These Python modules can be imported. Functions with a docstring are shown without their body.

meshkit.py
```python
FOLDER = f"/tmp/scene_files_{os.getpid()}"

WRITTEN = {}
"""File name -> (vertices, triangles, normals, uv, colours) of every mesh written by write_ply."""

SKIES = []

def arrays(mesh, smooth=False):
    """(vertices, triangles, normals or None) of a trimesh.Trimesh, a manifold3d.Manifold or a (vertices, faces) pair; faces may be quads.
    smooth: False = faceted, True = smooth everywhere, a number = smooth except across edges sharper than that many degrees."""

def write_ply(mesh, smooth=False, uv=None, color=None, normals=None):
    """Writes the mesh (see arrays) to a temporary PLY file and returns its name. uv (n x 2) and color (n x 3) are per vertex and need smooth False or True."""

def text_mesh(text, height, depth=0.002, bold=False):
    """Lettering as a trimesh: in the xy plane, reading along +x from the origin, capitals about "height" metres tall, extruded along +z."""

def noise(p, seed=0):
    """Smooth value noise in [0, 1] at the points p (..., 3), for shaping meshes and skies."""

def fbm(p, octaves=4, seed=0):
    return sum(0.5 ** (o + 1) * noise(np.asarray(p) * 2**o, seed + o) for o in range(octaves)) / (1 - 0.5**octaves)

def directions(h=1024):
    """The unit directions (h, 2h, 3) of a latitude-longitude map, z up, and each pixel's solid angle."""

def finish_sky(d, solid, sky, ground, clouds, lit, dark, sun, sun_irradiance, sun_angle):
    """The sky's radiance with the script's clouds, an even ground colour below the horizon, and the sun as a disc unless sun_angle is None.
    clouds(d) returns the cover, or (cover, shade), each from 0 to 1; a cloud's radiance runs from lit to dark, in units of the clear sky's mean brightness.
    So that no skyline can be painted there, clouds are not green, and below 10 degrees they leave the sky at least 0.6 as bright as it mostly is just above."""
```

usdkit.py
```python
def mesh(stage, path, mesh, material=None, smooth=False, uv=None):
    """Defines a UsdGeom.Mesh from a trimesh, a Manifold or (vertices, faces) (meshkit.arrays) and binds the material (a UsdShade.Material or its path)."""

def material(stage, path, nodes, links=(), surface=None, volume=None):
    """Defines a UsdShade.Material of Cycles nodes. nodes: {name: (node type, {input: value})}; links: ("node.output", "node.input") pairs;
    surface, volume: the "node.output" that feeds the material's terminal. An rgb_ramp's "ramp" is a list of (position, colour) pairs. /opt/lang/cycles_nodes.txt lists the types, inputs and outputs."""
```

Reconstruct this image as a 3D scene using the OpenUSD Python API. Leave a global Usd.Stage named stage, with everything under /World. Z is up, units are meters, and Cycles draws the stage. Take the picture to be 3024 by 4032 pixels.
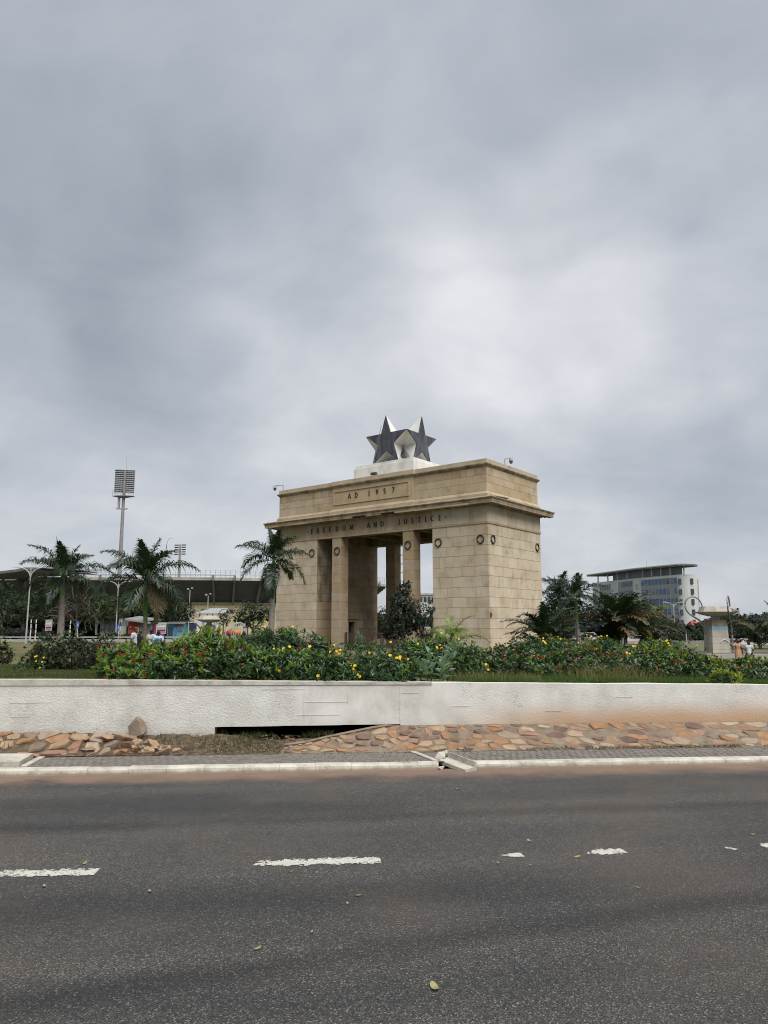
import math, random
import numpy as np, trimesh, usdkit, meshkit
import manifold3d as m3
import shapely.geometry as sg, shapely.affinity as sa
from shapely.ops import unary_union
from scipy.spatial import Voronoi
from pxr import Usd, UsdGeom, UsdLux, UsdShade, Gf, Sdf

stage = Usd.Stage.CreateInMemory()
UsdGeom.SetStageUpAxis(stage, 'Z')
UsdGeom.SetStageMetersPerUnit(stage, 1.0)
UsdGeom.Xform.Define(stage, '/World')
UsdGeom.Scope.Define(stage, '/World/Looks')
rng = np.random.default_rng(7)
PI = math.pi

# ------------------------------------------------------------------ camera, sky, sun, exposure
FPX, PITCH, CAMZ = 2925.0, 0.15335, 2.0          # focal length in pixels of the 3024 x 4032 photograph
cam = UsdGeom.Camera.Define(stage, '/World/camera')
cam.CreateHorizontalApertureAttr(36.0)
cam.CreateVerticalApertureAttr(48.0)
cam.CreateFocalLengthAttr(36.0 * FPX / 3024)
cam.CreateClippingRangeAttr((0.1, 20000.0))
cam.AddTranslateOp().Set(Gf.Vec3d(0, 0, CAMZ))
cam.AddRotateXOp().Set(90 + math.degrees(PITCH))
cam.CreateExposureAttr(1.85)

SUN_EL, SUN_AZ = math.radians(58), math.radians(152)     # azimuth from +y towards +x
sun_dir = np.array([math.cos(SUN_EL) * math.sin(SUN_AZ), math.cos(SUN_EL) * math.cos(SUN_AZ), math.sin(SUN_EL)])
sun = UsdLux.DistantLight.Define(stage, '/World/sun')
sun.CreateIntensityAttr(0.40)
sun.CreateAngleAttr(60.0)
sun.CreateNormalizeAttr(True)
sun.CreateColorAttr(Gf.Vec3f(1.0, 0.965, 0.91))
q = Gf.Rotation(Gf.Vec3d(0, 0, 1), Gf.Vec3d(*map(float, sun_dir))).GetQuat()
sun.AddOrientOp(UsdGeom.XformOp.PrecisionDouble).Set(Gf.Quatd(q))


def pixel_ray(u, v):
    """direction of the ray through pixel (u, v) of the photograph"""
    x, y = (u - 1512) / FPX, (2016 - v) / FPX
    c, s = math.cos(PITCH), math.sin(PITCH)
    return np.array([x, c - y * s, s + y * c])


def sky_material():
    n, l = {}, []
    n['tc'] = ('texture_coordinate', {})
    D = 'tc.generated'
    # direction projected on a cloud layer, so that clouds flatten towards the horizon
    n['sep'] = ('separate_xyz', {}); l.append((D, 'sep.vector'))
    n['zz'] = ('math', {'math_type': 'add', 'value2': 0.42}); n['za'] = ('math', {'math_type': 'maximum', 'value2': 0.0})
    l += [('sep.z', 'za.value1'), ('za.value', 'zz.value1')]
    n['inv'] = ('math', {'math_type': 'divide', 'value1': 1.0}); l.append(('zz.value', 'inv.value2'))
    n['pl'] = ('vector_math', {'math_type': 'scale'}); l += [(D, 'pl.vector1'), ('inv.value', 'pl.scale')]
    n['nz'] = ('noise_texture', {'scale': 1.5, 'detail': 5.0, 'roughness': 0.5, 'distortion': 0.35})
    l.append(('pl.vector', 'nz.vector'))
    n['pm'] = ('mapping', {'scale': (1.0, 1.15, 1.0), 'rotation': (0, 0, 0.5)}); l.append(('pl.vector', 'pm.vector'))
    n['nb'] = ('noise_texture', {'scale': 3.0, 'detail': 6.0, 'roughness': 0.52, 'distortion': 0.5})
    l.append(('pm.vector', 'nb.vector'))
    n['nd'] = ('noise_texture', {'scale': 7.0, 'detail': 5.0, 'roughness': 0.55, 'distortion': 0.6})
    l.append(('pm.vector', 'nd.vector'))
    # warped direction for the large soft masses of cloud
    n['wn'] = ('noise_texture', {'scale': 2.2, 'detail': 3.0, 'roughness': 0.5}); l.append((D, 'wn.vector'))
    n['wc'] = ('vector_math', {'math_type': 'subtract', 'vector2': (0.5, 0.5, 0.5)}); l.append(('wn.color', 'wc.vector1'))
    n['ws'] = ('vector_math', {'math_type': 'multiply_add', 'vector2': (0.38, 0.38, 0.38)})
    l += [('wc.vector', 'ws.vector1'), (D, 'ws.vector3')]
    n['wd'] = ('vector_math', {'math_type': 'normalize'}); l.append(('ws.vector', 'wd.vector1'))
    masses = SKY_MASSES
    acc = None
    for i, (u, v, rad, amp) in enumerate(masses):
        d = pixel_ray(u, v); d = d / np.linalg.norm(d)
        n[f'd{i}'] = ('vector_math', {'math_type': 'dot_product', 'vector2': tuple(d)}); l.append(('wd.vector', f'd{i}.vector1'))
        n[f'm{i}'] = ('map_range', {'range_type': 'smootherstep', 'from_min': math.cos(math.radians(rad)), 'from_max': 1.0, 'to_min': 0.0, 'to_max': amp, 'clamp': True})
        l.append((f'd{i}.value', f'm{i}.value'))
        if acc is None:
            acc = f'm{i}.result'
        else:
            n[f'a{i}'] = ('math', {'math_type': 'add'}); l += [(acc, f'a{i}.value1'), (f'm{i}.result', f'a{i}.value2')]
            acc = f'a{i}.value'
    n['n1'] = ('math', {'math_type': 'multiply_add', 'value2': 0.56, 'value3': -0.045}); l.append(('nz.fac', 'n1.value1'))
    n['n3'] = ('math', {'math_type': 'multiply_add', 'value2': 0.50}); l += [('nb.fac', 'n3.value1'), ('n1.value', 'n3.value3')]
    n['n2'] = ('math', {'math_type': 'multiply_add', 'value2': 0.17}); l += [('nd.fac', 'n2.value1'), ('n3.value', 'n2.value3')]
    n['sum'] = ('math', {'math_type': 'add'}); l += [('n2.value', 'sum.value1'), (acc, 'sum.value2')]
    n['ramp'] = ('rgb_ramp', {'ramp': SKY_RAMP}); l.append(('sum.value', 'ramp.fac'))
    n['gain'] = ('mix', {'mix_type': 'multiply', 'fac': 1.0, 'color2': (SKY_GAIN,) * 3}); l.append(('ramp.color', 'gain.color1'))
    n['sky'] = ('sky_texture', {'sky_type': 'single_scattering', 'sun_disc': False, 'sun_elevation': SUN_EL, 'sun_rotation': SUN_AZ})
    n['cov'] = ('mix', {'mix_type': 'mix', 'fac': 0.985}); l += [('sky.color', 'cov.color1'), ('gain.color', 'cov.color2')]
    n['bg'] = ('background_shader', {'strength': 0.1}); l.append(('cov.color', 'bg.color'))
    return usdkit.material(stage, '/World/Looks/sky', n, l, surface='bg.background')


# the large masses of cloud: (u, v) in the photograph, angular radius, lift in brightness
SKY_MASSES = [(2100, 1230, 13, 0.22), (1400, 1480, 16, 0.11), (2550, 1080, 13, 0.10), (1650, 2350, 26, 0.17), (300, 2420, 18, 0.13), (2700, 2450, 14, 0.08),
              (480, 900, 20, -0.155), (900, 1050, 14, -0.08), (2500, 560, 16, -0.11), (350, 2000, 9, -0.08), (2780, 2040, 10, -0.12),
              (150, 250, 15, 0.09), (1500, 650, 12, -0.03), (60, 1500, 9, 0.08), (2700, 1600, 12, 0.06)]
SKY_RAMP = [(0.0, (0.222, 0.260, 0.308)), (0.33, (0.298, 0.340, 0.394)), (0.6, (0.440, 0.476, 0.532)), (0.8, (0.585, 0.606, 0.646)), (1.0, (0.75, 0.763, 0.795))]
SKY_GAIN = 2.9
dome = UsdLux.DomeLight.Define(stage, '/World/sky')
dome.CreateIntensityAttr(1.0)
UsdShade.MaterialBindingAPI.Apply(dome.GetPrim()).Bind(sky_material())

# ------------------------------------------------------------------ placing by the photograph's geometry
CAM = np.array([0, 0, CAMZ])
def at(u, v, Y):
    d = pixel_ray(u, v); return CAM + d * (Y / d[1])
def atz(u, v, z):
    d = pixel_ray(u, v); return CAM + d * ((z - CAMZ) / d[2])
def proj(P):
    P = np.asarray(P, float) - CAM; c, s = math.cos(PITCH), math.sin(PITCH)
    fw, up = P[1] * c + P[2] * s, -P[1] * s + P[2] * c
    return 1512 + FPX * P[0] / fw, 2016 - FPX * up / fw

# the road's frame: s along the kerb (to the right), t away from the road
_a, _b = atz(0, 3058, 0), atz(3024, 3007, 0)
ROAD_E = (_b - _a) / np.linalg.norm(_b - _a)
ROAD_N = np.array([-ROAD_E[1], ROAD_E[0], 0])
ROAD_O = _a + ROAD_E * (-_a[0] / ROAD_E[0])
ROAD_ANG = math.degrees(math.atan2(ROAD_E[1], ROAD_E[0]))
def W(s, t, z=0.0):
    s, t, z = np.broadcast_arrays(np.asarray(s, float), t, z)
    return ROAD_O + s[..., None] * ROAD_E + t[..., None] * ROAD_N + z[..., None] * np.array([0, 0, 1.0])
def st(P):
    d = np.asarray(P) - ROAD_O; return d @ ROAD_E, d @ ROAD_N
def at_t(u, v, t):
    d = pixel_ray(u, v); k = (ROAD_O + ROAD_N * t - CAM) @ ROAD_N / (d @ ROAD_N); P = CAM + d * k
    return (P - ROAD_O) @ ROAD_E, P[2]
def smooth(x):
    x = np.clip(x, 0, 1); return x * x * (3 - 2 * x)
def wall_top(s):
    return 1.10 - 0.0125 * s
def terrain(x, y):
    x, y = np.asarray(x, float), np.asarray(y, float)
    s = (x - ROAD_O[0]) * ROAD_E[0] + (y - ROAD_O[1]) * ROAD_E[1]
    t = (x - ROAD_O[0]) * ROAD_N[0] + (y - ROAD_O[1]) * ROAD_N[1]
    z = np.interp(t, [0, 1.8, 4.5, 14, 30, 90, 105, 130], [1.05, 1.05, 1.0, 0.62, 0.12, 0.08, -0.02, -0.02])
    z = z - 0.0125 * np.clip(s, -12, 12) * smooth(1 - t / 20)
    z = z - 0.5 * smooth((x - 4) / 16) * smooth((t - 8) / 22) * smooth((125 - t) / 30)
    return z

# ------------------------------------------------------------------ prims
USED = {}
def uniq(path):
    n = USED.get(path, 0); USED[path] = n + 1
    return path if n == 0 else f'{path}_{n:03d}'
class T:
    def __init__(self, prim): self.prim, self.path = prim, str(prim.GetPath())
def tag(prim, label=None, cat=None, group=None, kind=None):
    for k, v in (('label', label), ('category', cat), ('group', group), ('kind', kind)):
        if v: prim.SetCustomDataByKey(k, v)
def thing(name, label, cat, loc=(0, 0, 0), rz=0.0, group=None, kind=None):
    x = UsdGeom.Xform.Define(stage, uniq('/World/' + name))
    if any(loc): x.AddTranslateOp().Set(Gf.Vec3d(*map(float, loc)))
    if rz: x.AddRotateZOp().Set(float(rz))
    tag(x.GetPrim(), label, cat, group, kind)
    return T(x.GetPrim())
def part(parent, name, mesh, mat, smooth=False, label=None, kind=None):
    if isinstance(mesh, MB): mesh = mesh.get()
    m = usdkit.mesh(stage, uniq(parent.path + '/' + name), mesh, mat, smooth=smooth)
    tag(m.GetPrim(), label, None, None, kind)
    return T(m.GetPrim())
def solo(name, mesh, mat, label=None, cat=None, group=None, kind=None, smooth=False, loc=None, rz=0):
    if isinstance(mesh, MB): mesh = mesh.get()
    m = usdkit.mesh(stage, uniq('/World/' + name), mesh, mat, smooth=smooth)
    if loc is not None: m.AddTranslateOp().Set(Gf.Vec3d(*map(float, loc)))
    if rz: m.AddRotateZOp().Set(float(rz))
    tag(m.GetPrim(), label, cat, group, kind)
    return T(m.GetPrim())
def copy_of(src, name, label, cat, loc, rz=0, group=None, scale=None):
    x = UsdGeom.Xform.Define(stage, uniq('/World/' + name))
    p = x.GetPrim(); p.GetReferences().AddInternalReference(Sdf.Path(src.path))
    x.SetXformOpOrder([])
    x.AddTranslateOp(opSuffix='place').Set(Gf.Vec3d(*map(float, loc)))
    if rz: x.AddRotateZOp(opSuffix='place').Set(float(rz))
    if scale: x.AddScaleOp(opSuffix='place').Set(Gf.Vec3f(*(float(scale),) * 3))
    p.SetInstanceable(True)
    tag(p, label, cat, group)
    return T(p)

# ------------------------------------------------------------------ mesh building
class MB:
    def __init__(self): self.v, self.f, self.n = [], [], 0
    def add(self, v, f):
        v, f = np.asarray(v, float), np.asarray(f, int)
        if f.shape[1] == 4: f = np.vstack([f[:, [0, 1, 2]], f[:, [0, 2, 3]]])
        self.v.append(v); self.f.append(f + self.n); self.n += len(v); return self
    def mesh(self, m):
        v, f, _ = meshkit.arrays(m); return self.add(v, f)
    def box(self, x0, x1, y0, y1, z0, z1, M=None):
        v = np.array([[x, y, z] for z in (z0, z1) for y in (y0, y1) for x in (x0, x1)], float)
        if M is not None: v = M(v)
        return self.add(v, [[0, 2, 3, 1], [4, 5, 7, 6], [0, 1, 5, 4], [2, 6, 7, 3], [0, 4, 6, 2], [1, 3, 7, 5]])
    def bar(self, a, b, w, h=None, up=(0, 0, 1)):
        a, b = np.asarray(a, float), np.asarray(b, float); h = h or w
        d = (b - a) / np.linalg.norm(b - a); up = np.asarray(up, float)
        if abs(d @ up) > .98: up = np.array([1.0, 0, 0])
        s = np.cross(d, up); s /= np.linalg.norm(s); k = np.cross(s, d)
        v = np.array([p + s * w / 2 * i + k * h / 2 * j for p in (a, b) for j in (-1, 1) for i in (-1, 1)])
        return self.add(v, [[0, 2, 3, 1], [4, 5, 7, 6], [0, 1, 5, 4], [2, 6, 7, 3], [0, 4, 6, 2], [1, 3, 7, 5]])
    def tube(self, pts, radii, sides=8, cap=True):
        p = np.asarray(pts, float); r = np.broadcast_to(np.asarray(radii, float), (len(p),))
        t = np.gradient(p, axis=0); t /= np.linalg.norm(t, axis=1, keepdims=True) + 1e-12
        ref = np.array([0, 0, 1.0]) if abs(t[:, 2]).mean() < .85 else np.array([1.0, 0, 0])
        a = np.cross(t, ref); a /= np.linalg.norm(a, axis=1, keepdims=True) + 1e-12
        b = np.cross(t, a); ang = np.arange(sides) * 2 * PI / sides
        v = (p[:, None] + r[:, None, None] * (np.cos(ang)[None, :, None] * a[:, None] + np.sin(ang)[None, :, None] * b[:, None])).reshape(-1, 3)
        i, j = np.meshgrid(np.arange(len(p) - 1), np.arange(sides), indexing='ij'); j2 = (j + 1) % sides
        f = np.stack([i * sides + j, i * sides + j2, (i + 1) * sides + j2, (i + 1) * sides + j], -1).reshape(-1, 4)
        f = np.vstack([f[:, [0, 1, 2]], f[:, [0, 2, 3]]])[:, ::-1]
        if cap:
            k = len(v); v = np.vstack([v, p[:1], p[-1:]]); jj = np.arange(sides); o = (len(p) - 1) * sides
            f = np.vstack([f, np.stack([np.full(sides, k), (jj + 1) % sides, jj], 1)[:, ::-1], np.stack([np.full(sides, k + 1), o + jj, o + (jj + 1) % sides], 1)[:, ::-1]])
        return self.add(v, f)
    def prism(self, poly, z0, z1, M=None):
        """a 2-D outline (shapely polygon or points) extruded along the third axis; M maps (a, b, h) to space"""
        poly = poly if hasattr(poly, 'exterior') else sg.Polygon(poly)
        m = trimesh.creation.extrude_polygon(poly, z1 - z0, engine='earcut'); v = np.array(m.vertices); v[:, 2] += z0
        if M is not None: v = M(v)
        return self.add(v, m.faces)
    def lathe(self, prof, n=24, M=None):
        """profile of (radius, z)"""
        prof = np.asarray(prof, float); a = np.arange(n) * 2 * PI / n
        v = np.stack([prof[:, None, 0] * np.cos(a), prof[:, None, 0] * np.sin(a), np.repeat(prof[:, 1:2], n, 1)], -1).reshape(-1, 3)
        i, j = np.meshgrid(np.arange(len(prof) - 1), np.arange(n), indexing='ij'); j2 = (j + 1) % n
        f = np.stack([i * n + j, i * n + j2, (i + 1) * n + j2, (i + 1) * n + j], -1).reshape(-1, 4)
        if M is not None: v = M(v)
        return self.add(v, f)
    def frustum(self, r0, z0, r1, z1):
        """r = (x0, x1, y0, y1)"""
        v = [[r[0 + i], r[2 + j], z] for r, z in ((r0, z0), (r1, z1)) for j in (0, 1) for i in (0, 1)]
        return self.add(v, [[0, 2, 3, 1], [4, 5, 7, 6], [0, 1, 5, 4], [2, 6, 7, 3], [0, 4, 6, 2], [1, 3, 7, 5]])
    def get(self): return (np.vstack(self.v), np.vstack(self.f))

def chamfer_box(x0, x1, y0, y1, z0, z1, b):
    pts = []
    for sx, X in ((1, x0), (-1, x1)):
        for sy, Y in ((1, y0), (-1, y1)):
            for sz, Z in ((1, z0), (-1, z1)):
                pts += [(X + sx * b, Y + sy * b, Z), (X + sx * b, Y, Z + sz * b), (X, Y + sy * b, Z + sz * b)]
    return trimesh.convex.convex_hull(np.array(pts))
def rock(rx, ry, rz, r, n=16):
    p = r.normal(size=(n, 3)); p /= np.linalg.norm(p, axis=1, keepdims=True); p *= r.uniform(.78, 1.1, (n, 1))
    return trimesh.convex.convex_hull(p * [rx, ry, rz])
def rotz(v, deg):
    a = math.radians(deg); c, s = math.cos(a), math.sin(a); v = np.asarray(v, float)
    return np.stack([v[:, 0] * c - v[:, 1] * s, v[:, 0] * s + v[:, 1] * c, v[:, 2]], 1)
def unit(v): 
    v = np.asarray(v, float); return v / (np.linalg.norm(v, axis=-1, keepdims=True) + 1e-12)

# ------------------------------------------------------------------ materials
MATS = {}
def mat(name, cols, scale=4.0, rough=0.8, bump=0.0, bscale=None, detail=5.0, vary=0.0, stretch=(1, 1, 1), spec=0.3, metal=0.0, local=False, nrough=0.55, bdist=0.02):
    """noise between colours (in the thing's own surface), fine relief, and a small difference from object to object"""
    n = {'p': ('principled_bsdf', {'roughness': rough, 'specular_ior_level': spec, 'metallic': metal})}; l = []
    if local: n['g'] = ('texture_coordinate', {}); src = 'g.object'
    else: n['g'] = ('geometry', {}); src = 'g.position'
    n['mp'] = ('mapping', {'scale': tuple(float(x) for x in stretch)}); l.append((src, 'mp.vector'))
    n['nz'] = ('noise_texture', {'scale': scale, 'detail': detail, 'roughness': nrough}); l.append(('mp.vector', 'nz.vector'))
    k = len(cols); pos = np.linspace(0.3, 0.7, k) if k > 1 else [0.5]
    n['r'] = ('rgb_ramp', {'ramp': [(float(a), c) for a, c in zip(pos, cols)] if k > 1 else [(0, cols[0]), (1, cols[0])]}); l.append(('nz.fac', 'r.fac'))
    out = 'r.color'
    if vary:
        n['oi'] = ('object_info', {})
        n['vr'] = ('map_range', {'to_min': 1 - vary, 'to_max': 1 + vary}); l.append(('oi.random', 'vr.value'))
        n['hs'] = ('hsv', {}); l += [('vr.result', 'hs.value'), (out, 'hs.color')]; out = 'hs.color'
    l.append((out, 'p.base_color'))
    if bump:
        n['nb'] = ('noise_texture', {'scale': bscale or scale * 6, 'detail': 4.0, 'roughness': 0.6}); l.append((src, 'nb.vector'))
        n['b'] = ('bump', {'strength': bump, 'distance': bdist}); l += [('nb.fac', 'b.height'), ('b.normal', 'p.normal')]
    MATS[name] = usdkit.material(stage, '/World/Looks/' + name, n, l, surface='p.BSDF')
    return MATS[name]

def leaf_mat(name, dark, light, scale=3.0, trans=0.3, rough=0.42, spec=0.4, hue=0.0):
    """leaves: tone changes from clump to clump and from leaf to leaf, some light passes through"""
    n = {'g': ('geometry', {}), 'nz': ('noise_texture', {'scale': scale, 'detail': 3.0}), 'p': ('principled_bsdf', {'roughness': rough, 'specular_ior_level': spec}),
         't': ('translucent_bsdf', {}), 'm': ('mix_closure', {'fac': trans}),
         'ad': ('math', {'math_type': 'multiply_add', 'value2': 0.55}), 'sc': ('math', {'math_type': 'multiply', 'value2': 0.45}),
         'r': ('rgb_ramp', {'ramp': [(0.25, dark), (0.75, light)]}), 'tb': ('mix', {'mix_type': 'multiply', 'fac': 1.0, 'color2': (1.5, 1.5, 0.7)})}
    l = [('g.position', 'nz.vector'), ('g.random_per_island', 'sc.value1'), ('nz.fac', 'ad.value1'), ('sc.value', 'ad.value3'), ('ad.value', 'r.fac'),
         ('r.color', 'p.base_color'), ('r.color', 'tb.color1'), ('tb.color', 't.color'), ('p.BSDF', 'm.closure1'), ('t.BSDF', 'm.closure2')]
    MATS[name] = usdkit.material(stage, '/World/Looks/' + name, n, l, surface='m.closure')
    return MATS[name]
def glass_mat(name, col, rough=0.08):
    n = {'p': ('principled_bsdf', {'base_color': col, 'roughness': rough, 'specular_ior_level': 0.6})}
    MATS[name] = usdkit.material(stage, '/World/Looks/' + name, n, [], surface='p.BSDF'); return MATS[name]

# ------------------------------------------------------------------ the materials of the place
def asphalt_material():
    n = {'g': ('geometry', {}), 'p': ('principled_bsdf', {'roughness': 0.82, 'specular_ior_level': 0.35})}; l = []
    n['sx'] = ('separate_xyz', {})
    n['rot'] = ('mapping', {'rotation': (0, 0, -math.radians(ROAD_ANG)), 'location': (0, 0, 0)}); l.append(('g.position', 'rot.vector'))
    # aggregate: pale and dark chips in tar
    n['v'] = ('voronoi_texture', {'scale': 125.0, 'feature': 'f1'}); l.append(('g.position', 'v.vector'))
    n['vs'] = ('separate_color', {}); l.append(('v.color', 'vs.color'))
    n['chip'] = ('rgb_ramp', {'ramp': [(0, (0.015, 0.015, 0.0155)), (0.42, (0.032, 0.0315, 0.0312)), (0.75, (0.055, 0.0535, 0.052)), (0.92, (0.085, 0.082, 0.078)), (1, (0.21, 0.202, 0.186))]}); l.append(('vs.r', 'chip.fac'))
    # worn lanes along the road and broad patches
    n['pm'] = ('mapping', {'scale': (0.16, 1.0, 1.0)}); l.append(('rot.vector', 'pm.vector'))
    n['pn'] = ('noise_texture', {'scale': 0.95, 'detail': 5.0, 'roughness': 0.55}); l.append(('pm.vector', 'pn.vector'))
    n['pr'] = ('rgb_ramp', {'ramp': [(0.32, (0.62, 0.62, 0.63)), (0.5, (0.93, 0.92, 0.91)), (0.68, (1.34, 1.27, 1.19))]}); l.append(('pn.fac', 'pr.fac'))
    n['c1'] = ('mix', {'mix_type': 'multiply', 'fac': 1.0}); l += [('chip.color', 'c1.color1'), ('pr.color', 'c1.color2')]
    # red-brown dust by the kerb
    n['ry'] = ('separate_xyz', {}); l.append(('rot.vector', 'ry.vector'))
    y0 = (ROAD_O @ ROAD_N)
    n['dn'] = ('noise_texture', {'scale': 1.7, 'detail': 5.0, 'roughness': 0.6}); l.append(('g.position', 'dn.vector'))
    n['dj'] = ('math', {'math_type': 'multiply_add', 'value2': 1.1}); l += [('dn.fac', 'dj.value1'), ('ry.y', 'dj.value3')]
    n['d1'] = ('map_range', {'from_min': y0 + 0.55 - 0.85, 'from_max': y0 + 0.55 - 0.06, 'to_min': 0.0, 'to_max': 0.8, 'clamp': True, 'range_type': 'smoothstep'}); l.append(('dj.value', 'd1.value'))
    n['dust'] = ('mix', {'color2': (0.21, 0.135, 0.095)}); l += [('c1.color', 'dust.color1'), ('d1.result', 'dust.fac')]
    # a thin dusting in the middle of the lane (left)
    n['d2n'] = ('noise_texture', {'scale': 0.5, 'detail': 4.0}); l.append(('rot.vector', 'd2n.vector'))
    n['d2'] = ('map_range', {'from_min': 0.47, 'from_max': 0.72, 'to_min': 0, 'to_max': 0.34, 'clamp': True}); l.append(('d2n.fac', 'd2.value'))
    n['dust2'] = ('mix', {'color2': (0.115, 0.085, 0.066)}); l += [('dust.color', 'dust2.color1'), ('d2.result', 'dust2.fac')]
    # dark tyre and oil streaks: (point on the streak, heading, half width, length, strength)
    out = 'dust2.color'
    for i, (A, B, w, k) in enumerate(STREAKS):
        A, B = np.array(A), np.array(B); d = (B - A) / np.linalg.norm(B - A); nn = np.array([-d[1], d[0], 0.0])
        n[f's{i}w'] = ('noise_texture', {'scale': 0.8, 'detail': 2.0}); l.append(('g.position', f's{i}w.vector'))
        n[f's{i}d'] = ('vector_math', {'math_type': 'dot_product', 'vector2': tuple(nn)}); l.append(('g.position', f's{i}d.vector1'))
        n[f's{i}j'] = ('math', {'math_type': 'multiply_add', 'value2': 0.35, 'value3': -float(A @ nn) - 0.175}); l.append((f's{i}w.fac', f's{i}j.value1'))
        n[f's{i}s'] = ('math', {'math_type': 'add'}); l += [(f's{i}d.value', f's{i}s.value1'), (f's{i}j.value', f's{i}s.value2')]
        n[f's{i}a'] = ('math', {'math_type': 'absolute'}); l.append((f's{i}s.value', f's{i}a.value1'))
        n[f's{i}m'] = ('map_range', {'from_min': 0.0, 'from_max': w, 'to_min': k, 'to_max': 0.0, 'clamp': True, 'range_type': 'smoothstep'}); l.append((f's{i}a.value', f's{i}m.value'))
        n[f's{i}c'] = ('mix', {'mix_type': 'multiply', 'color2': (0.36, 0.36, 0.39)}); l += [(f's{i}m.result', f's{i}c.fac'), (out, f's{i}c.color1')]
        out = f's{i}c.color'
    l.append((out, 'p.base_color'))
    n['bn'] = ('bump', {'strength': 0.9, 'distance': 0.008}); l += [('v.distance', 'bn.height'), ('bn.normal', 'p.normal')]
    n['rr'] = ('map_range', {'to_min': 0.62, 'to_max': 0.95}); l += [('pn.fac', 'rr.value'), ('rr.result', 'p.roughness')]
    return usdkit.material(stage, '/World/Looks/asphalt', n, l, surface='p.BSDF')
STREAKS = [(atz(0, 3950, 0), atz(3024, 3520, 0), 0.26, 0.62), (atz(900, 3235, 0), atz(3024, 3165, 0), 0.30, 0.5), (atz(0, 3600, 0), atz(3024, 3440, 0), 0.5, 0.35)]
MATS['asphalt'] = asphalt_material()

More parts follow.
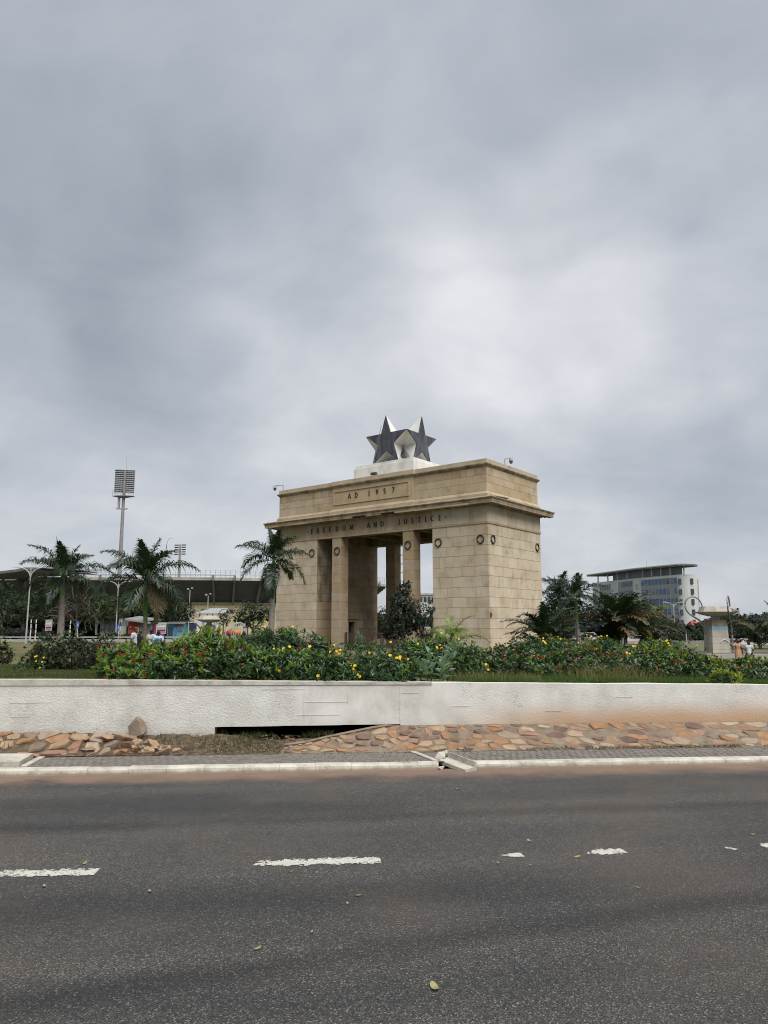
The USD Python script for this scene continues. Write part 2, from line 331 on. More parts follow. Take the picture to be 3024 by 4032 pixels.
def wall_material():
    """white limewashed render: rough cast, smoother over the culvert, rust-brown splash at the foot on the right"""
    n = {'g': ('geometry', {}), 'p': ('principled_bsdf', {'roughness': 0.85, 'specular_ior_level': 0.2})}; l = []
    n['rot'] = ('mapping', {'rotation': (0, 0, -math.radians(ROAD_ANG))}); l.append(('g.position', 'rot.vector'))
    n['sx'] = ('separate_xyz', {}); l.append(('rot.vector', 'sx.vector'))
    s0 = ROAD_O @ ROAD_E
    n['a'] = ('noise_texture', {'scale': 2.2, 'detail': 6.0, 'roughness': 0.6}); l.append(('g.position', 'a.vector'))
    n['r'] = ('rgb_ramp', {'ramp': [(0.28, (0.365, 0.355, 0.325)), (0.5, (0.475, 0.466, 0.438)), (0.7, (0.545, 0.538, 0.512))]}); l.append(('a.fac', 'r.fac'))
    # grey grime in fine flecks and in runs
    n['f'] = ('noise_texture', {'scale': 38.0, 'detail': 4.0, 'roughness': 0.7}); l.append(('g.position', 'f.vector'))
    n['fr'] = ('map_range', {'from_min': 0.56, 'from_max': 0.78, 'to_min': 0, 'to_max': 0.45, 'clamp': True}); l.append(('f.fac', 'fr.value'))
    n['c1'] = ('mix', {'color2': (0.36, 0.35, 0.32)}); l += [('r.color', 'c1.color1'), ('fr.result', 'c1.fac')]
    n['gm'] = ('mapping', {'scale': (3.0, 3.0, 0.45)}); l.append(('g.position', 'gm.vector'))
    n['gn'] = ('noise_texture', {'scale': 1.6, 'detail': 5.0, 'roughness': 0.65}); l.append(('gm.vector', 'gn.vector'))
    n['gr'] = ('map_range', {'from_min': 0.52, 'from_max': 0.74, 'to_min': 0, 'to_max': 0.4, 'clamp': True}); l.append(('gn.fac', 'gr.value'))
    n['c2'] = ('mix', {'color2': (0.40, 0.385, 0.345)}); l += [('c1.color', 'c2.color1'), ('gr.result', 'c2.fac')]
    # clusters of black mould flecks
    n['mf'] = ('noise_texture', {'scale': 60.0, 'detail': 3.0, 'roughness': 0.6}); l.append(('g.position', 'mf.vector'))
    n['mc'] = ('noise_texture', {'scale': 1.9, 'detail': 4.0, 'roughness': 0.6}); l.append(('g.position', 'mc.vector'))
    n['mfr'] = ('map_range', {'from_min': 0.54, 'from_max': 0.62, 'to_min': 0, 'to_max': 1.0, 'clamp': True}); l.append(('mf.fac', 'mfr.value'))
    n['mcr'] = ('map_range', {'from_min': 0.54, 'from_max': 0.70, 'to_min': 0, 'to_max': 0.8, 'clamp': True}); l.append(('mc.fac', 'mcr.value'))
    n['mm'] = ('math', {'math_type': 'multiply'}); l += [('mfr.result', 'mm.value1'), ('mcr.result', 'mm.value2')]
    n['c2b'] = ('mix', {'color2': (0.10, 0.095, 0.082)}); l += [('c2.color', 'c2b.color1'), ('mm.value', 'c2b.fac')]
    # splash: height above the foot against noise, only to the right
    n['hn'] = ('noise_texture', {'scale': 1.1, 'detail': 5.0, 'roughness': 0.6}); l.append(('g.position', 'hn.vector'))
    n['hh'] = ('math', {'math_type': 'multiply_add', 'value2': -0.50}); l += [('hn.fac', 'hh.value1'), ('sx.z', 'hh.value3')]
    n['hz'] = ('map_range', {'from_min': 0.12, 'from_max': 0.60, 'to_min': 1.0, 'to_max': 0.0, 'clamp': True, 'range_type': 'smoothstep'}); l.append(('hh.value', 'hz.value'))
    n['hx'] = ('map_range', {'from_min': s0 + 0.9, 'from_max': s0 + 3.2, 'to_min': 0.0, 'to_max': 1.0, 'clamp': True}); l.append(('sx.x', 'hx.value'))
    n['hm'] = ('math', {'math_type': 'multiply'}); l += [('hz.result', 'hm.value1'), ('hx.result', 'hm.value2')]
    n['hm2'] = ('math', {'math_type': 'multiply', 'value2': 0.85}); l.append(('hm.value', 'hm2.value1'))
    n['c3'] = ('mix', {'color2': (0.33, 0.185, 0.085)}); l += [('c2b.color', 'c3.color1'), ('hm2.value', 'c3.fac')]
    # the foot everywhere is soiled
    n['ft'] = ('map_range', {'from_min': -0.02, 'from_max': 0.22, 'to_min': 0.55, 'to_max': 0.0, 'clamp': True, 'range_type': 'smoothstep'}); l.append(('hh.value', 'ft.value'))
    n['c4'] = ('mix', {'color2': (0.33, 0.29, 0.22)}); l += [('c3.color', 'c4.color1'), ('ft.result', 'c4.fac')]
    l.append(('c4.color', 'p.base_color'))
    # relief
    n['rn'] = ('noise_texture', {'scale': 36.0, 'detail': 3.0, 'roughness': 0.55, 'distortion': 0.5}); l.append(('g.position', 'rn.vector'))
    n['rm1'] = ('map_range', {'from_min': s0 - 1.35, 'from_max': s0 - 1.2, 'to_min': 1.0, 'to_max': 0.16, 'clamp': True}); l.append(('sx.x', 'rm1.value'))
    n['rm2'] = ('map_range', {'from_min': s0 + 1.28, 'from_max': s0 + 1.38, 'to_min': 0.0, 'to_max': 0.6, 'clamp': True}); l.append(('sx.x', 'rm2.value'))
    n['rm'] = ('math', {'math_type': 'maximum'}); l += [('rm1.result', 'rm.value1'), ('rm2.result', 'rm.value2')]
    n['h'] = ('math', {'math_type': 'multiply'}); l += [('rn.fac', 'h.value1'), ('rm.value', 'h.value2')]
    n['b'] = ('bump', {'strength': 0.8, 'distance': 0.016}); l += [('h.value', 'b.height'), ('b.normal', 'p.normal')]
    return usdkit.material(stage, '/World/Looks/white_render', n, l, surface='p.BSDF')
MATS['white_render'] = wall_material()

def stone_material(name, base, vary=0.09, stain=0.0):
    """ashlar of the arch: tone of each block, blotches, dark runs down the face"""
    n = {'g': ('geometry', {}), 'oi': ('object_info', {}), 'p': ('principled_bsdf', {'roughness': 0.86, 'specular_ior_level': 0.2})}; l = []
    b = np.array(base)
    n['a'] = ('noise_texture', {'scale': 0.9, 'detail': 7.0, 'roughness': 0.62}); l.append(('g.position', 'a.vector'))
    n['r'] = ('rgb_ramp', {'ramp': [(0.28, tuple(b * (0.70, 0.64, 0.56))), (0.45, tuple(b * .95)), (0.62, tuple(b * 1.05)), (0.78, tuple(b * (1.12, 1.15, 1.2)))]}); l.append(('a.fac', 'r.fac'))
    n['vr'] = ('map_range', {'to_min': 1 - vary, 'to_max': 1 + vary}); l.append(('oi.random', 'vr.value'))
    n['sr'] = ('map_range', {'to_min': 1.12, 'to_max': 0.86}); l.append(('oi.random', 'sr.value'))
    n['hs'] = ('hsv', {}); l += [('vr.result', 'hs.value'), ('sr.result', 'hs.saturation'), ('r.color', 'hs.color')]
    n['m'] = ('mapping', {'scale': (1.0, 1.0, 0.13)}); l.append(('g.position', 'm.vector'))
    n['s'] = ('noise_texture', {'scale': 1.5, 'detail': 5.0, 'roughness': 0.65}); l.append(('m.vector', 's.vector'))
    n['sm'] = ('map_range', {'from_min': 0.55 - stain * .16, 'from_max': 0.78 - stain * .1, 'to_min': 0, 'to_max': 0.42 + stain * .35, 'clamp': True}); l.append(('s.fac', 'sm.value'))
    n['c'] = ('mix', {'color2': (0.16, 0.115, 0.07)}); l += [('hs.color', 'c.color1'), ('sm.result', 'c.fac')]
    n['f'] = ('noise_texture', {'scale': 9.0, 'detail': 5.0, 'roughness': 0.7}); l.append(('g.position', 'f.vector'))
    n['fm'] = ('map_range', {'from_min': 0.58, 'from_max': 0.8, 'to_min': 0, 'to_max': 0.35, 'clamp': True}); l.append(('f.fac', 'fm.value'))
    n['c2'] = ('mix', {'color2': (0.24, 0.175, 0.11)}); l += [('c.color', 'c2.color1'), ('fm.result', 'c2.fac')]
    l.append(('c2.color', 'p.base_color'))
    n['bn'] = ('bump', {'strength': 0.35, 'distance': 0.03}); l += [('f.fac', 'bn.height'), ('bn.normal', 'p.normal')]
    MATS[name] = usdkit.material(stage, '/World/Looks/' + name, n, l, surface='p.BSDF')
STONE = (0.445, 0.374, 0.28)
stone_material('arch_stone', STONE, 0.07)
stone_material('attic_stone', (0.37, 0.293, 0.198), 0.05)
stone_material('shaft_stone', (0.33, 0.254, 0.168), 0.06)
stone_material('frieze_stone', (0.36, 0.282, 0.197), 0.05, .8)
stone_material('attic_top_stone', (0.36, 0.285, 0.195), 0.05, .8)
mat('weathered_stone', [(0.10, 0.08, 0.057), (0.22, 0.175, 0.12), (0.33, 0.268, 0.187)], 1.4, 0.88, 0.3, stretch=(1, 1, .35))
mat('joint_mortar', [(0.20, 0.15, 0.095), (0.28, 0.215, 0.14)], 3.0, 0.92)
mat('bronze_dark', [(0.018, 0.016, 0.014), (0.04, 0.036, 0.03)], 6.0, 0.5)
mat('star_black', [(0.020, 0.022, 0.028), (0.055, 0.06, 0.075), (0.10, 0.105, 0.125)], 2.2, 0.55, 0.15, stretch=(1, 1, .3))
mat('star_white', [(0.42, 0.415, 0.385), (0.55, 0.547, 0.52), (0.61, 0.608, 0.588)], 1.1, 0.75, 0.1, stretch=(1, 1, .5))
mat('dark_void', [(0.012, 0.011, 0.01)], 2, 0.95)
mat('kerb_paint', [(0.15, 0.135, 0.11), (0.29, 0.272, 0.23), (0.375, 0.358, 0.31), (0.43, 0.415, 0.365)], 4.0, 0.8, 0.45, bscale=40, vary=0.07, detail=9.0, nrough=0.72)
def kerb_material():
    n = {'g': ('geometry', {}), 'oi': ('object_info', {}), 'sx': ('separate_xyz', {}), 'p': ('principled_bsdf', {'roughness': 0.82, 'specular_ior_level': 0.25})}; l = [('g.position', 'sx.vector')]
    n['a'] = ('noise_texture', {'scale': 4.5, 'detail': 9.0, 'roughness': 0.7}); l.append(('g.position', 'a.vector'))
    n['r'] = ('rgb_ramp', {'ramp': [(0.30, (0.15, 0.135, 0.11)), (0.40, (0.30, 0.282, 0.24)), (0.55, (0.40, 0.382, 0.333)), (0.70, (0.45, 0.435, 0.385))]}); l.append(('a.fac', 'r.fac'))
    n['h'] = ('math', {'math_type': 'multiply_add', 'value2': 0.06}); l += [('a.fac', 'h.value1'), ('sx.z', 'h.value3')]
    n['f'] = ('map_range', {'from_min': 0.045, 'from_max': 0.075, 'to_min': 0.8, 'to_max': 0.0, 'clamp': True, 'range_type': 'smoothstep'}); l.append(('h.value', 'f.value'))
    n['c'] = ('mix', {'color2': (0.19, 0.15, 0.115)}); l += [('r.color', 'c.color1'), ('f.result', 'c.fac')]
    n['vr'] = ('map_range', {'to_min': 0.9, 'to_max': 1.06}); n['hs'] = ('hsv', {}); l += [('oi.random', 'vr.value'), ('vr.result', 'hs.value'), ('c.color', 'hs.color'), ('hs.color', 'p.base_color')]
    n['nb'] = ('noise_texture', {'scale': 40.0, 'detail': 4.0}); n['b'] = ('bump', {'strength': 0.4, 'distance': 0.015}); l += [('g.position', 'nb.vector'), ('nb.fac', 'b.height'), ('b.normal', 'p.normal')]
    MATS['kerb_soiled'] = usdkit.material(stage, '/World/Looks/kerb_soiled', n, l, surface='p.BSDF')
kerb_material()
mat('concrete', [(0.24, 0.225, 0.195), (0.345, 0.325, 0.285), (0.41, 0.395, 0.355)], 6.0, 0.88, 0.35, bscale=50)
mat('paver', [(0.10, 0.090, 0.081), (0.13, 0.118, 0.107), (0.155, 0.142, 0.128)], 9.0, 0.9, 0.3, bscale=120, vary=0.05)
mat('paver_sand', [(0.10, 0.085, 0.07), (0.15, 0.128, 0.105)], 12.0, 0.95, 0.2)
mat('ramp_mortar', [(0.10, 0.076, 0.055), (0.15, 0.117, 0.085), (0.185, 0.148, 0.112)], 7.0, 0.93, 0.5, bscale=60)
STONE_TONES = {'orange': [(0.34, 0.155, 0.065), (0.46, 0.235, 0.105), (0.52, 0.31, 0.16)], 'tan': [(0.36, 0.235, 0.135), (0.48, 0.335, 0.205), (0.56, 0.43, 0.30)],
               'purple': [(0.10, 0.065, 0.06), (0.17, 0.11, 0.10), (0.25, 0.17, 0.145)], 'rose': [(0.30, 0.15, 0.10), (0.40, 0.22, 0.15), (0.47, 0.30, 0.21)],
               'pale': [(0.40, 0.31, 0.22), (0.52, 0.42, 0.31), (0.58, 0.49, 0.38)], 'grey': [(0.19, 0.155, 0.12), (0.29, 0.24, 0.185), (0.35, 0.30, 0.235)]}
for k, c in STONE_TONES.items():
    c = [tuple(np.array(x) * .37 + np.array([.058, .038, .026])) for x in c]; mat('field_stone_' + k, c, 9.0, 0.85, 0.5, bscale=45, vary=0.18)
mat('soil', [(0.045, 0.033, 0.022), (0.085, 0.062, 0.042), (0.13, 0.098, 0.068)], 9.0, 0.95, 0.6, bscale=50)
mat('lawn', [(0.050, 0.056, 0.020), (0.080, 0.080, 0.030), (0.140, 0.108, 0.055)], 0.55, 0.95, 0.5, bscale=30, detail=7.0)
mat('earth', [(0.06, 0.07, 0.035), (0.11, 0.10, 0.06)], 0.05, 0.95)
n = {'g': ('geometry', {}), 'p': ('principled_bsdf', {'roughness': 0.8}), 'a': ('noise_texture', {'scale': 75.0, 'detail': 5.0, 'roughness': 0.65}), 'b': ('noise_texture', {'scale': 5.0, 'detail': 4.0}),
     's': ('math', {'math_type': 'multiply_add', 'value2': 0.55}), 'w': ('map_range', {'from_min': 0.80, 'from_max': 0.92, 'to_min': 0.0, 'to_max': 0.9, 'clamp': True}), 'r': ('rgb_ramp', {'ramp': [(0.3, (0.34, 0.33, 0.295)), (0.7, (0.47, 0.46, 0.415))]}), 'c': ('mix', {'color2': (0.055, 0.053, 0.05)})}
MATS['road_paint'] = usdkit.material(stage, '/World/Looks/road_paint', n, [('g.position', 'a.vector'), ('g.position', 'b.vector'), ('b.fac', 's.value1'), ('a.fac', 's.value3'), ('s.value', 'w.value'), ('b.fac', 'r.fac'), ('r.color', 'c.color1'), ('w.result', 'c.fac'), ('c.color', 'p.base_color')], surface='p.BSDF')
mat('dry_leaf', [(0.17, 0.18, 0.065), (0.25, 0.225, 0.11)], 20.0, 0.7)
leaf_mat('grass_blade', (0.042, 0.056, 0.017), (0.125, 0.130, 0.045), 2.0, 0.3, 0.6, 0.2)
leaf_mat('grass_green', (0.035, 0.070, 0.013), (0.125, 0.20, 0.04), 2.0, 0.3, 0.6, 0.2)
leaf_mat('dry_grass', (0.13, 0.12, 0.05), (0.26, 0.22, 0.12), 2.0, 0.3, 0.7, 0.15)
leaf_mat('ixora_leaf', (0.018, 0.042, 0.010), (0.086, 0.165, 0.030), 2.4, 0.16, 0.35, 0.5)
leaf_mat('ixora_young', (0.10, 0.17, 0.022), (0.26, 0.35, 0.055), 3.0, 0.35, 0.4, 0.4)
leaf_mat('allamanda_leaf', (0.017, 0.048, 0.012), (0.076, 0.172, 0.040), 2.4, 0.2, 0.35, 0.5)
leaf_mat('calotropis_leaf', (0.13, 0.20, 0.135), (0.23, 0.31, 0.225), 2.0, 0.2, 0.55, 0.35)
leaf_mat('burgundy_leaf', (0.018, 0.019, 0.009), (0.075, 0.058, 0.026), 3.0, 0.2, 0.45, 0.4)
leaf_mat('golden_leaf', (0.16, 0.20, 0.02), (0.36, 0.38, 0.06), 4.0, 0.3, 0.45, 0.4)
leaf_mat('palm_leaf', (0.012, 0.026, 0.011), (0.045, 0.078, 0.029), 1.6, 0.2, 0.4, 0.45)
leaf_mat('palm_yellow', (0.09, 0.13, 0.025), (0.22, 0.26, 0.06), 1.6, 0.25, 0.4, 0.4)
leaf_mat('palm_dry', (0.09, 0.075, 0.04), (0.17, 0.14, 0.085), 1.6, 0.2, 0.6, 0.2)
leaf_mat('tree_leaf', (0.013, 0.026, 0.009), (0.048, 0.082, 0.024), 0.35, 0.2, 0.55, 0.3)
leaf_mat('tree_leaf_light', (0.026, 0.048, 0.012), (0.085, 0.125, 0.034), 0.35, 0.22, 0.55, 0.3)
leaf_mat('tree_leaf_dark', (0.007, 0.014, 0.007), (0.026, 0.045, 0.018), 0.6, 0.15, 0.5, 0.35)
leaf_mat('dull_leaf', (0.030, 0.030, 0.016), (0.080, 0.078, 0.045), 0.4, 0.2, 0.65, 0.2)
mat('bark', [(0.085, 0.068, 0.052), (0.15, 0.125, 0.098)], 6.0, 0.92, 0.5, stretch=(1, 1, .3))
mat('dry_branch', [(0.075, 0.062, 0.05), (0.13, 0.108, 0.088)], 6.0, 0.92)
mat('palm_trunk', [(0.125, 0.112, 0.098), (0.19, 0.172, 0.152), (0.235, 0.215, 0.19)], 5.0, 0.9, 0.4, stretch=(1, 1, 4))
mat('palm_trunk_brown', [(0.11, 0.078, 0.055), (0.22, 0.165, 0.12), (0.30, 0.24, 0.18)], 3.0, 0.9, 0.4, stretch=(.5, .5, 9))
mat('crownshaft', [(0.055, 0.115, 0.025), (0.085, 0.16, 0.035), (0.12, 0.19, 0.055)], 4.0, 0.45, stretch=(1, 1, .3), spec=.4)
mat('red_petal', [(0.24, 0.018, 0.014), (0.38, 0.035, 0.022), (0.46, 0.07, 0.035)], 30.0, 0.6, vary=0.15)
mat('yellow_petal', [(0.42, 0.26, 0.006), (0.56, 0.39, 0.012)], 20.0, 0.55)
mat('galvanised', [(0.24, 0.243, 0.247), (0.33, 0.333, 0.337)], 3.0, 0.5, metal=0.2)
mat('lamp_white', [(0.27, 0.274, 0.275), (0.33, 0.334, 0.335)], 2.0, 0.55)
mat('pole_grey', [(0.17, 0.16, 0.162), (0.23, 0.215, 0.215)], 0.5, 0.65)
mat('dark_metal', [(0.035, 0.036, 0.04), (0.06, 0.06, 0.065)], 3.0, 0.6)
mat('lamp_black', [(0.012, 0.012, 0.014), (0.02, 0.02, 0.022)], 3.0, .7)
mat('rust_bar', [(0.055, 0.040, 0.034), (0.10, 0.07, 0.055)], 8.0, 0.8)

# ================================================================== THE SETTING NEAR THE CAMERA
# ground: one sheet to the horizon
solo('ground', ([(-4000, -600, -.08), (4000, -600, -.08), (4000, 5000, -.08), (-4000, 5000, -.08)], [(0, 1, 2, 3)]), MATS['earth'], kind='structure')
SR = 45.0
b = MB(); b.add(W(np.array([-SR * 3, SR * 3, SR * 3, -SR * 3]), np.array([-60.0, -60, 0.02, 0.02]), 0.0), [[0, 1, 2, 3]])
road = solo('road', b, MATS['asphalt'], kind='structure')

# garden behind the wall
gx = np.concatenate([np.linspace(-95, -14, 28), np.linspace(-13, 13, 90), np.linspace(14, 110, 30)])
gt = np.concatenate([np.linspace(0, 20, 60), np.linspace(21, 60, 40), np.linspace(62, 118, 20)])
SS, TT = np.meshgrid(gx, gt, indexing='ij')
P = W(SS, 1.78 + TT, 0.0); zz = terrain(P[..., 0], P[..., 1]) + (meshkit.fbm(P * [1.6, 1.6, 0], 3, 3) - .5) * 0.07 * np.clip(TT, 0, 1)
zz[TT > 105] = np.minimum(zz[TT > 105], -0.03); zz[TT >= 118 - .1] = -0.3
P[..., 2] = zz
I, J = np.meshgrid(np.arange(len(gx) - 1), np.arange(len(gt) - 1), indexing='ij'); m_ = len(gt)
F = np.stack([I * m_ + J, (I + 1) * m_ + J, (I + 1) * m_ + J + 1, I * m_ + J + 1], -1).reshape(-1, 4)
solo('garden_ground', (P.reshape(-1, 3), F), MATS['lawn'], kind='structure', smooth=True)

# kerb of separate stones
kerb = T(UsdGeom.Xform.Define(stage, '/World/kerb').GetPrim()); tag(kerb.prim, kind='structure'); USED['/World/kerb'] = 1
def kerb_stone(s0, s1, dz=0.0, tilt=0.0, skew=0.0):
    pr = [(-.02, -.12), (0.0, .006), (.008, .062), (.033, .086), (.145, .090), (.145, -.12)]
    b = MB(); ss = (s0 + .0018, s1 - .0018); v = []
    for s in ss:
        k = (s - s0) / (s1 - s0)
        v += [W(s, t + skew * k, z + dz + tilt * k) for t, z in pr]
    n = len(pr); f = [[i, (i + 1) % n, n + (i + 1) % n, n + i] for i in range(n)]
    b.add(np.array(v), np.array(f)[:, ::-1]); b.f.append(np.array([[0, i, i + 1] for i in range(1, n - 1)] + [[n, n + i + 1, n + i] for i in range(1, n - 1)]))
    return b
r = np.random.default_rng(3)
KERB_GAP = (at_t(1728, 3010, 0)[0], at_t(1845, 3010, 0)[0])
edges = [at_t(u, 3040, 0)[0] for u in (19, 342, 506, 654, 806, 958)]
s = edges[0]
while s > -16: s -= r.choice([.5, .5, 1.0]); edges.insert(0, s)
s = edges[-1]
while s < KERB_GAP[0] - 1.2: s += r.choice([.5, .5, .85]); edges.append(s)
edges[-1] = KERB_GAP[0] - .30; edges.append(KERB_GAP[0])
seg = list(zip(edges[:-1], edges[1:])); s = KERB_GAP[1]
first = True
while s < 18:
    L = 0.62 if first else r.choice([.5, 1.0, 1.5]); seg.append((s, s + L)); s += L; first = False
for a_, b_ in seg: part(kerb, 'kerb_stone', kerb_stone(a_, b_, r.uniform(-.006, .006), r.uniform(-.004, .004), r.uniform(-.006, .006)), MATS['kerb_soiled'])

# footway: bed and pavers
foot = T(UsdGeom.Xform.Define(stage, '/World/footway').GetPrim()); tag(foot.prim, kind='structure'); USED['/World/footway'] = 1
b = MB(); b.add(W(np.array([-SR, SR, SR, -SR]), np.array([.147, .147, 1.05, 1.05]), 0.0795), [[0, 1, 2, 3]]); part(foot, 'sand_bed', b, MATS['paver_sand'])
rest = MB(); count = 0
cells = [(s, row) for row in range(4) for s in np.arange(-14, 16, .1025) + (.05 if row % 2 else 0)]
cells.sort(key=lambda c: (abs(c[0] - .0) > 6.4, c[1], abs(c[0])))
DRAIN_S = at_t(110, 3000, .5)[0]
for s, row in cells:
    if s < DRAIN_S + .2 and row < 4 and s > DRAIN_S - .12 - row * 0: pass
    t0 = .158 + row * .2; t1 = t0 + .194
    if KERB_GAP[0] - .12 + row * -.09 < s < KERB_GAP[1] - .10 - row * .09: continue
    if s < at_t(70, 3000, .5)[0] - .06 + (row - 1) * .11: continue
    z = .086 + r.uniform(-.0015, .0015); d = r.uniform(-.003, .003, 4)
    v = [W(s + .003, t0, .055), W(s + .0975, t0, .055), W(s + .0975, t1, .055), W(s + .003, t1, .055), W(s + .005, t0 + .003, z + d[0]), W(s + .0955, t0 + .003, z + d[1]), W(s + .0955, t1 - .003, z + d[2]), W(s + .005, t1 - .003, z + d[3])]
    f = np.array([[4, 5, 6, 7], [0, 1, 5, 4], [1, 2, 6, 5], [2, 3, 7, 6], [3, 0, 4, 7]])
    if count < 290 and row < 3 and abs(s) < 6.4:
        b = MB().add(v, f); part(foot, 'paver', b, MATS['paver']); count += 1
    else: rest.add(v, f)
part(foot, 'pavers', rest, MATS['paver'], kind='stuff')

# concrete drain slab and edging strip at the left
b = MB(); A0 = at_t(105, 3000, .35)[0]; A1 = at_t(150, 2975, .95)[0]
poly = sg.Polygon([(A0 - 1.6, .22), (A0 - .05, .22), (A1 - .06, .93), (A1 - 1.5, .93)])
slab = thing('drain_cover', 'white painted concrete drain slab on the footway at far left', 'drain cover')
part(slab, 'cover', MB().prism(poly, .04, .155, lambda v: W(v[:, 0], v[:, 1], v[:, 2])), MATS['kerb_paint'])
strip = sg.Polygon([(A0 - .02, .16), (A0 + .07, .16), (A1 + .10, .96), (A1 + .01, .96)])
part(slab, 'edging', MB().prism(strip, .04, .105, lambda v: W(v[:, 0], v[:, 1], v[:, 2])), MATS['kerb_paint'])
# edging strip left of the broken kerb
st0 = at_t(1728, 3010, .16)[0]; st1 = at_t(1625, 2967, .93)[0]
strip = sg.Polygon([(st0 - .09, .16), (st0, .16), (st1 + .05, .96), (st1 - .04, .96)])
solo('edging_strip', MB().prism(strip, .04, .10, lambda v: W(v[:, 0], v[:, 1], v[:, 2])), MATS['kerb_paint'], 'white concrete edging strip crossing the footway beside the broken kerb', 'edging')

# the broken, displaced channel stone
E0, E1 = atz(1838, 3040, 0), atz(1722, 2985, 0.10)
d = (E1 - E0); L = np.linalg.norm(d[:2]); ax = np.array([d[0], d[1], 0]) / L; nx = np.array([ax[1], -ax[0], 0])
prof = [(0, 0), (.22, 0), (.22, .135), (.175, .145), (.17, .07), (.02, .058), (0, .05)]
def chan(v):
    # v: (across, up, along)
    j = (meshkit.noise(v * 9, 5) - .5) * .03 * (v[:, 2:3] > L * .8)[:, 0]
    return E0 + v[:, 2:3] * ax + (v[:, 0:1] - .02) * nx * .95 + (v[:, 1:2] + (v[:, 2:3] / L) * .06 - .02 + j[:, None]) * np.array([0, 0, 1.0])
bk = thing('broken_kerb', 'broken L-shaped white channel stone lying askew across the gap in the kerb', 'kerb stone')
part(bk, 'channel', MB().prism(prof, 0, L * .90, chan), MATS['kerb_paint'])
rr = np.random.default_rng(4)
for k in range(3):
    b = MB().mesh(rock(.09 - .015 * k, .08, .07, rr)); v, f = b.get(); part(bk, 'chunk', (v + E0 + ax * (L * .98 + .05 * k) + nx * (.05 + .09 * k) + np.array([0, 0, .12]), f), MATS['kerb_paint'])
b = MB().mesh(rock(.06, .03, .04, rr)); v, f = b.get(); part(bk, 'shard', (rotz(v, 30) + atz(1738, 3030, 0) + [0, 0, .02], f), MATS['kerb_paint'])

# ------------------------------------------------------------------ retaining wall with the culvert mouth
WT = 1.55
CS0, CS1 = at_t(845, 2880, WT)[0], at_t(1577, 2855, WT)[0]
CZ0, CZ1 = at_t(845, 2863, WT)[1], at_t(1577, 2851, WT)[1]
wall = thing('retaining_wall', 'long low white rendered retaining wall with a dark culvert opening', 'wall')
def wallmap(v): return W(v[:, 0], WT + .24 * v[:, 2], v[:, 1])
def top_line(a, b):
    n = max(2, int(abs(b - a) / .12)); s = np.linspace(a, b, n); return [(float(x), float(wall_top(x) + (meshkit.fbm(np.array([[x * 1.7, 0, 3.3]]), 4, 5)[0] - .5) * .022)) for x in s]
# body with sharp pieces beside and above the mouth
def wall_piece(pts, name='wall_body', t0=0.0, t1=1.0, m='white_render', lab=None):
    part(wall, name, MB().prism(pts, t0, t1, wallmap), MATS[m], label=lab)
wall_piece([(-SR, -.1), (CS0, -.1), (CS0, CZ0), (CS0, wall_top(CS0)), (-SR, wall_top(-SR) - .3)][0:2] + top_line(CS0, -9.5) + [(-SR, wall_top(-14))])
wall_piece([(CS0 + .001, CZ0), (CS1 - .001, CZ1)] + top_line(CS1 - .001, CS0 + .001), 'lintel')
wall_piece([(CS1, -.1), (SR, -.1), (SR, wall_top(14))] + top_line(9.5, CS1))
# thin coping strip on the left half, set a little proud
c1 = at_t(1700, 2688, WT)[0]
wall_piece([(-SR, wall_top(-14) - .03), (c1, wall_top(c1) - .03)] + [(x, z + .006) for x, z in top_line(c1, -9.5)] + [(-SR, wall_top(-14) + .006)], 'coping', -.06, 1.1, 'concrete')
# render patches and cracks in relief
for (u0, v0, u1, v1) in ((40, 2765, 205, 2768), (40, 2768, 44, 2822), (40, 2820, 120, 2823), (1030, 2713, 1195, 2716), (1196, 2700, 1199, 2830), (1200, 2762, 1370, 2765), (1170, 2813, 1340, 2816), (1574, 2705, 1577, 2842), (1370, 2704, 1373, 2770),
                         (1580, 2726, 1650, 2729), (1780, 2779, 1850, 2782), (2420, 2742, 2490, 2745), (2150, 2797, 2210, 2800)):
    a_, c_ = at_t(u0, v1, WT), at_t(u1, v0, WT)
    part(wall, 'render_ridge', MB().prism([(a_[0], a_[1]), (c_[0], a_[1]), (c_[0], c_[1]), (a_[0], c_[1])], -.022, .0, wallmap), MATS['white_render'])
# culvert: lining box behind the mouth
b = MB()
def cul(s0, s1, t0, t1, z0, z1):
    b.add(np.array([W(s, t, z) for z in (z0, z1) for t in (t0, t1) for s in (s0, s1)]), [[0, 2, 3, 1], [4, 5, 7, 6], [0, 1, 5, 4], [2, 6, 7, 3], [0, 4, 6, 2], [1, 3, 7, 5]])
cul(CS0 - .2, CS0, WT + .24, WT + 5, -.2, .62); cul(CS1, CS1 + .2, WT + .24, WT + 5, -.2, .62); cul(CS0, CS1, WT + .24, WT + 5, CZ0 + .02, .62); cul(CS0, CS1, WT + 4.8, WT + 5, -.2, CZ0 + .02)
part(wall, 'culvert_lining', b, MATS['soil'])
b = MB(); e = [at_t(1576, 2850, WT)[0], at_t(1550, 2850, WT)[0]]
cul(e[0] - .045, e[0] - .015, WT + .05, WT + .1, .36, CZ1); part(wall, 'reinforcing_bar', b, MATS['rust_bar'])

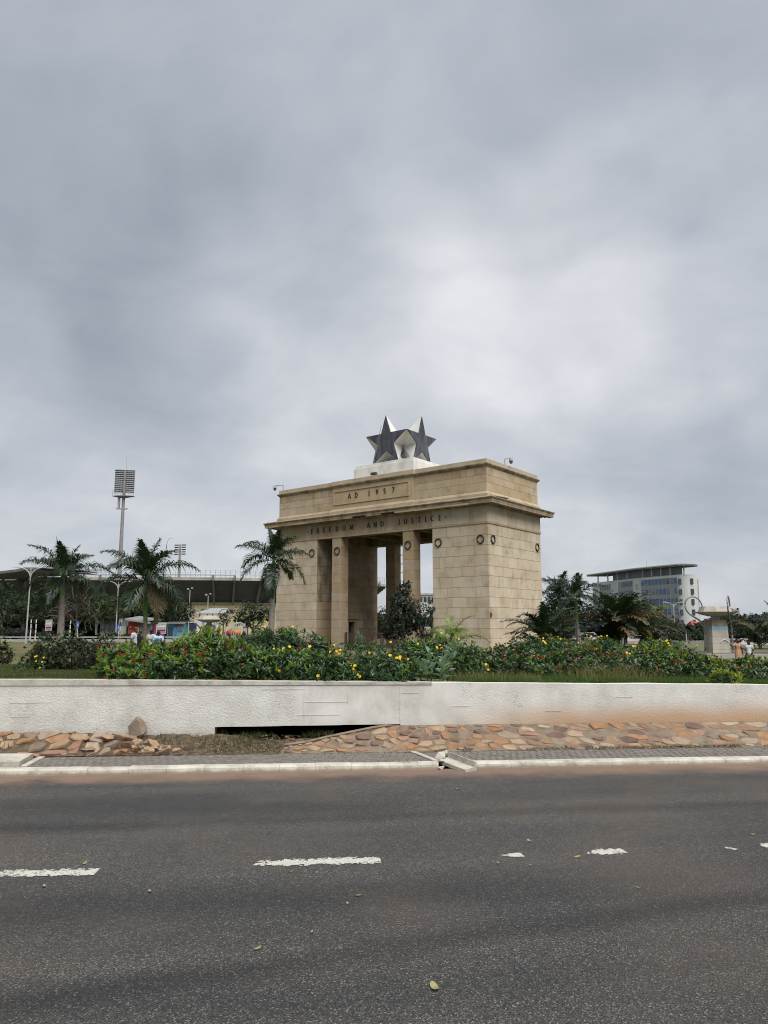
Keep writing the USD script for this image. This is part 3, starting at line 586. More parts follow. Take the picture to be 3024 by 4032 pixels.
# ------------------------------------------------------------------ dirt in front of the mouth
DS0, DS1 = at_t(500, 2960, .95)[0], at_t(1480, 2960, .95)[0]
ss = np.linspace(DS0, CS1 + .02, 90); tt = np.concatenate([np.linspace(.955, 1.55, 14), np.linspace(1.6, 2.6, 8)])
A, B = np.meshgrid(ss, tt, indexing='ij'); P = W(A, B, 0.0)
h = .09 + .21 * smooth((B - .95) / .6) * (1 - .45 * smooth((A - CS0 - .2) / .6) * smooth((CS1 - A) / .6)) + (meshkit.fbm(P * 6, 4, 2) - .5) * .10 * smooth((B - .95) / .15)
h = h - .06 * smooth((B - 1.6) / .6)
P[..., 2] = h; n_ = len(tt); I, J = np.meshgrid(np.arange(len(ss) - 1), np.arange(n_ - 1), indexing='ij')
solo('dirt', (P.reshape(-1, 3), np.stack([I * n_ + J, (I + 1) * n_ + J, (I + 1) * n_ + J + 1, I * n_ + J + 1], -1).reshape(-1, 4)), MATS['soil'], kind='structure', smooth=True)

# ------------------------------------------------------------------ stone pitching
RL = math.hypot(.60, .325)
RU, RN = np.array([.60, .325]) / RL, np.array([-.325, .60]) / RL      # up the slope, out of the slope, in (t, z)
def ramp_map(a, h=0.0):
    s, rr_ = a[:, 0], a[:, 1]; h = np.broadcast_to(h, s.shape)
    return W(s, .95 + rr_ * RU[0] + h * RN[0], .087 + rr_ * RU[1] + h * RN[1])
def stone_cell(poly, h, r, tilt=.012):
    c = np.array(poly.exterior.coords)[:-1]; n = len(c); ctr = c.mean(0)
    g = r.normal(size=2) * tilt / .1
    top = ctr + (c - ctr) * r.uniform(.80, .92, (n, 1)); hh = np.maximum(.004, h + ((top - ctr) @ g) + r.uniform(-.004, .004, n))
    v = np.vstack([ramp_map(c, -.02), ramp_map(c, hh * .55), ramp_map(top, hh), ramp_map(ctr[None], h * 1.08)])
    i = np.arange(n); j = (i + 1) % n; f = []
    for k in (0, 1): f += [np.stack([k * n + i, k * n + j, (k + 1) * n + j], 1), np.stack([k * n + i, (k + 1) * n + j, (k + 1) * n + i], 1)]
    f.append(np.stack([2 * n + i, 2 * n + j, np.full(n, 3 * n)], 1))
    return v, np.vstack(f)
def round_poly(p, r, k=.02):
    p = p.buffer(-k).buffer(k * .75)
    if p.is_empty or p.geom_type != 'Polygon': return None
    c = np.array(p.simplify(.004).exterior.coords)[:-1]
    c = c + r.normal(size=c.shape) * .006
    p = sg.Polygon(c)
    return p if p.is_valid and p.area > .002 else None
def pitching(root, region, n_per_m2, stretch, seed, tones, hmin, hmax, gap, shear=0.0, size=1.0, tilt=.012):
    r = np.random.default_rng(seed); x0, y0, x1, y1 = region.bounds
    n = int((x1 - x0 + .6) * (y1 - y0 + .6) * n_per_m2)
    p = np.stack([r.uniform(x0 - .3, x1 + .3, n), r.uniform(y0 - .3, y1 + .3, n)], 1)
    for _ in range(2):                                                # even the cells out a little
        q = p * [1 / stretch, 1]; vor = Voronoi(q)
        for k in range(n):
            rg = vor.regions[vor.point_region[k]]
            if rg and -1 not in rg: q[k] = q[k] * .45 + .55 * vor.vertices[rg].mean(0)
        p = q * [stretch, 1]
    vor = Voronoi(p * [1 / stretch, 1])
    for k in range(n):
        rg = vor.regions[vor.point_region[k]]
        if not rg or -1 in rg: continue
        c = vor.vertices[rg] * [stretch, 1]; c[:, 0] -= shear * c[:, 1]
        poly = sg.Polygon(c).intersection(region)
        if poly.is_empty or poly.geom_type != 'Polygon': continue
        poly = poly.buffer(-gap * r.uniform(.6, 1.6))
        if poly.is_empty or poly.geom_type != 'Polygon' or poly.area < .004: continue
        if r.uniform() < .05: continue
        poly = sa.scale(poly, r.uniform(.84, 1.0), r.uniform(.84, 1.0))
        poly = round_poly(poly, r)
        if poly is None: continue
        tone = r.choice(list(tones), p=np.array(list(tones.values())) / sum(tones.values()))
        part(root, 'stone', stone_cell(poly, r.uniform(hmin, hmax), r, tilt), MATS['field_stone_' + tone], smooth=35)
def up_ramp(px): return np.array(px)
pr_ = thing('stone_pitching', 'sloping bank of orange field stones set in mortar, right of the culvert mouth', 'stone bank')
# outline: the taper at its left end follows the culvert mouth
def ramp_px(u, v):
    """(s, r) on the ramp plane of a pixel"""
    d = pixel_ray(u, v); n3 = ROAD_N * RN[0] + np.array([0, 0, 1.0]) * RN[1]; O = ROAD_O + ROAD_N * .95 + np.array([0, 0, .087])
    P = CAM + d * (((O - CAM) @ n3) / (d @ n3)); e = P - O
    return e @ ROAD_E, e @ (ROAD_N * RU[0] + np.array([0, 0, 1.0]) * RU[1])
tap = [ramp_px(*a) for a in ((1106, 2958), (1122, 2936), (1200, 2926), (1290, 2905), (1390, 2884), (1470, 2868), (1540, 2858))]
ramp_poly = sg.Polygon([(tap[0][0], 0.0)] + [(a, max(b_, .03)) for a, b_ in tap[1:]] + [(tap[-1][0] + .12, RL), (9.6, RL), (9.6, 0)])
def slab_on_ramp(poly, h0, h1):
    m = trimesh.creation.extrude_polygon(poly, h1 - h0, engine='earcut'); v = np.array(m.vertices)
    return ramp_map(v[:, :2], v[:, 2] + h0), m.faces
part(pr_, 'mortar_bed', slab_on_ramp(ramp_poly.union(sg.box(9.5, 0, SR, RL)), -.14, .004), MATS['ramp_mortar'])
cap_poly = sg.Polygon([(a, max(b_, .03) - .035) for a, b_ in tap[1:]] + [(a, max(b_, .03) + .012) for a, b_ in tap[:0:-1]])
if cap_poly.is_valid: part(pr_, 'mortar_edge', slab_on_ramp(cap_poly, -.02, .035), MATS['ramp_mortar'])
body = ramp_poly.buffer(-.008)
split = tap[-1][0] + 1.1
pitching(pr_, body.intersection(sg.box(-5, .0, split, 1)), 38, 1.35, 11, {'orange': 4, 'tan': 5, 'rose': 3, 'purple': 2, 'pale': 2, 'grey': 1}, .009, .024, .005)
pitching(pr_, body.intersection(sg.box(split, .0, 9.6, 1)), 32, 1.6, 12, {'orange': 4, 'tan': 5, 'rose': 4, 'purple': 2, 'pale': 2, 'grey': 2}, .005, .014, .004, shear=.55)

pl_ = thing('broken_stone_pitching', 'broken bank of pale and orange field stones under the wall at far left', 'stone bank')
la, lb = at_t(715, 2930, 1.1)[0], at_t(330, 2960, 1.0)[0]
left_poly = sg.Polygon([(-9.5, 0), (la + .12, 0), (la, .16), (at_t(640, 2915, 1.4)[0], .34), (at_t(480, 2895, 1.5)[0], .52), (at_t(360, 2880, 1.5)[0], RL * .9), (-9.5, RL)])
part(pl_, 'mortar_bed', slab_on_ramp(left_poly.buffer(-.03), -.14, -.004), MATS['soil'])
lsp = at_t(330, 2930, 1.2)[0]
pitching(pl_, left_poly.intersection(sg.box(-9.5, 0, lsp, 1)).buffer(-.006), 22, 1.45, 21, {'orange': 4, 'tan': 3, 'grey': 4, 'rose': 2, 'pale': 1}, .008, .028, .004, shear=-.3, tilt=.02)
pitching(pl_, left_poly.intersection(sg.box(lsp, 0, 5, 1)).buffer(-.006), 34, 1.1, 22, {'tan': 5, 'pale': 4, 'grey': 3, 'orange': 2}, .025, .065, .010, tilt=.045)
# loose stones lying on it, and the boulder against the wall
r = np.random.default_rng(31)
def loose(u, v, s3, rz, tone, name, label, n=18, z=None, squash=None):
    a_, b_ = ramp_px(u, v); P = ramp_map(np.array([[a_, b_]]), s3[2] * .35)[0]
    m = rock(*s3, np.random.default_rng(int(u)), n); v_ = rotz(np.array(m.vertices), rz)
    if squash is not None: v_[:, 0] *= np.interp(v_[:, 2], [-s3[2], s3[2]], squash)
    solo(name, (v_, m.faces), MATS['field_stone_' + tone], label, 'rock', loc=P, smooth=25)
loose(540, 2882, (.20, .12, .185), 15, 'grey', 'boulder', 'pointed grey-brown boulder standing against the white wall', 26, squash=(1.25, .30))
loose(425, 2915, (.125, .10, .085), 20, 'tan', 'loose_stone', 'blocky tan stone tilted on the broken bank, left of the pointed boulder')
loose(507, 2910, (.155, .09, .045), -5, 'tan', 'loose_stone', 'flat tan slab propped over a hollow just below the pointed boulder')
loose(352, 2915, (.10, .08, .05), 0, 'tan', 'loose_stone', 'rounded tan stone on the broken bank left of the blocky stone')
loose(530, 2946, (.06, .12, .04), 35, 'pale', 'loose_stone', 'long pale stone leaning in the broken bank under the flat slab')
loose(575, 2953, (.07, .10, .045), 25, 'tan', 'loose_stone', 'tan stone by the footway, right of the long leaning pale stone')
loose(607, 2946, (.05, .11, .04), 40, 'tan', 'loose_stone', 'narrow tan stone leaning near the right end of the broken bank')
loose(650, 2948, (.06, .055, .045), 10, 'orange', 'loose_stone', 'small orange stone at the right end of the broken bank')
loose(345, 2955, (.16, .10, .05), -12, 'tan', 'loose_stone', 'broad tan stone lying at the footway below the blocky stone')
loose(583, 2922, (.08, .07, .05), 0, 'grey', 'loose_stone', 'small grey stone right below the pointed boulder')

# ------------------------------------------------------------------ lane dashes, worn to pieces
def worn(u0, v0, u1, v1, wid, seed, keep=(.0, 1.0), slant=.0):
    """a painted dash between two pixels; wear eats its left end"""
    A, B = atz(u0, v0, 0), atz(u1, v1, 0); d = B - A; L = np.linalg.norm(d); d /= L; nn = np.array([-d[1], d[0], 0])
    r = np.random.default_rng(seed); cell = .016
    nx, ny = int(L / cell), max(2, int(wid / cell)); keepc = []
    for i in range(nx):
        for j in range(ny):
            x, y = (i + .5) / nx, (j + .5) / ny
            k = .45 * meshkit.fbm(np.array([[i * .28, j * .4, seed * 3.1]]), 3, seed)[0] + .55 * meshkit.fbm(np.array([[i * .9, j * 1.1, seed * 5.3]]), 2, seed + 1)[0] + .55 * np.interp(x, [0, keep[0] + .001, keep[1], 1], [-.45, .08, .30, .34]) - .30 * abs(y - .5) ** 2 * 4
            if k > .50: keepc.append(sg.box(i * cell, j * cell, (i + 1.08) * cell, (j + 1.08) * cell))
    g = unary_union(keepc).buffer(.004).buffer(-.004).simplify(.002)
    b = MB()
    for p in getattr(g, 'geoms', [g]):
        if p.area < .0006: continue
        tr = trimesh.creation.triangulate_polygon(p, engine='earcut'); q = tr[0]
        b.add(np.stack([q[:, 0], q[:, 1], np.full(len(q), .004)], 1) @ np.stack([d, nn, [0, 0, 1.0]]) + A - nn * wid / 2, tr[1])
    return b
for i, (a_, lab) in enumerate((((-90, 3442, 383, 3434, .20, 3, (.1, .3)), 'worn white lane dash at the left edge of the road'),
                   ((968, 3402, 1502, 3386, .215, 5, (.10, .30)), 'worn white lane dash in the middle of the road, the longest'),
                   ((1920, 3374, 2056, 3366, .15, 8, (.55, .7)), 'small remnant of a white lane dash right of the middle'),
                   ((2232, 3362, 2462, 3351, .20, 6, (.45, .6)), 'white lane dash with a ragged left end, right of centre'),
                   ((2850, 3336, 2902, 3346, .06, 9, (.0, .2)), 'thin slanting scrap of white road paint at the right'),
                   ((2968, 3332, 3140, 3322, .20, 10, (.2, .3)), 'white lane dash cut by the right edge of the view'))):
    solo('lane_dash', worn(*a_), MATS['road_paint'], lab, 'road marking')

# fallen leaves on the road
r = np.random.default_rng(77)
LEAF_LABELS = ['largest yellow-green fallen leaf, nearest on the asphalt', 'small leaf on the asphalt below the longest lane dash', 'leaf on the asphalt just above the leftmost lane dash', 'leaf on the asphalt just below the leftmost lane dash', 'leaf in the lane between the two left lane dashes, lower down', 'leaf near the kerb just right of the broken kerb stone', 'leaf just above the small lane dash remnant', 'leaf touching the lower edge of the ragged lane dash', 'tiny pale scrap just below the small lane dash remnant', 'tiny pale scrap left of and below the small lane dash remnant', 'lonely tiny leaf halfway down the left of the road', 'tiny leaf hugging the lower edge of the longest lane dash', 'small leaf low on the road, left of centre', 'tiny leaf well below the ragged lane dash at the right', 'tiny leaf close beside the one below the longest dash', 'tiny leaf above the lane dash at the right edge']
leafpx = [(1710, 3888, 1.5), (1410, 3528, .9), (332, 3402, 1.0), (175, 3492, .8), (590, 3512, .8), (1804, 3108, 1.1), (2084, 3312, 1.0), (2272, 3376, 1.1), (2094, 3410, .7), (1962, 3400, .7), (1228, 3674, .6), (1145, 3434, .7), (1013, 3738, .8), (2514, 3498, .7), (1370, 3560, .5), (2965, 3287, .6)]
for i, (u, v, k) in enumerate(leafpx):
    P = atz(u, v, .004); L = .034 * k; a = np.linspace(0, PI, 6)
    up = np.stack([np.cos(a) * L, np.sin(a) * L * .42, .006 + .008 * np.abs(np.cos(a))], 1); lo = np.stack([np.cos(a[1:-1][::-1]) * L, -np.sin(a[1:-1]) * L * .42, .003 + .008 * np.abs(np.cos(a[1:-1]))], 1)
    o = np.vstack([up, lo]); n = len(o); c = o.mean(0); c[2] = .002
    vv = rotz(np.vstack([o, c]), r.uniform(0, 360)); ff = np.array([[k2, (k2 + 1) % n, n] for k2 in range(n)])
    solo('fallen_leaf', (vv, ff), MATS['dry_leaf'], LEAF_LABELS[i], 'leaf', 'fallen leaves scattered on the road', loc=P)

# ================================================================== THE ARCH
AYAW = 0.66523; AC = np.array([8.4757, 60.0, 0.0])
AX = np.array([math.cos(AYAW), -math.sin(AYAW), 0]); AY = np.array([math.sin(AYAW), math.cos(AYAW), 0])
def on_front(u, v, y0=0.0):
    d = pixel_ray(u, v); k = ((AC + AY * y0 - CAM) @ AY) / (d @ AY); P = CAM + d * k; return (P - AC) @ AX, P[2]
def on_side(u, v, x0=0.0):
    d = pixel_ray(u, v); k = ((AC + AX * x0 - CAM) @ AX) / (d @ AX); P = CAM + d * k; return (P - AC) @ AY, P[2]
ARZ = -math.degrees(AYAW)
arch = thing('triumphal_arch', 'great tan sandstone triumphal arch with square openings and dark raised lettering', 'arch', AC, ARZ)
AW, AT, LEGX = 24.58, 9.4, 5.5
ROWS = [10.40, 9.46, 8.63, 7.81, 6.90, 6.09, 5.20, 4.38, 3.55, 2.66, 1.87, 1.08, 0.25, -0.6]
JT, SL = .010, .06
r = np.random.default_rng(101)
def block(parent, name, x0, x1, y0, y1, z0, z1, m='arch_stone', bev=.009):
    part(parent, name, chamfer_box(x0, x1, y0, y1, z0, z1, bev), MATS[m])
def joints(a, b, w, off):
    """positions of the upright joints of one course"""
    n = max(1, round((b - a) / w)); e = [a + (b - a) * k / n for k in range(n + 1)]
    if off:
        h = (b - a) / n; e = [a, a + h * r.uniform(.42, .58)] + [a + h * (k + .5) + r.uniform(-.12, .12) for k in range(1, n)] + [b]
    else: e = [a] + [x + r.uniform(-.12, .12) for x in e[1:-1]] + [b]
    if len(e) > 4 and r.uniform() < .35: e.pop(r.integers(1, len(e) - 1))   # now and then one long stone
    return e
def face_front(parent, xa, xb, rows, w, m='arch_stone', name='stone_block', y=0.0, off0=0):
    for k in range(len(rows) - 1):
        e = joints(xa, xb, w, (k + off0) % 2)
        for a, b in zip(e[:-1], e[1:]):
            d = r.uniform(-.004, .004); block(parent, name, a + JT, b - JT, y + d, y + SL + .01, rows[k + 1] + JT, rows[k] - JT, m)
def face_side(parent, x, ya, yb, rows, w, m='arch_stone', name='stone_block', off0=0):
    for k in range(len(rows) - 1):
        e = joints(ya, yb, w, (k + off0) % 2)
        for a, b in zip(e[:-1], e[1:]):
            d = r.uniform(-.004, .004); block(parent, name, x - SL - .01, x + d, a + JT, b - JT, rows[k + 1] + JT, rows[k] - JT, m)
# right leg
leg = part(arch, 'right_leg', MB().box(-LEGX, -SL, SL, AT, -.6, 10.40), MATS['joint_mortar'])
face_front(leg, -LEGX, 0, ROWS, 1.45)
face_side(leg, 0, SL + .012, AT, ROWS, 1.62, off0=1)
# left leg; its inner face is pierced by the door
lx = -AW + LEGX + .06
DY0, DY1 = on_side(1376.0, 2470, lx)[0], on_side(1396.5, 2470, lx)[0]
DY0 = min(DY0, DY1 - 1.0); DZ1 = on_side(1384, 2448, lx)[1]
lleg = part(arch, 'left_leg', MB().box(-AW, lx - SL, SL, DY0, -.6, 10.40).box(-AW, lx - SL, DY1, AT, -.6, 10.40).box(-AW, lx - SL, DY0, DY1, DZ1, 10.40).box(-AW, lx - 1.2, DY0, DY1, -.6, DZ1), MATS['joint_mortar'])
face_front(lleg, -AW, lx, ROWS, 1.5)
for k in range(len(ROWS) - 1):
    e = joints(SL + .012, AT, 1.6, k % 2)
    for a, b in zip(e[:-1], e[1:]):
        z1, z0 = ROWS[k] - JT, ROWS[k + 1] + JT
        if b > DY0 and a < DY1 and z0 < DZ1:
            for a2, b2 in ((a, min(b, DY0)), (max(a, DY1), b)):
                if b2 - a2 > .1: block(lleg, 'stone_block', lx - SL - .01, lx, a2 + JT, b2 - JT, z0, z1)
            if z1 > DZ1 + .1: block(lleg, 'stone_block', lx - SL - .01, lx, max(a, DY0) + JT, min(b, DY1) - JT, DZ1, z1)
        else: block(lleg, 'stone_block', lx - SL - .01, lx + r.uniform(-.004, .004), a + JT, b - JT, z0, z1, 'weathered_stone' if a < 2.2 and k < 7 else 'shaft_stone')  # inner face in darker stone, darkest high up near the front
dw = part(arch, 'doorway', MB().box(lx, lx + .10, DY0 - .28, DY0, -.6, DZ1 + .28).box(lx, lx + .10, DY1, DY1 + .28, -.6, DZ1 + .28).box(lx, lx + .10, DY0, DY1, DZ1, DZ1 + .28).box(lx, lx + .22, DY0 - .4, DY1 + .4, DZ1 + .282, DZ1 + .42), MATS['attic_stone'])
part(dw, 'door_leaf', MB().box(lx - .55, lx - .5, DY0, DY1, -.6, DZ1), MATS['dark_metal'])
# pillars: one stone to each course
for nm, x0, x1 in (('left_pillar', -AW + 7.52, -AW + 8.66), ('right_pillar', -8.66, -7.52)):
    for y0, y1 in ((0.0, 1.06), (AT - 1.06, AT)):
        p = part(arch, nm, MB().box(x0 + .04, x1 - .04, y0 + .04, y1 - .04, -.6, 10.40), MATS['joint_mortar'])
        rows = ROWS if y0 == 0 else ROWS
        for k in range(len(rows) - 1):
            j = r.uniform(-.004, .004); block(p, 'pillar_block', x0 + j, x1 + j, y0 + j, y1 + j, rows[k + 1] + JT * .6, rows[k] - JT * .6, 'shaft_stone')
# entablature: beams all round, open coffer above
Z0, Z1 = 10.40, 11.92
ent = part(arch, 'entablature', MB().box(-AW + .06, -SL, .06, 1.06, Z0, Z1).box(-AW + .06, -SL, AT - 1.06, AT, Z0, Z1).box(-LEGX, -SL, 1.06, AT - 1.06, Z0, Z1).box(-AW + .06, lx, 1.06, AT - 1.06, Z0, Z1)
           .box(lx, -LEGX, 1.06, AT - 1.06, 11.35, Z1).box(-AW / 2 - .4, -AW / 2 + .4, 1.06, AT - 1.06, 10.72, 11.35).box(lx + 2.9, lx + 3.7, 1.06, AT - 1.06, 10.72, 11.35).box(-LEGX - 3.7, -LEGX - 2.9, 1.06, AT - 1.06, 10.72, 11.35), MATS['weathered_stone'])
fx = [-AW, -22.9, -20.95, -18.3, -16.4, -14.0, -11.6, -9.3, -7.1, -5.5, -3.55, -1.75, 0.0]
for a, b in zip(fx[:-1], fx[1:]): block(ent, 'frieze_block', a + JT * .7, b - JT * .7, -.03 + r.uniform(-.004, .004), SL + .01, Z0 + .13, Z1, 'frieze_stone' if b < -4 else 'arch_stone')
sy = [SL + .012, 1.75, 3.3, 4.85, 6.4, 8.0, AT]
for a, b in zip(sy[:-1], sy[1:]): block(ent, 'frieze_block', -SL, .03 + r.uniform(-.004, .004), a + JT * .7, b - JT * .7, Z0 + .13, Z1)
def ring(b, o0, z0, o1, z1, sides=True):
    b.frustum((-AW - o0, o0, -o0, AT + o0), z0, (-AW - o1, o1, -o1, AT + o1), z1)
def ring_tube(b, o_in, o_out, z0, z1):
    """a square band round the arch between two outlines"""
    x0, x1, y0, y1 = -AW - o_out, o_out, -o_out, AT + o_out; xi0, xi1, yi0, yi1 = -AW - o_in, o_in, -o_in, AT + o_in
    b.box(x0, x1, y0, yi0, z0, z1); b.box(x0, x1, yi1, y1, z0, z1); b.box(x0, xi0, yi0, yi1, z0, z1); b.box(xi1, x1, yi0, yi1, z0, z1)
b = MB(); ring_tube(b, -.0, .075, Z0 - .03, Z0 + .055); ring_tube(b, -.0, .05, Z0 + .055, Z0 + .125)
part(ent, 'band_moulding', b, MATS['shaft_stone'])
# cornice
cor = part(arch, 'cornice', (lambda b: (ring(b, .10, 11.84, .32, 12.0), b)[1])(MB()), MATS['weathered_stone'])
b = MB(); ring(b, .93, 12.06, .93, 12.20); part(cor, 'cornice_soffit', b, MATS['weathered_stone'])
b = MB(); ring(b, .94, 12.205, 1.04, 12.33); ring(b, 1.04, 12.33, 1.04, 12.385); ring(b, 1.035, 12.386, .20, 12.62); part(cor, 'cornice_crown', b, MATS['weathered_stone'])
# the drip course below: separate stones, two of them lost
gaps = [(on_front(1050 + .3617 * a, 2000 + .3617 * y, -.9)[0], on_front(1050 + .3617 * b_, 2000 + .3617 * y, -.9)[0]) for a, b_, y in ((930, 1076, 85), (1240, 1388, 40))]
xs = -AW - .92
e = [-AW - .92]
cuts = sorted([c for g in gaps for c in g]); allx = [-AW - .92, -23.5, -21.4, -19.5, -17.8] + cuts + [-8.6, -6.8, -4.9, -3.0, -1.2, .92]
allx = sorted(allx)
for a, b_ in zip(allx[:-1], allx[1:]):
    if b_ - a < .2: continue
    if any(abs(a - g[0]) < .05 and abs(b_ - g[1]) < .05 for g in gaps): continue
    block(cor, 'drip_block', a + .008, b_ - .008, -.92, -.50, 11.90 + r.uniform(-.006, .006), 12.058, 'attic_stone' if r.uniform() < .5 else 'weathered_stone')
part(cor, 'drip_course', MB().box(.50, .92, -.498, AT + .9, 11.90, 12.058).box(-AW - .92, -AW - .5, -.498, AT + .9, 11.90, 12.058), MATS['weathered_stone'])
b = MB()
for y in np.arange(.3, AT + .6, .42): b.box(.10, .50, y, y + .2, 11.94, 12.058)
part(cor, 'soffit_blocks', b, MATS['weathered_stone'])
# attic storey
ax0, ax1, ay0, ay1 = -AW + .1, -.1, .1, AT - .1
at_ = part(arch, 'attic', MB().box(ax0 + SL, ax1 - SL, ay0 + SL, ay1, 12.5, 15.45), MATS['joint_mortar'])
AR = [15.14, 14.46, 13.83, 13.10]
PX0, PX1 = -17.02, -7.45
for xa, xb in ((ax0, PX0), (PX1, ax1)):
    for k in range(3):
        ee = joints(xa, xb, 2.35, k % 2)
        for a, b_ in zip(ee[:-1], ee[1:]): block(at_, 'attic_block', a + JT * .7, b_ - JT * .7, ay0 + r.uniform(-.004, .004), ay0 + SL + .01, AR[k + 1] + JT * .7, AR[k] - JT * .7, 'attic_top_stone' if k == 0 else 'attic_stone')
for k in range(3):
    ee = joints(ay0 + SL + .012, ay1, 2.2, (k + 1) % 2)
    for a, b_ in zip(ee[:-1], ee[1:]): block(at_, 'attic_block', ax1 - SL - .01, ax1 + r.uniform(-.004, .004), a + JT * .7, b_ - JT * .7, AR[k + 1] + JT * .7, AR[k] - JT * .7, 'attic_stone')
PY = -.08
block(at_, 'centre_panel', PX0, PX1, PY, ay0 + .1, 13.10, 15.14, 'attic_stone')
b = MB(); fx0, fx1, fz0, fz1 = -16.86, -7.84, 13.48, 14.86
for x0, x1, z0, z1 in ((fx0, fx1, fz0, fz0 + .12), (fx0, fx1, fz1 - .12, fz1), (fx0, fx0 + .12, fz0 + .12, fz1 - .12), (fx1 - .12, fx1, fz0 + .12, fz1 - .12)): b.box(x0, x1, PY - .07, PY, z0, z1)
part(at_, 'panel_frame', b, MATS['attic_stone'])
def aring(b, o0, z0, o1, z1):
    b.frustum((ax0 - o0, ax1 + o0, ay0 - o0, ay1 + o0), z0, (ax0 - o1, ax1 + o1, ay0 - o1, ay1 + o1), z1)
    b.frustum((PX0 - o0, PX1 + o0, PY - o0, ay0 + .05), z0 + .001, (PX0 - o1, PX1 + o1, PY - o1, ay0 + .05), z1 + .001)
b = MB(); aring(b, .16, 12.55, .16, 12.86); aring(b, .14, 12.862, .02, 13.09); part(at_, 'plinth', b, MATS['attic_stone'])
b = MB(); aring(b, .02, 15.142, .20, 15.34); aring(b, .20, 15.342, .20, 15.42); part(at_, 'cap_moulding', b, MATS['weathered_stone'])
b = MB(); aring(b, .045, 15.422, .045, 15.80); part(at_, 'coping', b, MATS['attic_stone'])

# lettering: stems with small serifs, thick and thin strokes
def arcp(cx, cy, rx, ry, a0, a1, n=14):
    a = np.radians(np.linspace(a0, a1, n)); return [(cx + rx * math.cos(t), cy + ry * math.sin(t)) for t in a]
TK, TN = .175, .105
GL = {'A': (.72, [([(.02, 0), (.36, 1)], TN), ([(.36, 1), (.70, 0)], TK), ([(.14, .34), (.58, .34)], TN)]), 'D': (.70, [([(.10, 0), (.10, 1)], TK), ([(.10, .955), (.28, .955)] + arcp(.28, .5, .36, .455, 90, -90) + [(.10, .045)], TN * 1.2)]),
      '1': (.2, [([(.10, 0), (.10, 1)], TK)]), '9': (.52, [(arcp(.26, .70, .21, .26, 0, 360, 20), TN * 1.25), (arcp(.02, .70, .45, .62, 0, -72, 8), TN * 1.2)]),
      '5': (.50, [([(.46, .96), (.12, .96), (.09, .58)] + arcp(.22, .32, .24, .28, 100, -120), TN * 1.25)]), '7': (.50, [([(.03, .95), (.47, .95), (.18, 0)], TN * 1.3)]),
      'F': (.48, [([(.10, 0), (.10, 1)], TK), ([(.10, .955), (.46, .955)], TN), ([(.10, .52), (.38, .52)], TN)]), 'E': (.50, [([(.10, 0), (.10, 1)], TK), ([(.10, .955), (.46, .955)], TN), ([(.10, .52), (.40, .52)], TN), ([(.10, .045), (.48, .045)], TN)]),
      'R': (.62, [([(.10, 0), (.10, 1)], TK), ([(.10, .955)] + arcp(.24, .73, .22, .225, 90, -90) + [(.10, .505)], TN * 1.15), ([(.26, .5), (.58, 0)], TK * .9)]), 'O': (.78, [(arcp(.39, .5, .32, .45, 0, 360, 28), TN * 1.35)]),
      'M': (.86, [([(.08, 0), (.14, 1)], TN), ([(.14, 1), (.43, .08)], TK), ([(.43, .08), (.72, 1)], TN), ([(.72, 1), (.78, 0)], TK)]), 'N': (.74, [([(.10, 0), (.10, 1)], TN), ([(.10, 1), (.64, 0)], TK), ([(.64, 0), (.64, 1)], TN)]),
      'J': (.36, [([(.24, 1), (.24, .12)] + arcp(.08, .12, .16, .16, 0, -100, 8), TK * .8)]), 'U': (.70, [([(.10, 1), (.10, .32)] + arcp(.35, .32, .25, .27, 180, 360) + [(.60, 1)], TN * 1.3)]),
      'S': (.52, [(arcp(.26, .735, .18, .215, 30, 270, 12) + arcp(.26, .27, .20, .235, 90, -150, 12), TN * 1.4)]), 'T': (.64, [([(.32, 0), (.32, 1)], TK), ([(.02, .955), (.62, .955)], TN)]), 'I': (.2, [([(.10, 0), (.10, 1)], TK)]),
      'C': (.66, [(arcp(.38, .5, .31, .45, 50, 310, 22), TN * 1.35)]), 'G': (.7, [(arcp(.38, .5, .31, .45, 50, 330, 22) , TN * 1.35), ([(.66, .05), (.66, .45), (.45, .45)], TN)]), 'Y': (.66, [([(.04, 1), (.33, .48)], TK), ([(.62, 1), (.33, .48), (.33, 0)], TN * 1.3)]),
      'H': (.70, [([(.10, 0), (.10, 1)], TK), ([(.60, 0), (.60, 1)], TK), ([(.10, .52), (.60, .52)], TN)])}
def glyph(ch, h):
    w, st_ = GL[ch]; g = []
    for pts, t in st_:
        g.append(sg.LineString(pts).buffer(t / 2, cap_style=2, join_style=2, mitre_limit=2))
        if len(pts) == 2 and abs(pts[0][0] - pts[1][0]) < .12 and abs(pts[0][1] - pts[1][1]) > .5:
            for x, y in pts: g.append(sg.box(x - t / 2 - .05, min(max(y - .03, 0), .94), x + t / 2 + .05, min(max(y - .03, 0), .94) + .06))
    return sa.scale(sa.translate(unary_union(g), -w / 2, 0), h, h, origin=(0, 0))
def letter(parent, ch, x, z, h, y, m='bronze_dark', th=.05):
    b = MB(); g = glyph(ch, h)
    for p in getattr(g, 'geoms', [g]): b.prism(p, 0, th, lambda v: np.stack([x + v[:, 0], y - v[:, 2], z + v[:, 1]], 1))
    part(parent, 'letter', b, MATS[m], label=f'letter {ch}')
def r3(x, y): return 1050 + .4220 * x, 1600 + .4220 * y
for ch, x, y in (('A', 773, 835), ('D', 838, 828), ('1', 957, 812), ('9', 1031, 800), ('5', 1101, 788), ('7', 1181, 778)):
    X, Z = on_front(*r3(x, y), PY); letter(arch, ch, X, 13.98, .47, PY + .005)
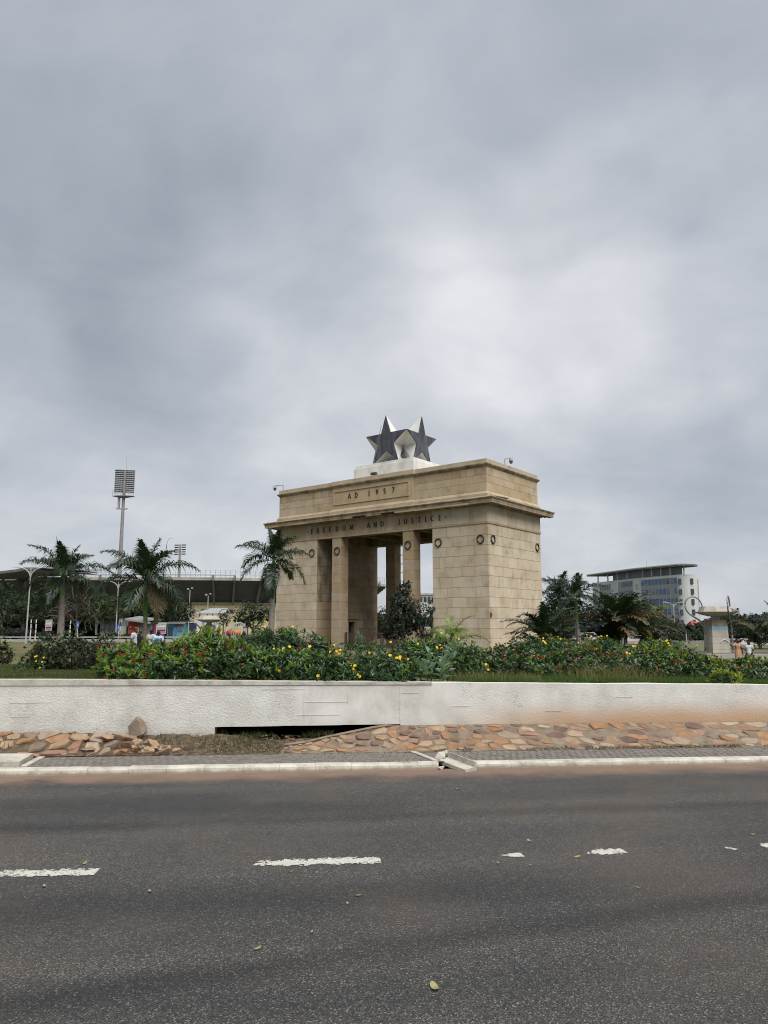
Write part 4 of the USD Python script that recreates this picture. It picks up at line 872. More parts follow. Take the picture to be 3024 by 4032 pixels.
for ch, x in zip('FREEDOMANDJUSTICE', (425, 480, 538, 594, 658, 723, 792, 950, 1013, 1078, 1236, 1297, 1358, 1424, 1484, 1546, 1617)):
    y = 1170 - (x - 425) * .112; X, Z = on_front(*r3(x, y), -.03); letter(arch, ch, X, 10.985, .48, -.025)
for u, v in (r3(385, 1175), (1650 + .3617 * 290, 1780 + .3617 * 705)):
    X, Z = on_front(u, v, -.03); part(arch, 'full_stop', MB().prism(sg.Point(0, 0).buffer(.055, 4), 0, .05, lambda w_: np.stack([X + w_[:, 0], -.025 - w_[:, 2], 11.22 + w_[:, 1]], 1)), MATS['bronze_dark'])
# bronze rings
def ring_mesh():
    a = np.linspace(0, 2 * PI, 29)[:-1]; m = []
    R = .315 + .05 * np.exp(-((np.abs(a - 1.5 * PI)) / .25) ** 2); p = np.stack([R * np.cos(a), 0 * a, R * np.sin(a)], 1)
    p = np.vstack([p, p[:2]]); b = MB(); b.tube(p, .058, 6, cap=False); return b.get()
RM = ring_mesh()
for x in (-.72, -4.88, -8.09, -16.40, -19.69, -23.93): part(arch, 'bronze_ring', (RM[0] + [x, -.045, 9.10], RM[1]), MATS['bronze_dark'], smooth=True)
for y in (.72, 8.66): part(arch, 'bronze_ring', (rotz(RM[0], 90) + [.045, y, 9.10], RM[1]), MATS['bronze_dark'], smooth=True)
# small dark iron fittings on the legs
for x, y, z in ((.03, .12, 2.95), (-5.35, -.03, 3.5)): part(arch, 'iron_fitting', MB().box(x - .05, x + .05, y - .05, y + .05, z - .18, z + .18).box(x - .08, x + .08, y - .07, y + .07, z - .05, z + .05), MATS['dark_metal'])

# star monument on its white pedestal
SC = np.array([-12.29, 4.7]); SD = 2.45
ped = thing('star_pedestal', 'white two-step plinth on the roof of the arch carrying the black stars', 'plinth', AC, ARZ)
part(ped, 'lower_step', chamfer_box(SC[0] - 3.62, SC[0] + 3.62, SC[1] - 2.95, SC[1] + 2.95, 15.70, 17.22, .02), MATS['star_white'])
part(ped, 'upper_step', chamfer_box(SC[0] - 3.47, SC[0] + 3.47, SC[1] - 2.80, SC[1] + 2.80, 17.22, 17.50, .02), MATS['star_white'])
stars = thing('star_monument', 'cluster of four five-pointed stars with black marble faces and white sides above the arch', 'monument', AC, ARZ)
SZ, R5 = 19.60, SD / math.sin(math.radians(72)); ri = R5 * .382
ang = [math.radians(90 + 36 * k) for k in range(10)]
out2 = np.array([[(R5 if k % 2 == 0 else ri) * math.cos(a), (R5 if k % 2 == 0 else ri) * math.sin(a)] for k, a in enumerate(ang)])
HI, LO = np.array([0, 0, SZ + .85]), np.array([0, 0, SZ - .9]); DA, ZA = 1.0, SZ - .25
for k4 in range(4):
    c, s = math.cos(k4 * PI / 2), math.sin(k4 * PI / 2)
    def place(p2, d):
        v = np.stack([p2[:, 0], np.full(len(p2), -d), p2[:, 1] + SZ], 1)
        return np.stack([v[:, 0] * c - v[:, 1] * s + SC[0], v[:, 0] * s + v[:, 1] * c + SC[1], v[:, 2]], 1)
    o = place(out2, SD); inn = place(out2 * .0, 0); n = 10
    AL_, AR_ = (np.array([sd * DA * (.70711 * c) - (-.70711 * s) * DA * 1.0, sd * DA * (.70711 * s) + (-.70711 * c) * DA, ZA]) for sd in (-1, 1))
    apex = np.array([HI, HI, AL_, AL_, LO, LO, AR_, AR_, HI, HI]) + [SC[0], SC[1], 0]
    v = np.vstack([o, apex]); f = []
    for k in range(n):
        j = (k + 1) % n; f.append([k, n + k, j])
        if not np.allclose(apex[k], apex[j]): f.append([j, n + k, n + j])
    part(stars, 'white_body', (v, np.array(f)), MATS['star_white'])
    face = sg.Polygon(out2 * .985); b = MB()
    b.prism(face, SD - .005, SD + .07, lambda w_: np.stack([w_[:, 0] * c + w_[:, 2] * s + SC[0], w_[:, 0] * s - w_[:, 2] * c + SC[1], w_[:, 1] + SZ], 1))
    part(stars, 'star_face', b, MATS['star_black'])
solo('roof_floodlight', MB().box(-.3, .3, -.18, .12, .12, .34).box(-.04, .04, -.03, .03, -.02, .12), MATS['dark_metal'], 'small dark floodlight on the roof edge below the stars', 'floodlight', loc=AC + AX * on_front(1468, 1869, -.05)[0] + AY * .15 + np.array([0, 0, 15.80]), rz=ARZ)
# cameras on the attic corners
def cctv(name, label, P, arm):
    t = thing(name, label, 'camera', P)
    arm = np.array(arm, float); e = arm / np.linalg.norm(arm)
    part(t, 'post', MB().tube([(0, 0, -.05), (0, 0, .62)], .045, 6), MATS['galvanised'])
    part(t, 'arm', MB().bar((0, 0, .60), (*arm, .72), .06), MATS['galvanised'])
    part(t, 'housing', MB().lathe([(.0, .72), (.13, .70), (.17, .60), (.17, .42), (.0, .42)], 10, lambda v: v + [*(arm - e * .12), 0]), MATS['lamp_white'], smooth=30)
    part(t, 'dome', MB().lathe([(.16, .42), (.16, .33), (.12, .20), (.0, .16)], 10, lambda v: v + [*(arm - e * .12), 0]), MATS['dark_metal'], smooth=30)
cctv('security_camera', 'dome security camera on a bracket at the right end of the roof', AC + AX * -.3 + AY * on_side(1992, 1829, -.2)[0] + np.array([0, 0, 15.80]), AX[:2] * .55 + AY[:2] * .35)
cctv('security_camera', 'dome security camera on an arm at the left corner of the roof', AC + AX * (-AW + .5) + AY * .2 + np.array([0, 0, 15.78]), -AX[:2] * 1.35)
# broken slab lying on the cornice at the corner
b = MB().box(-.9, .9, -.11, .11, 0, .07).box(-.7, .95, -.2, -.05, .072, .12)
solo('broken_slab', b, MATS['concrete'], 'broken pale slab lying on the cornice near the right corner', 'slab', loc=AC + AX * .45 + AY * 1.3 + np.array([0, 0, 12.56]), rz=ARZ + 80)
# fence between the left pillar and the middle of the opening
fe = thing('iron_fence', 'low dark iron railing across the foot of the arch opening', 'fence', AC, ARZ)
b = MB()
for x in np.arange(-15.6, -5.6, .155): b.box(x, x + .03, .52, .55, .12, 1.38)
part(fe, 'bars', b, MATS['rust_bar'], kind='stuff'); part(fe, 'top_rail', MB().box(-15.78, -5.5, .50, .57, 1.38, 1.44), MATS['rust_bar']); part(fe, 'bottom_rail', MB().box(-15.78, -5.5, .50, .57, .22, .27), MATS['rust_bar'])
for x in (-15.7, -12.4, -9.0): part(fe, 'post', MB().box(x - .05, x + .05, .47, .60, -.1, 1.52), MATS['rust_bar'])

# ================================================================== PLANTS
def leafset(P, D, N, L, Wd, droop=.12, fold=.10):
    """leaves as folded blades: 5 corners, 4 triangles each"""
    P = np.asarray(P, float); n = len(P); D = unit(D); S = unit(np.cross(D, N)); N = np.cross(S, D)
    L = np.broadcast_to(L, (n,))[:, None]; Wd = np.broadcast_to(Wd, (n,))[:, None]
    mid = P + D * L * .48 - N * L * .0
    v = np.stack([P, mid + S * Wd / 2 + N * Wd * fold * 2, mid - S * Wd / 2 + N * Wd * fold * 2, mid - N * Wd * fold, P + D * L - N * L * droop], 1).reshape(-1, 3)
    f = (np.array([[0, 3, 1], [0, 2, 3], [1, 3, 4], [3, 2, 4]])[None] + 5 * np.arange(n)[:, None, None]).reshape(-1, 3)
    return v, f
def whorls(C, O, k, L, Wd, r, spread=(35, 75), droop=.15):
    """k leaves round each shoot tip C that points along O"""
    n = len(C); C = np.repeat(C, k, 0); O = unit(np.repeat(O, k, 0) + r.normal(size=(n * k, 3)) * .12)
    a = np.cross(O, [0.31, 0.22, .9]); a = unit(a); b_ = np.cross(O, a)
    ph = r.uniform(0, 2 * PI, n * k); th = np.radians(r.uniform(*spread, n * k))[:, None]
    R = a * np.cos(ph)[:, None] + b_ * np.sin(ph)[:, None]
    D = O * np.cos(th) + R * np.sin(th); N = O * np.sin(th) - R * np.cos(th)
    s = r.uniform(.5, 1.2, n * k) * np.repeat(r.uniform(.75, 1.2, n), k)
    P = C - O * (L * .5 * r.uniform(0, 1, (n * k, 1)))
    return leafset(P, D, N, L * s, Wd * s, droop)
def lump_points(lumps, n, r, low=-.35, rmin=.55, rough=.22, seed=1):
    """shoot tips through the outer part of a crown made of several ellipsoids: (points, outward directions, depth inside)"""
    lumps = np.asarray(lumps, float); vol = (lumps[:, 3] * lumps[:, 4] + lumps[:, 3] * lumps[:, 5] + lumps[:, 4] * lumps[:, 5]); pick = r.choice(len(lumps), n, p=vol / vol.sum())
    d = unit(r.normal(size=(n, 3))); d[:, 2] = np.where(d[:, 2] < low, -d[:, 2], d[:, 2])
    k = r.uniform(rmin ** 2, 1, n) ** .5
    c, e = lumps[pick, :3], lumps[pick, 3:]
    bumps = 1 + rough * (meshkit.noise(d * 2.6 + pick[:, None] * 7.3, seed) - .5) * 2 + rough * .6 * (meshkit.noise(d * 6 + pick[:, None] * 3.1, seed + 5) - .5) * 2
    p = c + d * e * (k * bumps)[:, None]
    o = unit(d / e)
    inside = np.full(n, 9.0)
    for L_ in lumps: inside = np.minimum(inside, np.linalg.norm((p - L_[:3]) / L_[3:], axis=1))
    keep = inside > rmin * .9
    return p[keep], o[keep], inside[keep]
def flower_red(c, size, r):
    """a rounded head of many small four-petalled florets"""
    n = 26; d = unit(r.normal(size=(n, 3)) + [0, -.25, .5]); P = c + d * size * .55 * [1, 1, .7]
    R = unit(r.normal(size=(n, 3))); a = unit(np.cross(d, R)); b_ = np.cross(d, a); s = size * .36
    v = np.stack([P + a * s, P + b_ * s, P - a * s, P - b_ * s, P - d * s * .8], 1).reshape(-1, 3)
    f = (np.array([[0, 1, 4], [1, 2, 4], [2, 3, 4], [3, 0, 4]])[None] + 5 * np.arange(n)[:, None, None]).reshape(-1, 3)
    return v, f
def flower_yellow(c, o, size, r):
    """a trumpet with five broad petals"""
    o = unit(o); a = unit(np.cross(o, [.3, .2, .9])); b_ = np.cross(o, a); a0 = r.uniform(0, 6); v, f = [c - o * size * .9], []
    m = 5
    for i in range(m):
        t = a0 + i * 2 * PI / m; e = a * math.cos(t) + b_ * math.sin(t); g = -a * math.sin(t) + b_ * math.cos(t); k = len(v)
        v += [c + e * size * .16 - g * size * .13, c + e * size * .16 + g * size * .13, c + e * size * .62 + g * size * .40 + o * size * .10, c + e * size * .78 + o * size * .02, c + e * size * .62 - g * size * .40 + o * size * .10]
        f += [[0, k + 1, k], [k, k + 1, k + 2], [k, k + 2, k + 4], [k + 2, k + 3, k + 4]]
    return np.array(v), np.array(f)

def wall_back(u, Y):
    x = at(u, 2600, Y)[0]; return float(W((x - ROAD_O[0]) / ROAD_E[0], 1.79, 0.0)[1])
def shrub(name, label, group, u0, u1, vtop, Y, depth, kind, seed, red=0, yellow=0, dens=1.0, young=.12, nl=5, cat='shrub', base=None, fl_px=None, leafmul=1.0, mats=None, low=-.85):
    """a bush that spans u0..u1 in the photograph at distance Y"""
    r = np.random.default_rng(seed)
    Y = max(Y, wall_back((u0 + u1) / 2, Y) + depth * .55 + .06)
    A, B = at(u0, 2600, Y), at(u1, 2600, Y); cx, w = (A[0] + B[0]) / 2, B[0] - A[0]
    top = at((u0 + u1) / 2, vtop, Y)[2]; gz = float(terrain(cx, Y)) - .05 if base is None else base
    h = top - gz; lumps = []
    for i in range(nl):
        x = cx + w * ((i + .5) / nl - .5) * .72 + r.normal() * w * .03; y = Y + r.uniform(-.35, .35) * depth
        hh = h * r.uniform(.72, 1.0) if i != nl // 2 else h
        e = np.array([w / nl * .95 + .1, depth * r.uniform(.4, .55), hh * .55]); lumps.append((x, y, gz + hh - e[2] * .98, *e))
    lumps.append((cx, Y, gz + h * .38, w * .46, depth * .5, h * .42))
    L_, W_, k, sp, lm = {'ixora': (.100, .044, 7, (30, 85), ('ixora_leaf', 'ixora_young')), 'gloss': (.140, .046, 6, (25, 85), ('ixora_leaf', 'ixora_young')), 'allamanda': (.112, .038, 6, (35, 95), ('allamanda_leaf', 'ixora_young')), 'burgundy': (.085, .038, 7, (30, 85), ('burgundy_leaf', 'ixora_leaf')),
                         'fine': (.055, .022, 8, (20, 80), ('allamanda_leaf', 'ixora_young')), 'gold': (.10, .022, 9, (15, 75), ('ixora_leaf', 'golden_leaf'))}[kind]
    if mats: lm = mats
    L_ *= leafmul; W_ *= leafmul
    area = sum(PI * (a[3] * a[4] + a[3] * a[5]) for a in lumps)
    n = int(area * 120 * dens / leafmul ** 2)
    p, o, ins = lump_points(lumps, n, r, low=low, seed=seed)
    keep = p[:, 2] > gz + .02; p, o, ins = p[keep], o[keep], ins[keep]
    o = unit(o + [0, 0, .55])
    z = (p[:, 2] - gz) / h
    t = thing(name, label, cat, (cx, Y, gz), 0, group); off = np.array([cx, Y, gz])
    yw = (ins > .80) & (meshkit.noise(p * 2.2, seed + 9) + r.uniform(-.35, .35, len(p)) > 1 - young * 2.5 - .08)
    v, f = whorls(p[~yw], o[~yw], k, L_, W_, r, sp); part(t, 'foliage', (v - off, f), MATS[lm[0]], kind='stuff')
    if yw.sum() > 3:
        v, f = whorls(p[yw] + o[yw] * .03, o[yw], k, L_ * .82, W_ * .85, r, (15, 60)); part(t, 'young_leaves', (v - off, f), MATS[lm[1]], kind='stuff')
    b = MB(); m = 0
    for i in r.choice(len(p), min(len(p), max(8, int(w * 14))), replace=False):
        q0 = np.array([cx + (p[i, 0] - cx) * .35, Y + (p[i, 1] - Y) * .35, gz - .05]); q1 = (q0 + p[i]) / 2 + [0, 0, .06]; b.tube([q0, q1, p[i]], [.011, .008, .004], 4, cap=False)
    part(t, 'stems', (lambda g: (g[0] - off, g[1]))(b.get()), MATS['bark'], kind='stuff')
    front = np.where((ins > .9) & (o[:, 1] < .25) & (p[:, 2] > gz + .12))[0]
    if len(front) < 4: front = np.arange(len(p))
    def scatter(count, made):
        chosen = []
        for _ in range(count * 12):
            if len(chosen) >= count: break
            i = front[r.integers(len(front))] if not chosen or r.uniform() < .6 else None
            if i is None:
                j = chosen[r.integers(len(chosen))]; dd = np.linalg.norm(p[front] - p[j], axis=1); near = front[(dd > .07) & (dd < .20)]
                if not len(near): continue
                i = near[r.integers(len(near))]
            if i in chosen: continue
            chosen.append(i)
        for i in chosen: made(p[i], o[i])
    def mk_red(c, q): part(t, 'red_flower', (lambda g: (g[0] - off, g[1]))(flower_red(c + q * .07 + [0, -.03, 0], r.uniform(.026, .052), r)), MATS['red_petal'])
    def mk_yel(c, q): part(t, 'yellow_flower', (lambda g: (g[0] - off, g[1]))(flower_yellow(c + q * .09 + [0, -.03, 0], q * .6 + np.array([r.uniform(-.6, .6), -1.0, r.uniform(-.1, .6)]), r.uniform(.025, .040), r)), MATS['yellow_petal'])
    scatter(int(red * .85), mk_red); scatter(int(yellow * .7 + .5), mk_yel)
    return t

shrub('ixora_shrub', 'low yellow-green bush with red flowers, first behind the wall from the lawn', None, 385, 600, 2585, 13.0, 1.1, 'ixora', 201, red=9, young=.42)
shrub('ixora_shrub', 'bush with light green shoots in front of the group of people', None, 400, 700, 2530, 15.2, 1.5, 'ixora', 202, red=9, young=.36, dens=.9)
shrub('ixora_shrub', 'large glossy long-leaved bush left of centre, tallest behind the wall', None, 620, 985, 2478, 14.4, 1.6, 'gloss', 203, red=7, young=.26, nl=6)
shrub('ixora_shrub', 'bush with red flower heads at the wall below the large glossy bush', None, 560, 860, 2555, 12.9, 1.0, 'ixora', 204, red=15, young=.26)
shrub('ixora_shrub', 'dark glossy bush with a few red flowers, between the glossy bush and the yellow-flowered ones', None, 830, 1080, 2545, 12.9, 1.0, 'gloss', 205, red=11, young=.15)
shrub('allamanda_shrub', 'tall bush with yellow trumpet flowers in front of the left leg of the arch', None, 930, 1330, 2468, 15.6, 1.6, 'allamanda', 206, red=2, yellow=22, young=.08, nl=6)
shrub('allamanda_shrub', 'low bush with many yellow trumpet flowers at the wall, left of centre', None, 1030, 1400, 2560, 13.0, 1.0, 'allamanda', 207, red=6, yellow=24, young=.06)
shrub('allamanda_shrub', 'low leafy bush with yellow flowers at the wall, just left of the large-leaved plant', None, 1360, 1640, 2575, 13.2, 1.0, 'allamanda', 208, red=2, yellow=14, young=.06)
shrub('allamanda_shrub', 'yellow-flowered bush behind the large-leaved plant, before the dark tree', None, 1520, 1900, 2505, 15.8, 1.6, 'allamanda', 209, red=2, yellow=22, young=.14, nl=6)
shrub('ixora_shrub', 'dark hedge bush with red flowers right of the large-leaved plant', None, 1850, 2180, 2535, 17.5, 1.6, 'ixora', 210, red=20, yellow=4, young=.07)
shrub('allamanda_shrub', 'bush with scattered yellow flowers in front of the right corner of the arch', None, 1960, 2290, 2512, 20.0, 1.8, 'allamanda', 211, yellow=14, young=.10)
shrub('ixora_shrub', 'red-flowered hedge bush below the palms right of the arch', None, 2150, 2480, 2548, 17.6, 1.6, 'ixora', 212, red=26, yellow=4, young=.12)
shrub('allamanda_shrub', 'leafy yellow-flowered bush behind the red hedge, below the pair of tall palms', None, 2270, 2480, 2505, 21.5, 1.6, 'allamanda', 213, yellow=12, young=.14)
shrub('ixora_shrub', 'red-flowered hedge bush below the office block', None, 2430, 2780, 2550, 18.0, 1.6, 'ixora', 214, red=24, yellow=2, young=.16)
shrub('allamanda_shrub', 'yellow-flowered bush left of the stone bowl monument', None, 2480, 2800, 2517, 21.5, 1.8, 'allamanda', 215, yellow=22, young=.14, nl=6)
shrub('ixora_shrub', 'red-flowered hedge bush in front of the woman in peach, cut by the right edge', None, 2740, 3120, 2588, 18.0, 1.6, 'ixora', 216, red=22, yellow=1, young=.16)
shrub('ixora_shrub', 'low red-flowered bush behind the grass, below the right leg', None, 1880, 2200, 2590, 15.6, 1.0, 'ixora', 217, red=14, yellow=2, young=.06, dens=.8)
shrub('ixora_shrub', 'low red-flowered bush behind the long grass, right of the arch', None, 2200, 2620, 2585, 15.8, 1.0, 'ixora', 218, red=20, young=.10, dens=.8, nl=6)
shrub('ixora_shrub', 'low red-flowered bush beside the golden shrub', None, 2590, 3100, 2612, 15.6, 1.0, 'ixora', 219, red=22, young=.10, dens=.8, nl=7)
shrub('golden_shrub', 'small round golden-leaved shrub at the wall on the right', None, 2805, 2905, 2648, 12.6, .42, 'gold', 220, young=.6, nl=3, dens=2.6)
shrub('ixora_shrub', 'wide dark burgundy bush on the lawn below the left palm', None, 138, 440, 2490, 23.0, 2.2, 'burgundy', 221, red=16, young=.3, nl=6, dens=1.3, leafmul=1.2)
shrub('ixora_shrub', 'small dark red-tinged bush at the left end of the burgundy bush', None, 132, 215, 2530, 22.4, .8, 'burgundy', 222, red=5, nl=3, dens=.9)
shrub('flowering_plant', 'small plant with yellow flowers on the lawn left of the burgundy bush', None, 66, 178, 2580, 21.5, .7, 'fine', 223, yellow=12, nl=4, dens=.8, leafmul=2.2)
shrub('hedge', 'clipped reddish hedge block at the far left edge of the lawn', None, -60, 50, 2514, 36.0, 1.4, 'burgundy', 224, nl=4, leafmul=1.6, mats=('burgundy_leaf', 'golden_leaf'), cat='hedge', young=.2)
shrub('fine_hedge', 'low feathery green hedge in front of the iron railing', None, 1300, 1540, 2522, 33.0, 2.0, 'fine', 225, nl=5, leafmul=2.4, cat='hedge')
shrub('round_shrub', 'rounded light green shrub beside the person in black', None, 905, 985, 2502, 42.0, 1.5, 'fine', 226, nl=3, leafmul=2.6, young=.3)
shrub('fine_shrub', 'feathery light bush left of the group of people', None, 450, 560, 2545, 19.0, 1.0, 'fine', 227, nl=3, leafmul=1.5, young=.4)

# the plant with large grey-green leaves: every leaf a part
cal = thing('milkweed_plant', 'plant with large rounded grey-green leaves at the middle of the wall', 'plant')
r = np.random.default_rng(5); stems = MB()
def big_leaf(P, D, N, L, Wd):
    D = unit(D); S = unit(np.cross(D, N)); N = np.cross(S, D); prof = [(0, .0), (.06, .22), (.25, .44), (.5, .5), (.75, .43), (.92, .24), (1.0, .02)]; v = []
    for a, w in prof:
        drop = -.16 * a * a
        for k in (-1, 0, 1): v.append(P + D * L * a + S * Wd * w * k + N * (L * drop + abs(k) * w * Wd * .28))
    f = []
    for i in range(len(prof) - 1):
        for k in (0, 1): f.append([i * 3 + k, i * 3 + k + 1, i * 3 + k + 4, i * 3 + k + 3])
    return np.array(v), np.array(f)
CY = wall_back(1700, 12.7) + .52
gzc = float(terrain(at(1700, 2680, CY)[0], CY)) - .05
for (u, vt, Y) in ((1640, 2605, CY), (1690, 2575, CY + .1), (1765, 2562, CY + .1), (1790, 2548, CY + .3), (1745, 2600, CY - .2), (1668, 2620, CY - .2)):
    top = at(u, vt, Y); basep = np.array([top[0] * .6 + at(1710, 2600, Y)[0] * .4, Y + .05, gzc]); mid = (top + basep) / 2 + [r.normal() * .03, 0, 0]
    stems.tube([basep, mid, top], [.014, .012, .008], 6)
    nn = 6; a0 = r.uniform(0, 6)
    for i in range(nn):
        z = .18 + .82 * i / (nn - 1); P = basep * (1 - z) + top * z
        for s_ in (0, PI):
            a = a0 + (i % 2) * PI / 2 + s_ + r.normal() * .2; el = math.radians(np.interp(z, [0, 1], [5, 62]) + r.normal() * 8)
            D = np.array([math.cos(a) * math.cos(el), math.sin(a) * math.cos(el), math.sin(el)]); N = np.array([-math.cos(a) * math.sin(el), -math.sin(a) * math.sin(el), math.cos(el)])
            L = .20 * np.interp(z, [0, .5, 1], [.9, 1.1, .72]) * r.uniform(.85, 1.1)
            part(cal, 'leaf', big_leaf(P, D, N, L, L * .68), MATS['calotropis_leaf'], smooth=True)
part(cal, 'stems', stems, MATS['crownshaft'])

# grass: blades behind the wall on the right, short weeds along it on the left, tufts by the footway
def blades(P, h, w, lean, r):
    n = len(P); a = r.uniform(0, 2 * PI, n); S = np.stack([np.cos(a), np.sin(a), 0 * a], 1); l = r.normal(size=(n, 2)) * lean
    h = np.broadcast_to(h, (n,)); T_ = P + np.stack([l[:, 0] * h, l[:, 1] * h, h], 1); M_ = P + np.stack([l[:, 0] * h * .3, l[:, 1] * h * .3, h * .6], 1)
    w = np.broadcast_to(w, (n,))[:, None]
    v = np.stack([P - S * w / 2, P + S * w / 2, M_ + S * w * .35, M_ - S * w * .35, T_], 1).reshape(-1, 3)
    return v, (np.array([[0, 1, 2], [0, 2, 3], [3, 2, 4]])[None] + 5 * np.arange(n)[:, None, None]).reshape(-1, 3)
r = np.random.default_rng(61)
def grass_patch(s0, s1, t0, t1, n, hmin, hmax, w, m, lean=.35, zf=None, clump=0.0):
    s, t = r.uniform(s0, s1, n), r.uniform(t0, t1, n); P = W(s, t, 0.0)
    if clump:
        k = meshkit.fbm(np.stack([s * 2.2, t * 2.2, 0 * s], 1), 3, 17) > clump; P, s, t = P[k], s[k], t[k]
    P[:, 2] = terrain(P[:, 0], P[:, 1]) - .02 if zf is None else zf(s, t)
    hh = r.uniform(hmin, hmax, len(P)) * (.55 + .9 * meshkit.fbm(np.stack([s * 1.3, t * 1.3, 0 * s], 1), 3, 23))
    return blades(P, hh, w, lean, r)
gs = at_t(1830, 2690, 1.8)[0]
g1 = grass_patch(gs, 9.5, 1.80, 4.6, 24000, .05, .15, .010, 'grass_blade', .45)
solo('grass', g1, MATS['grass_green'], 'long green grass in front of the red-flowered hedge on the right', 'grass', kind='stuff')
s_a, s_b = at_t(2360, 2690, 1.8)[0], at_t(2700, 2690, 1.8)[0]
g2 = grass_patch(s_a, s_b, 2.3, 4.8, 700, .22, .42, .006, 'dry_grass', .55)
g3 = grass_patch(gs - .1, gs + 1.6, 2.2, 3.6, 700, .12, .26, .006, 'dry_grass', .4)
solo('dry_grass', (np.vstack([g2[0], g3[0]]), np.vstack([g2[1], g3[1] + len(g2[0])])), MATS['dry_grass'], 'feathery dry grass stalks standing in front of the hedge on the right', 'grass', kind='stuff')
ge = at_t(430, 2675, 1.8)[0]
g4 = grass_patch(-12, ge, 1.80, 9.0, 42000, .03, .085, .009, 'grass_blade', .6)
g5 = grass_patch(-12, ge, 1.80, 4.0, 5000, .06, .16, .006, 'grass_blade', .4)
g6 = grass_patch(-16, -2.0, 9.0, 26.0, 42000, .04, .10, .02, 'grass_blade', .6)
gg = [g4, g5, g6]; o = np.cumsum([0] + [len(x[0]) for x in gg])
solo('lawn_grass', (np.vstack([x[0] for x in gg]), np.vstack([x[1] + o[i] for i, x in enumerate(gg)])), MATS['grass_blade'], 'short lawn grass behind the left part of the wall', 'grass', kind='stuff')
ga = grass_patch(at_t(1700, 2960, .95)[0], 9.5, .945, 1.0, 3800, .02, .065, .006, 'grass_blade', .7, zf=lambda s, t: .086 + 0 * s, clump=.40)
gb = grass_patch(CS0 + .1, CS1, 1.15, 1.75, 1500, .03, .13, .006, 'grass_blade', .5, zf=lambda s, t: .115 + .15 * smooth((t - .95) / .6), clump=.45)
gc = grass_patch(DS0 + .3, tap[0][0], .98, 1.5, 1700, .015, .06, .006, 'grass_blade', .8, zf=lambda s, t: .112 + .19 * smooth((t - .95) / .6), clump=.42)
gd = grass_patch(-9, lb + 1.3, 1.0, 1.45, 420, .04, .09, .008, 'grass_blade', .7, zf=lambda s, t: .12 + .26 * (t - .95) / .6, clump=.58)
gg = [ga, gb, gc, gd]; o = np.cumsum([0] + [len(x[0]) for x in gg])
solo('weed_grass', (np.vstack([x[0] for x in gg]), np.vstack([x[1] + o[i] for i, x in enumerate(gg)])), MATS['grass_blade'], 'short weedy grass along the foot of the stone bank and in the culvert mouth', 'grass', kind='stuff')
# litter of dead leaves on the dirt
n = 900; s, t = r.uniform(DS0, tap[0][0] + .25, n), r.uniform(.96, 1.5, n); P = W(s, t, .118 + .17 * smooth((t - .95) / .6) + r.uniform(0, .02, n))
v, f = leafset(P, r.normal(size=(n, 3)) * [1, 1, .3], np.array([[0, 0, 1.0]]) + r.normal(size=(n, 3)) * .4, r.uniform(.02, .05, n), r.uniform(.008, .02, n))
mat('dead_leaf', [(0.13, 0.085, 0.05), (0.24, 0.165, 0.10), (0.33, 0.25, 0.17)], 25.0, .85)
solo('leaf_litter', (v, f), MATS['dead_leaf'], 'dead leaves strewn on the dirt below the culvert mouth', 'leaf litter', kind='stuff')
# weeds in the gutter
for u, v_, k, lab in ((735, 3042, 1.0, 'clump of weeds in the gutter below the kerb, left of centre'), (183, 3048, .6, 'small weed in the gutter near the left edge')):
    P0 = atz(u, v_, 0.0); n = int(200 * k); P = P0 + r.normal(size=(n, 3)) * [.10 * k, .03, 0]; P[:, 2] = r.uniform(0, .05 * k, n)
    D = r.normal(size=(n, 3)) + [0, 0, .5]; solo('gutter_weed', leafset(P, D, np.array([[0, 0, 1.0]]) + r.normal(size=(n, 3)) * .3, r.uniform(.03, .06, n), r.uniform(.008, .016, n)), MATS['allamanda_leaf'], lab, 'weed')

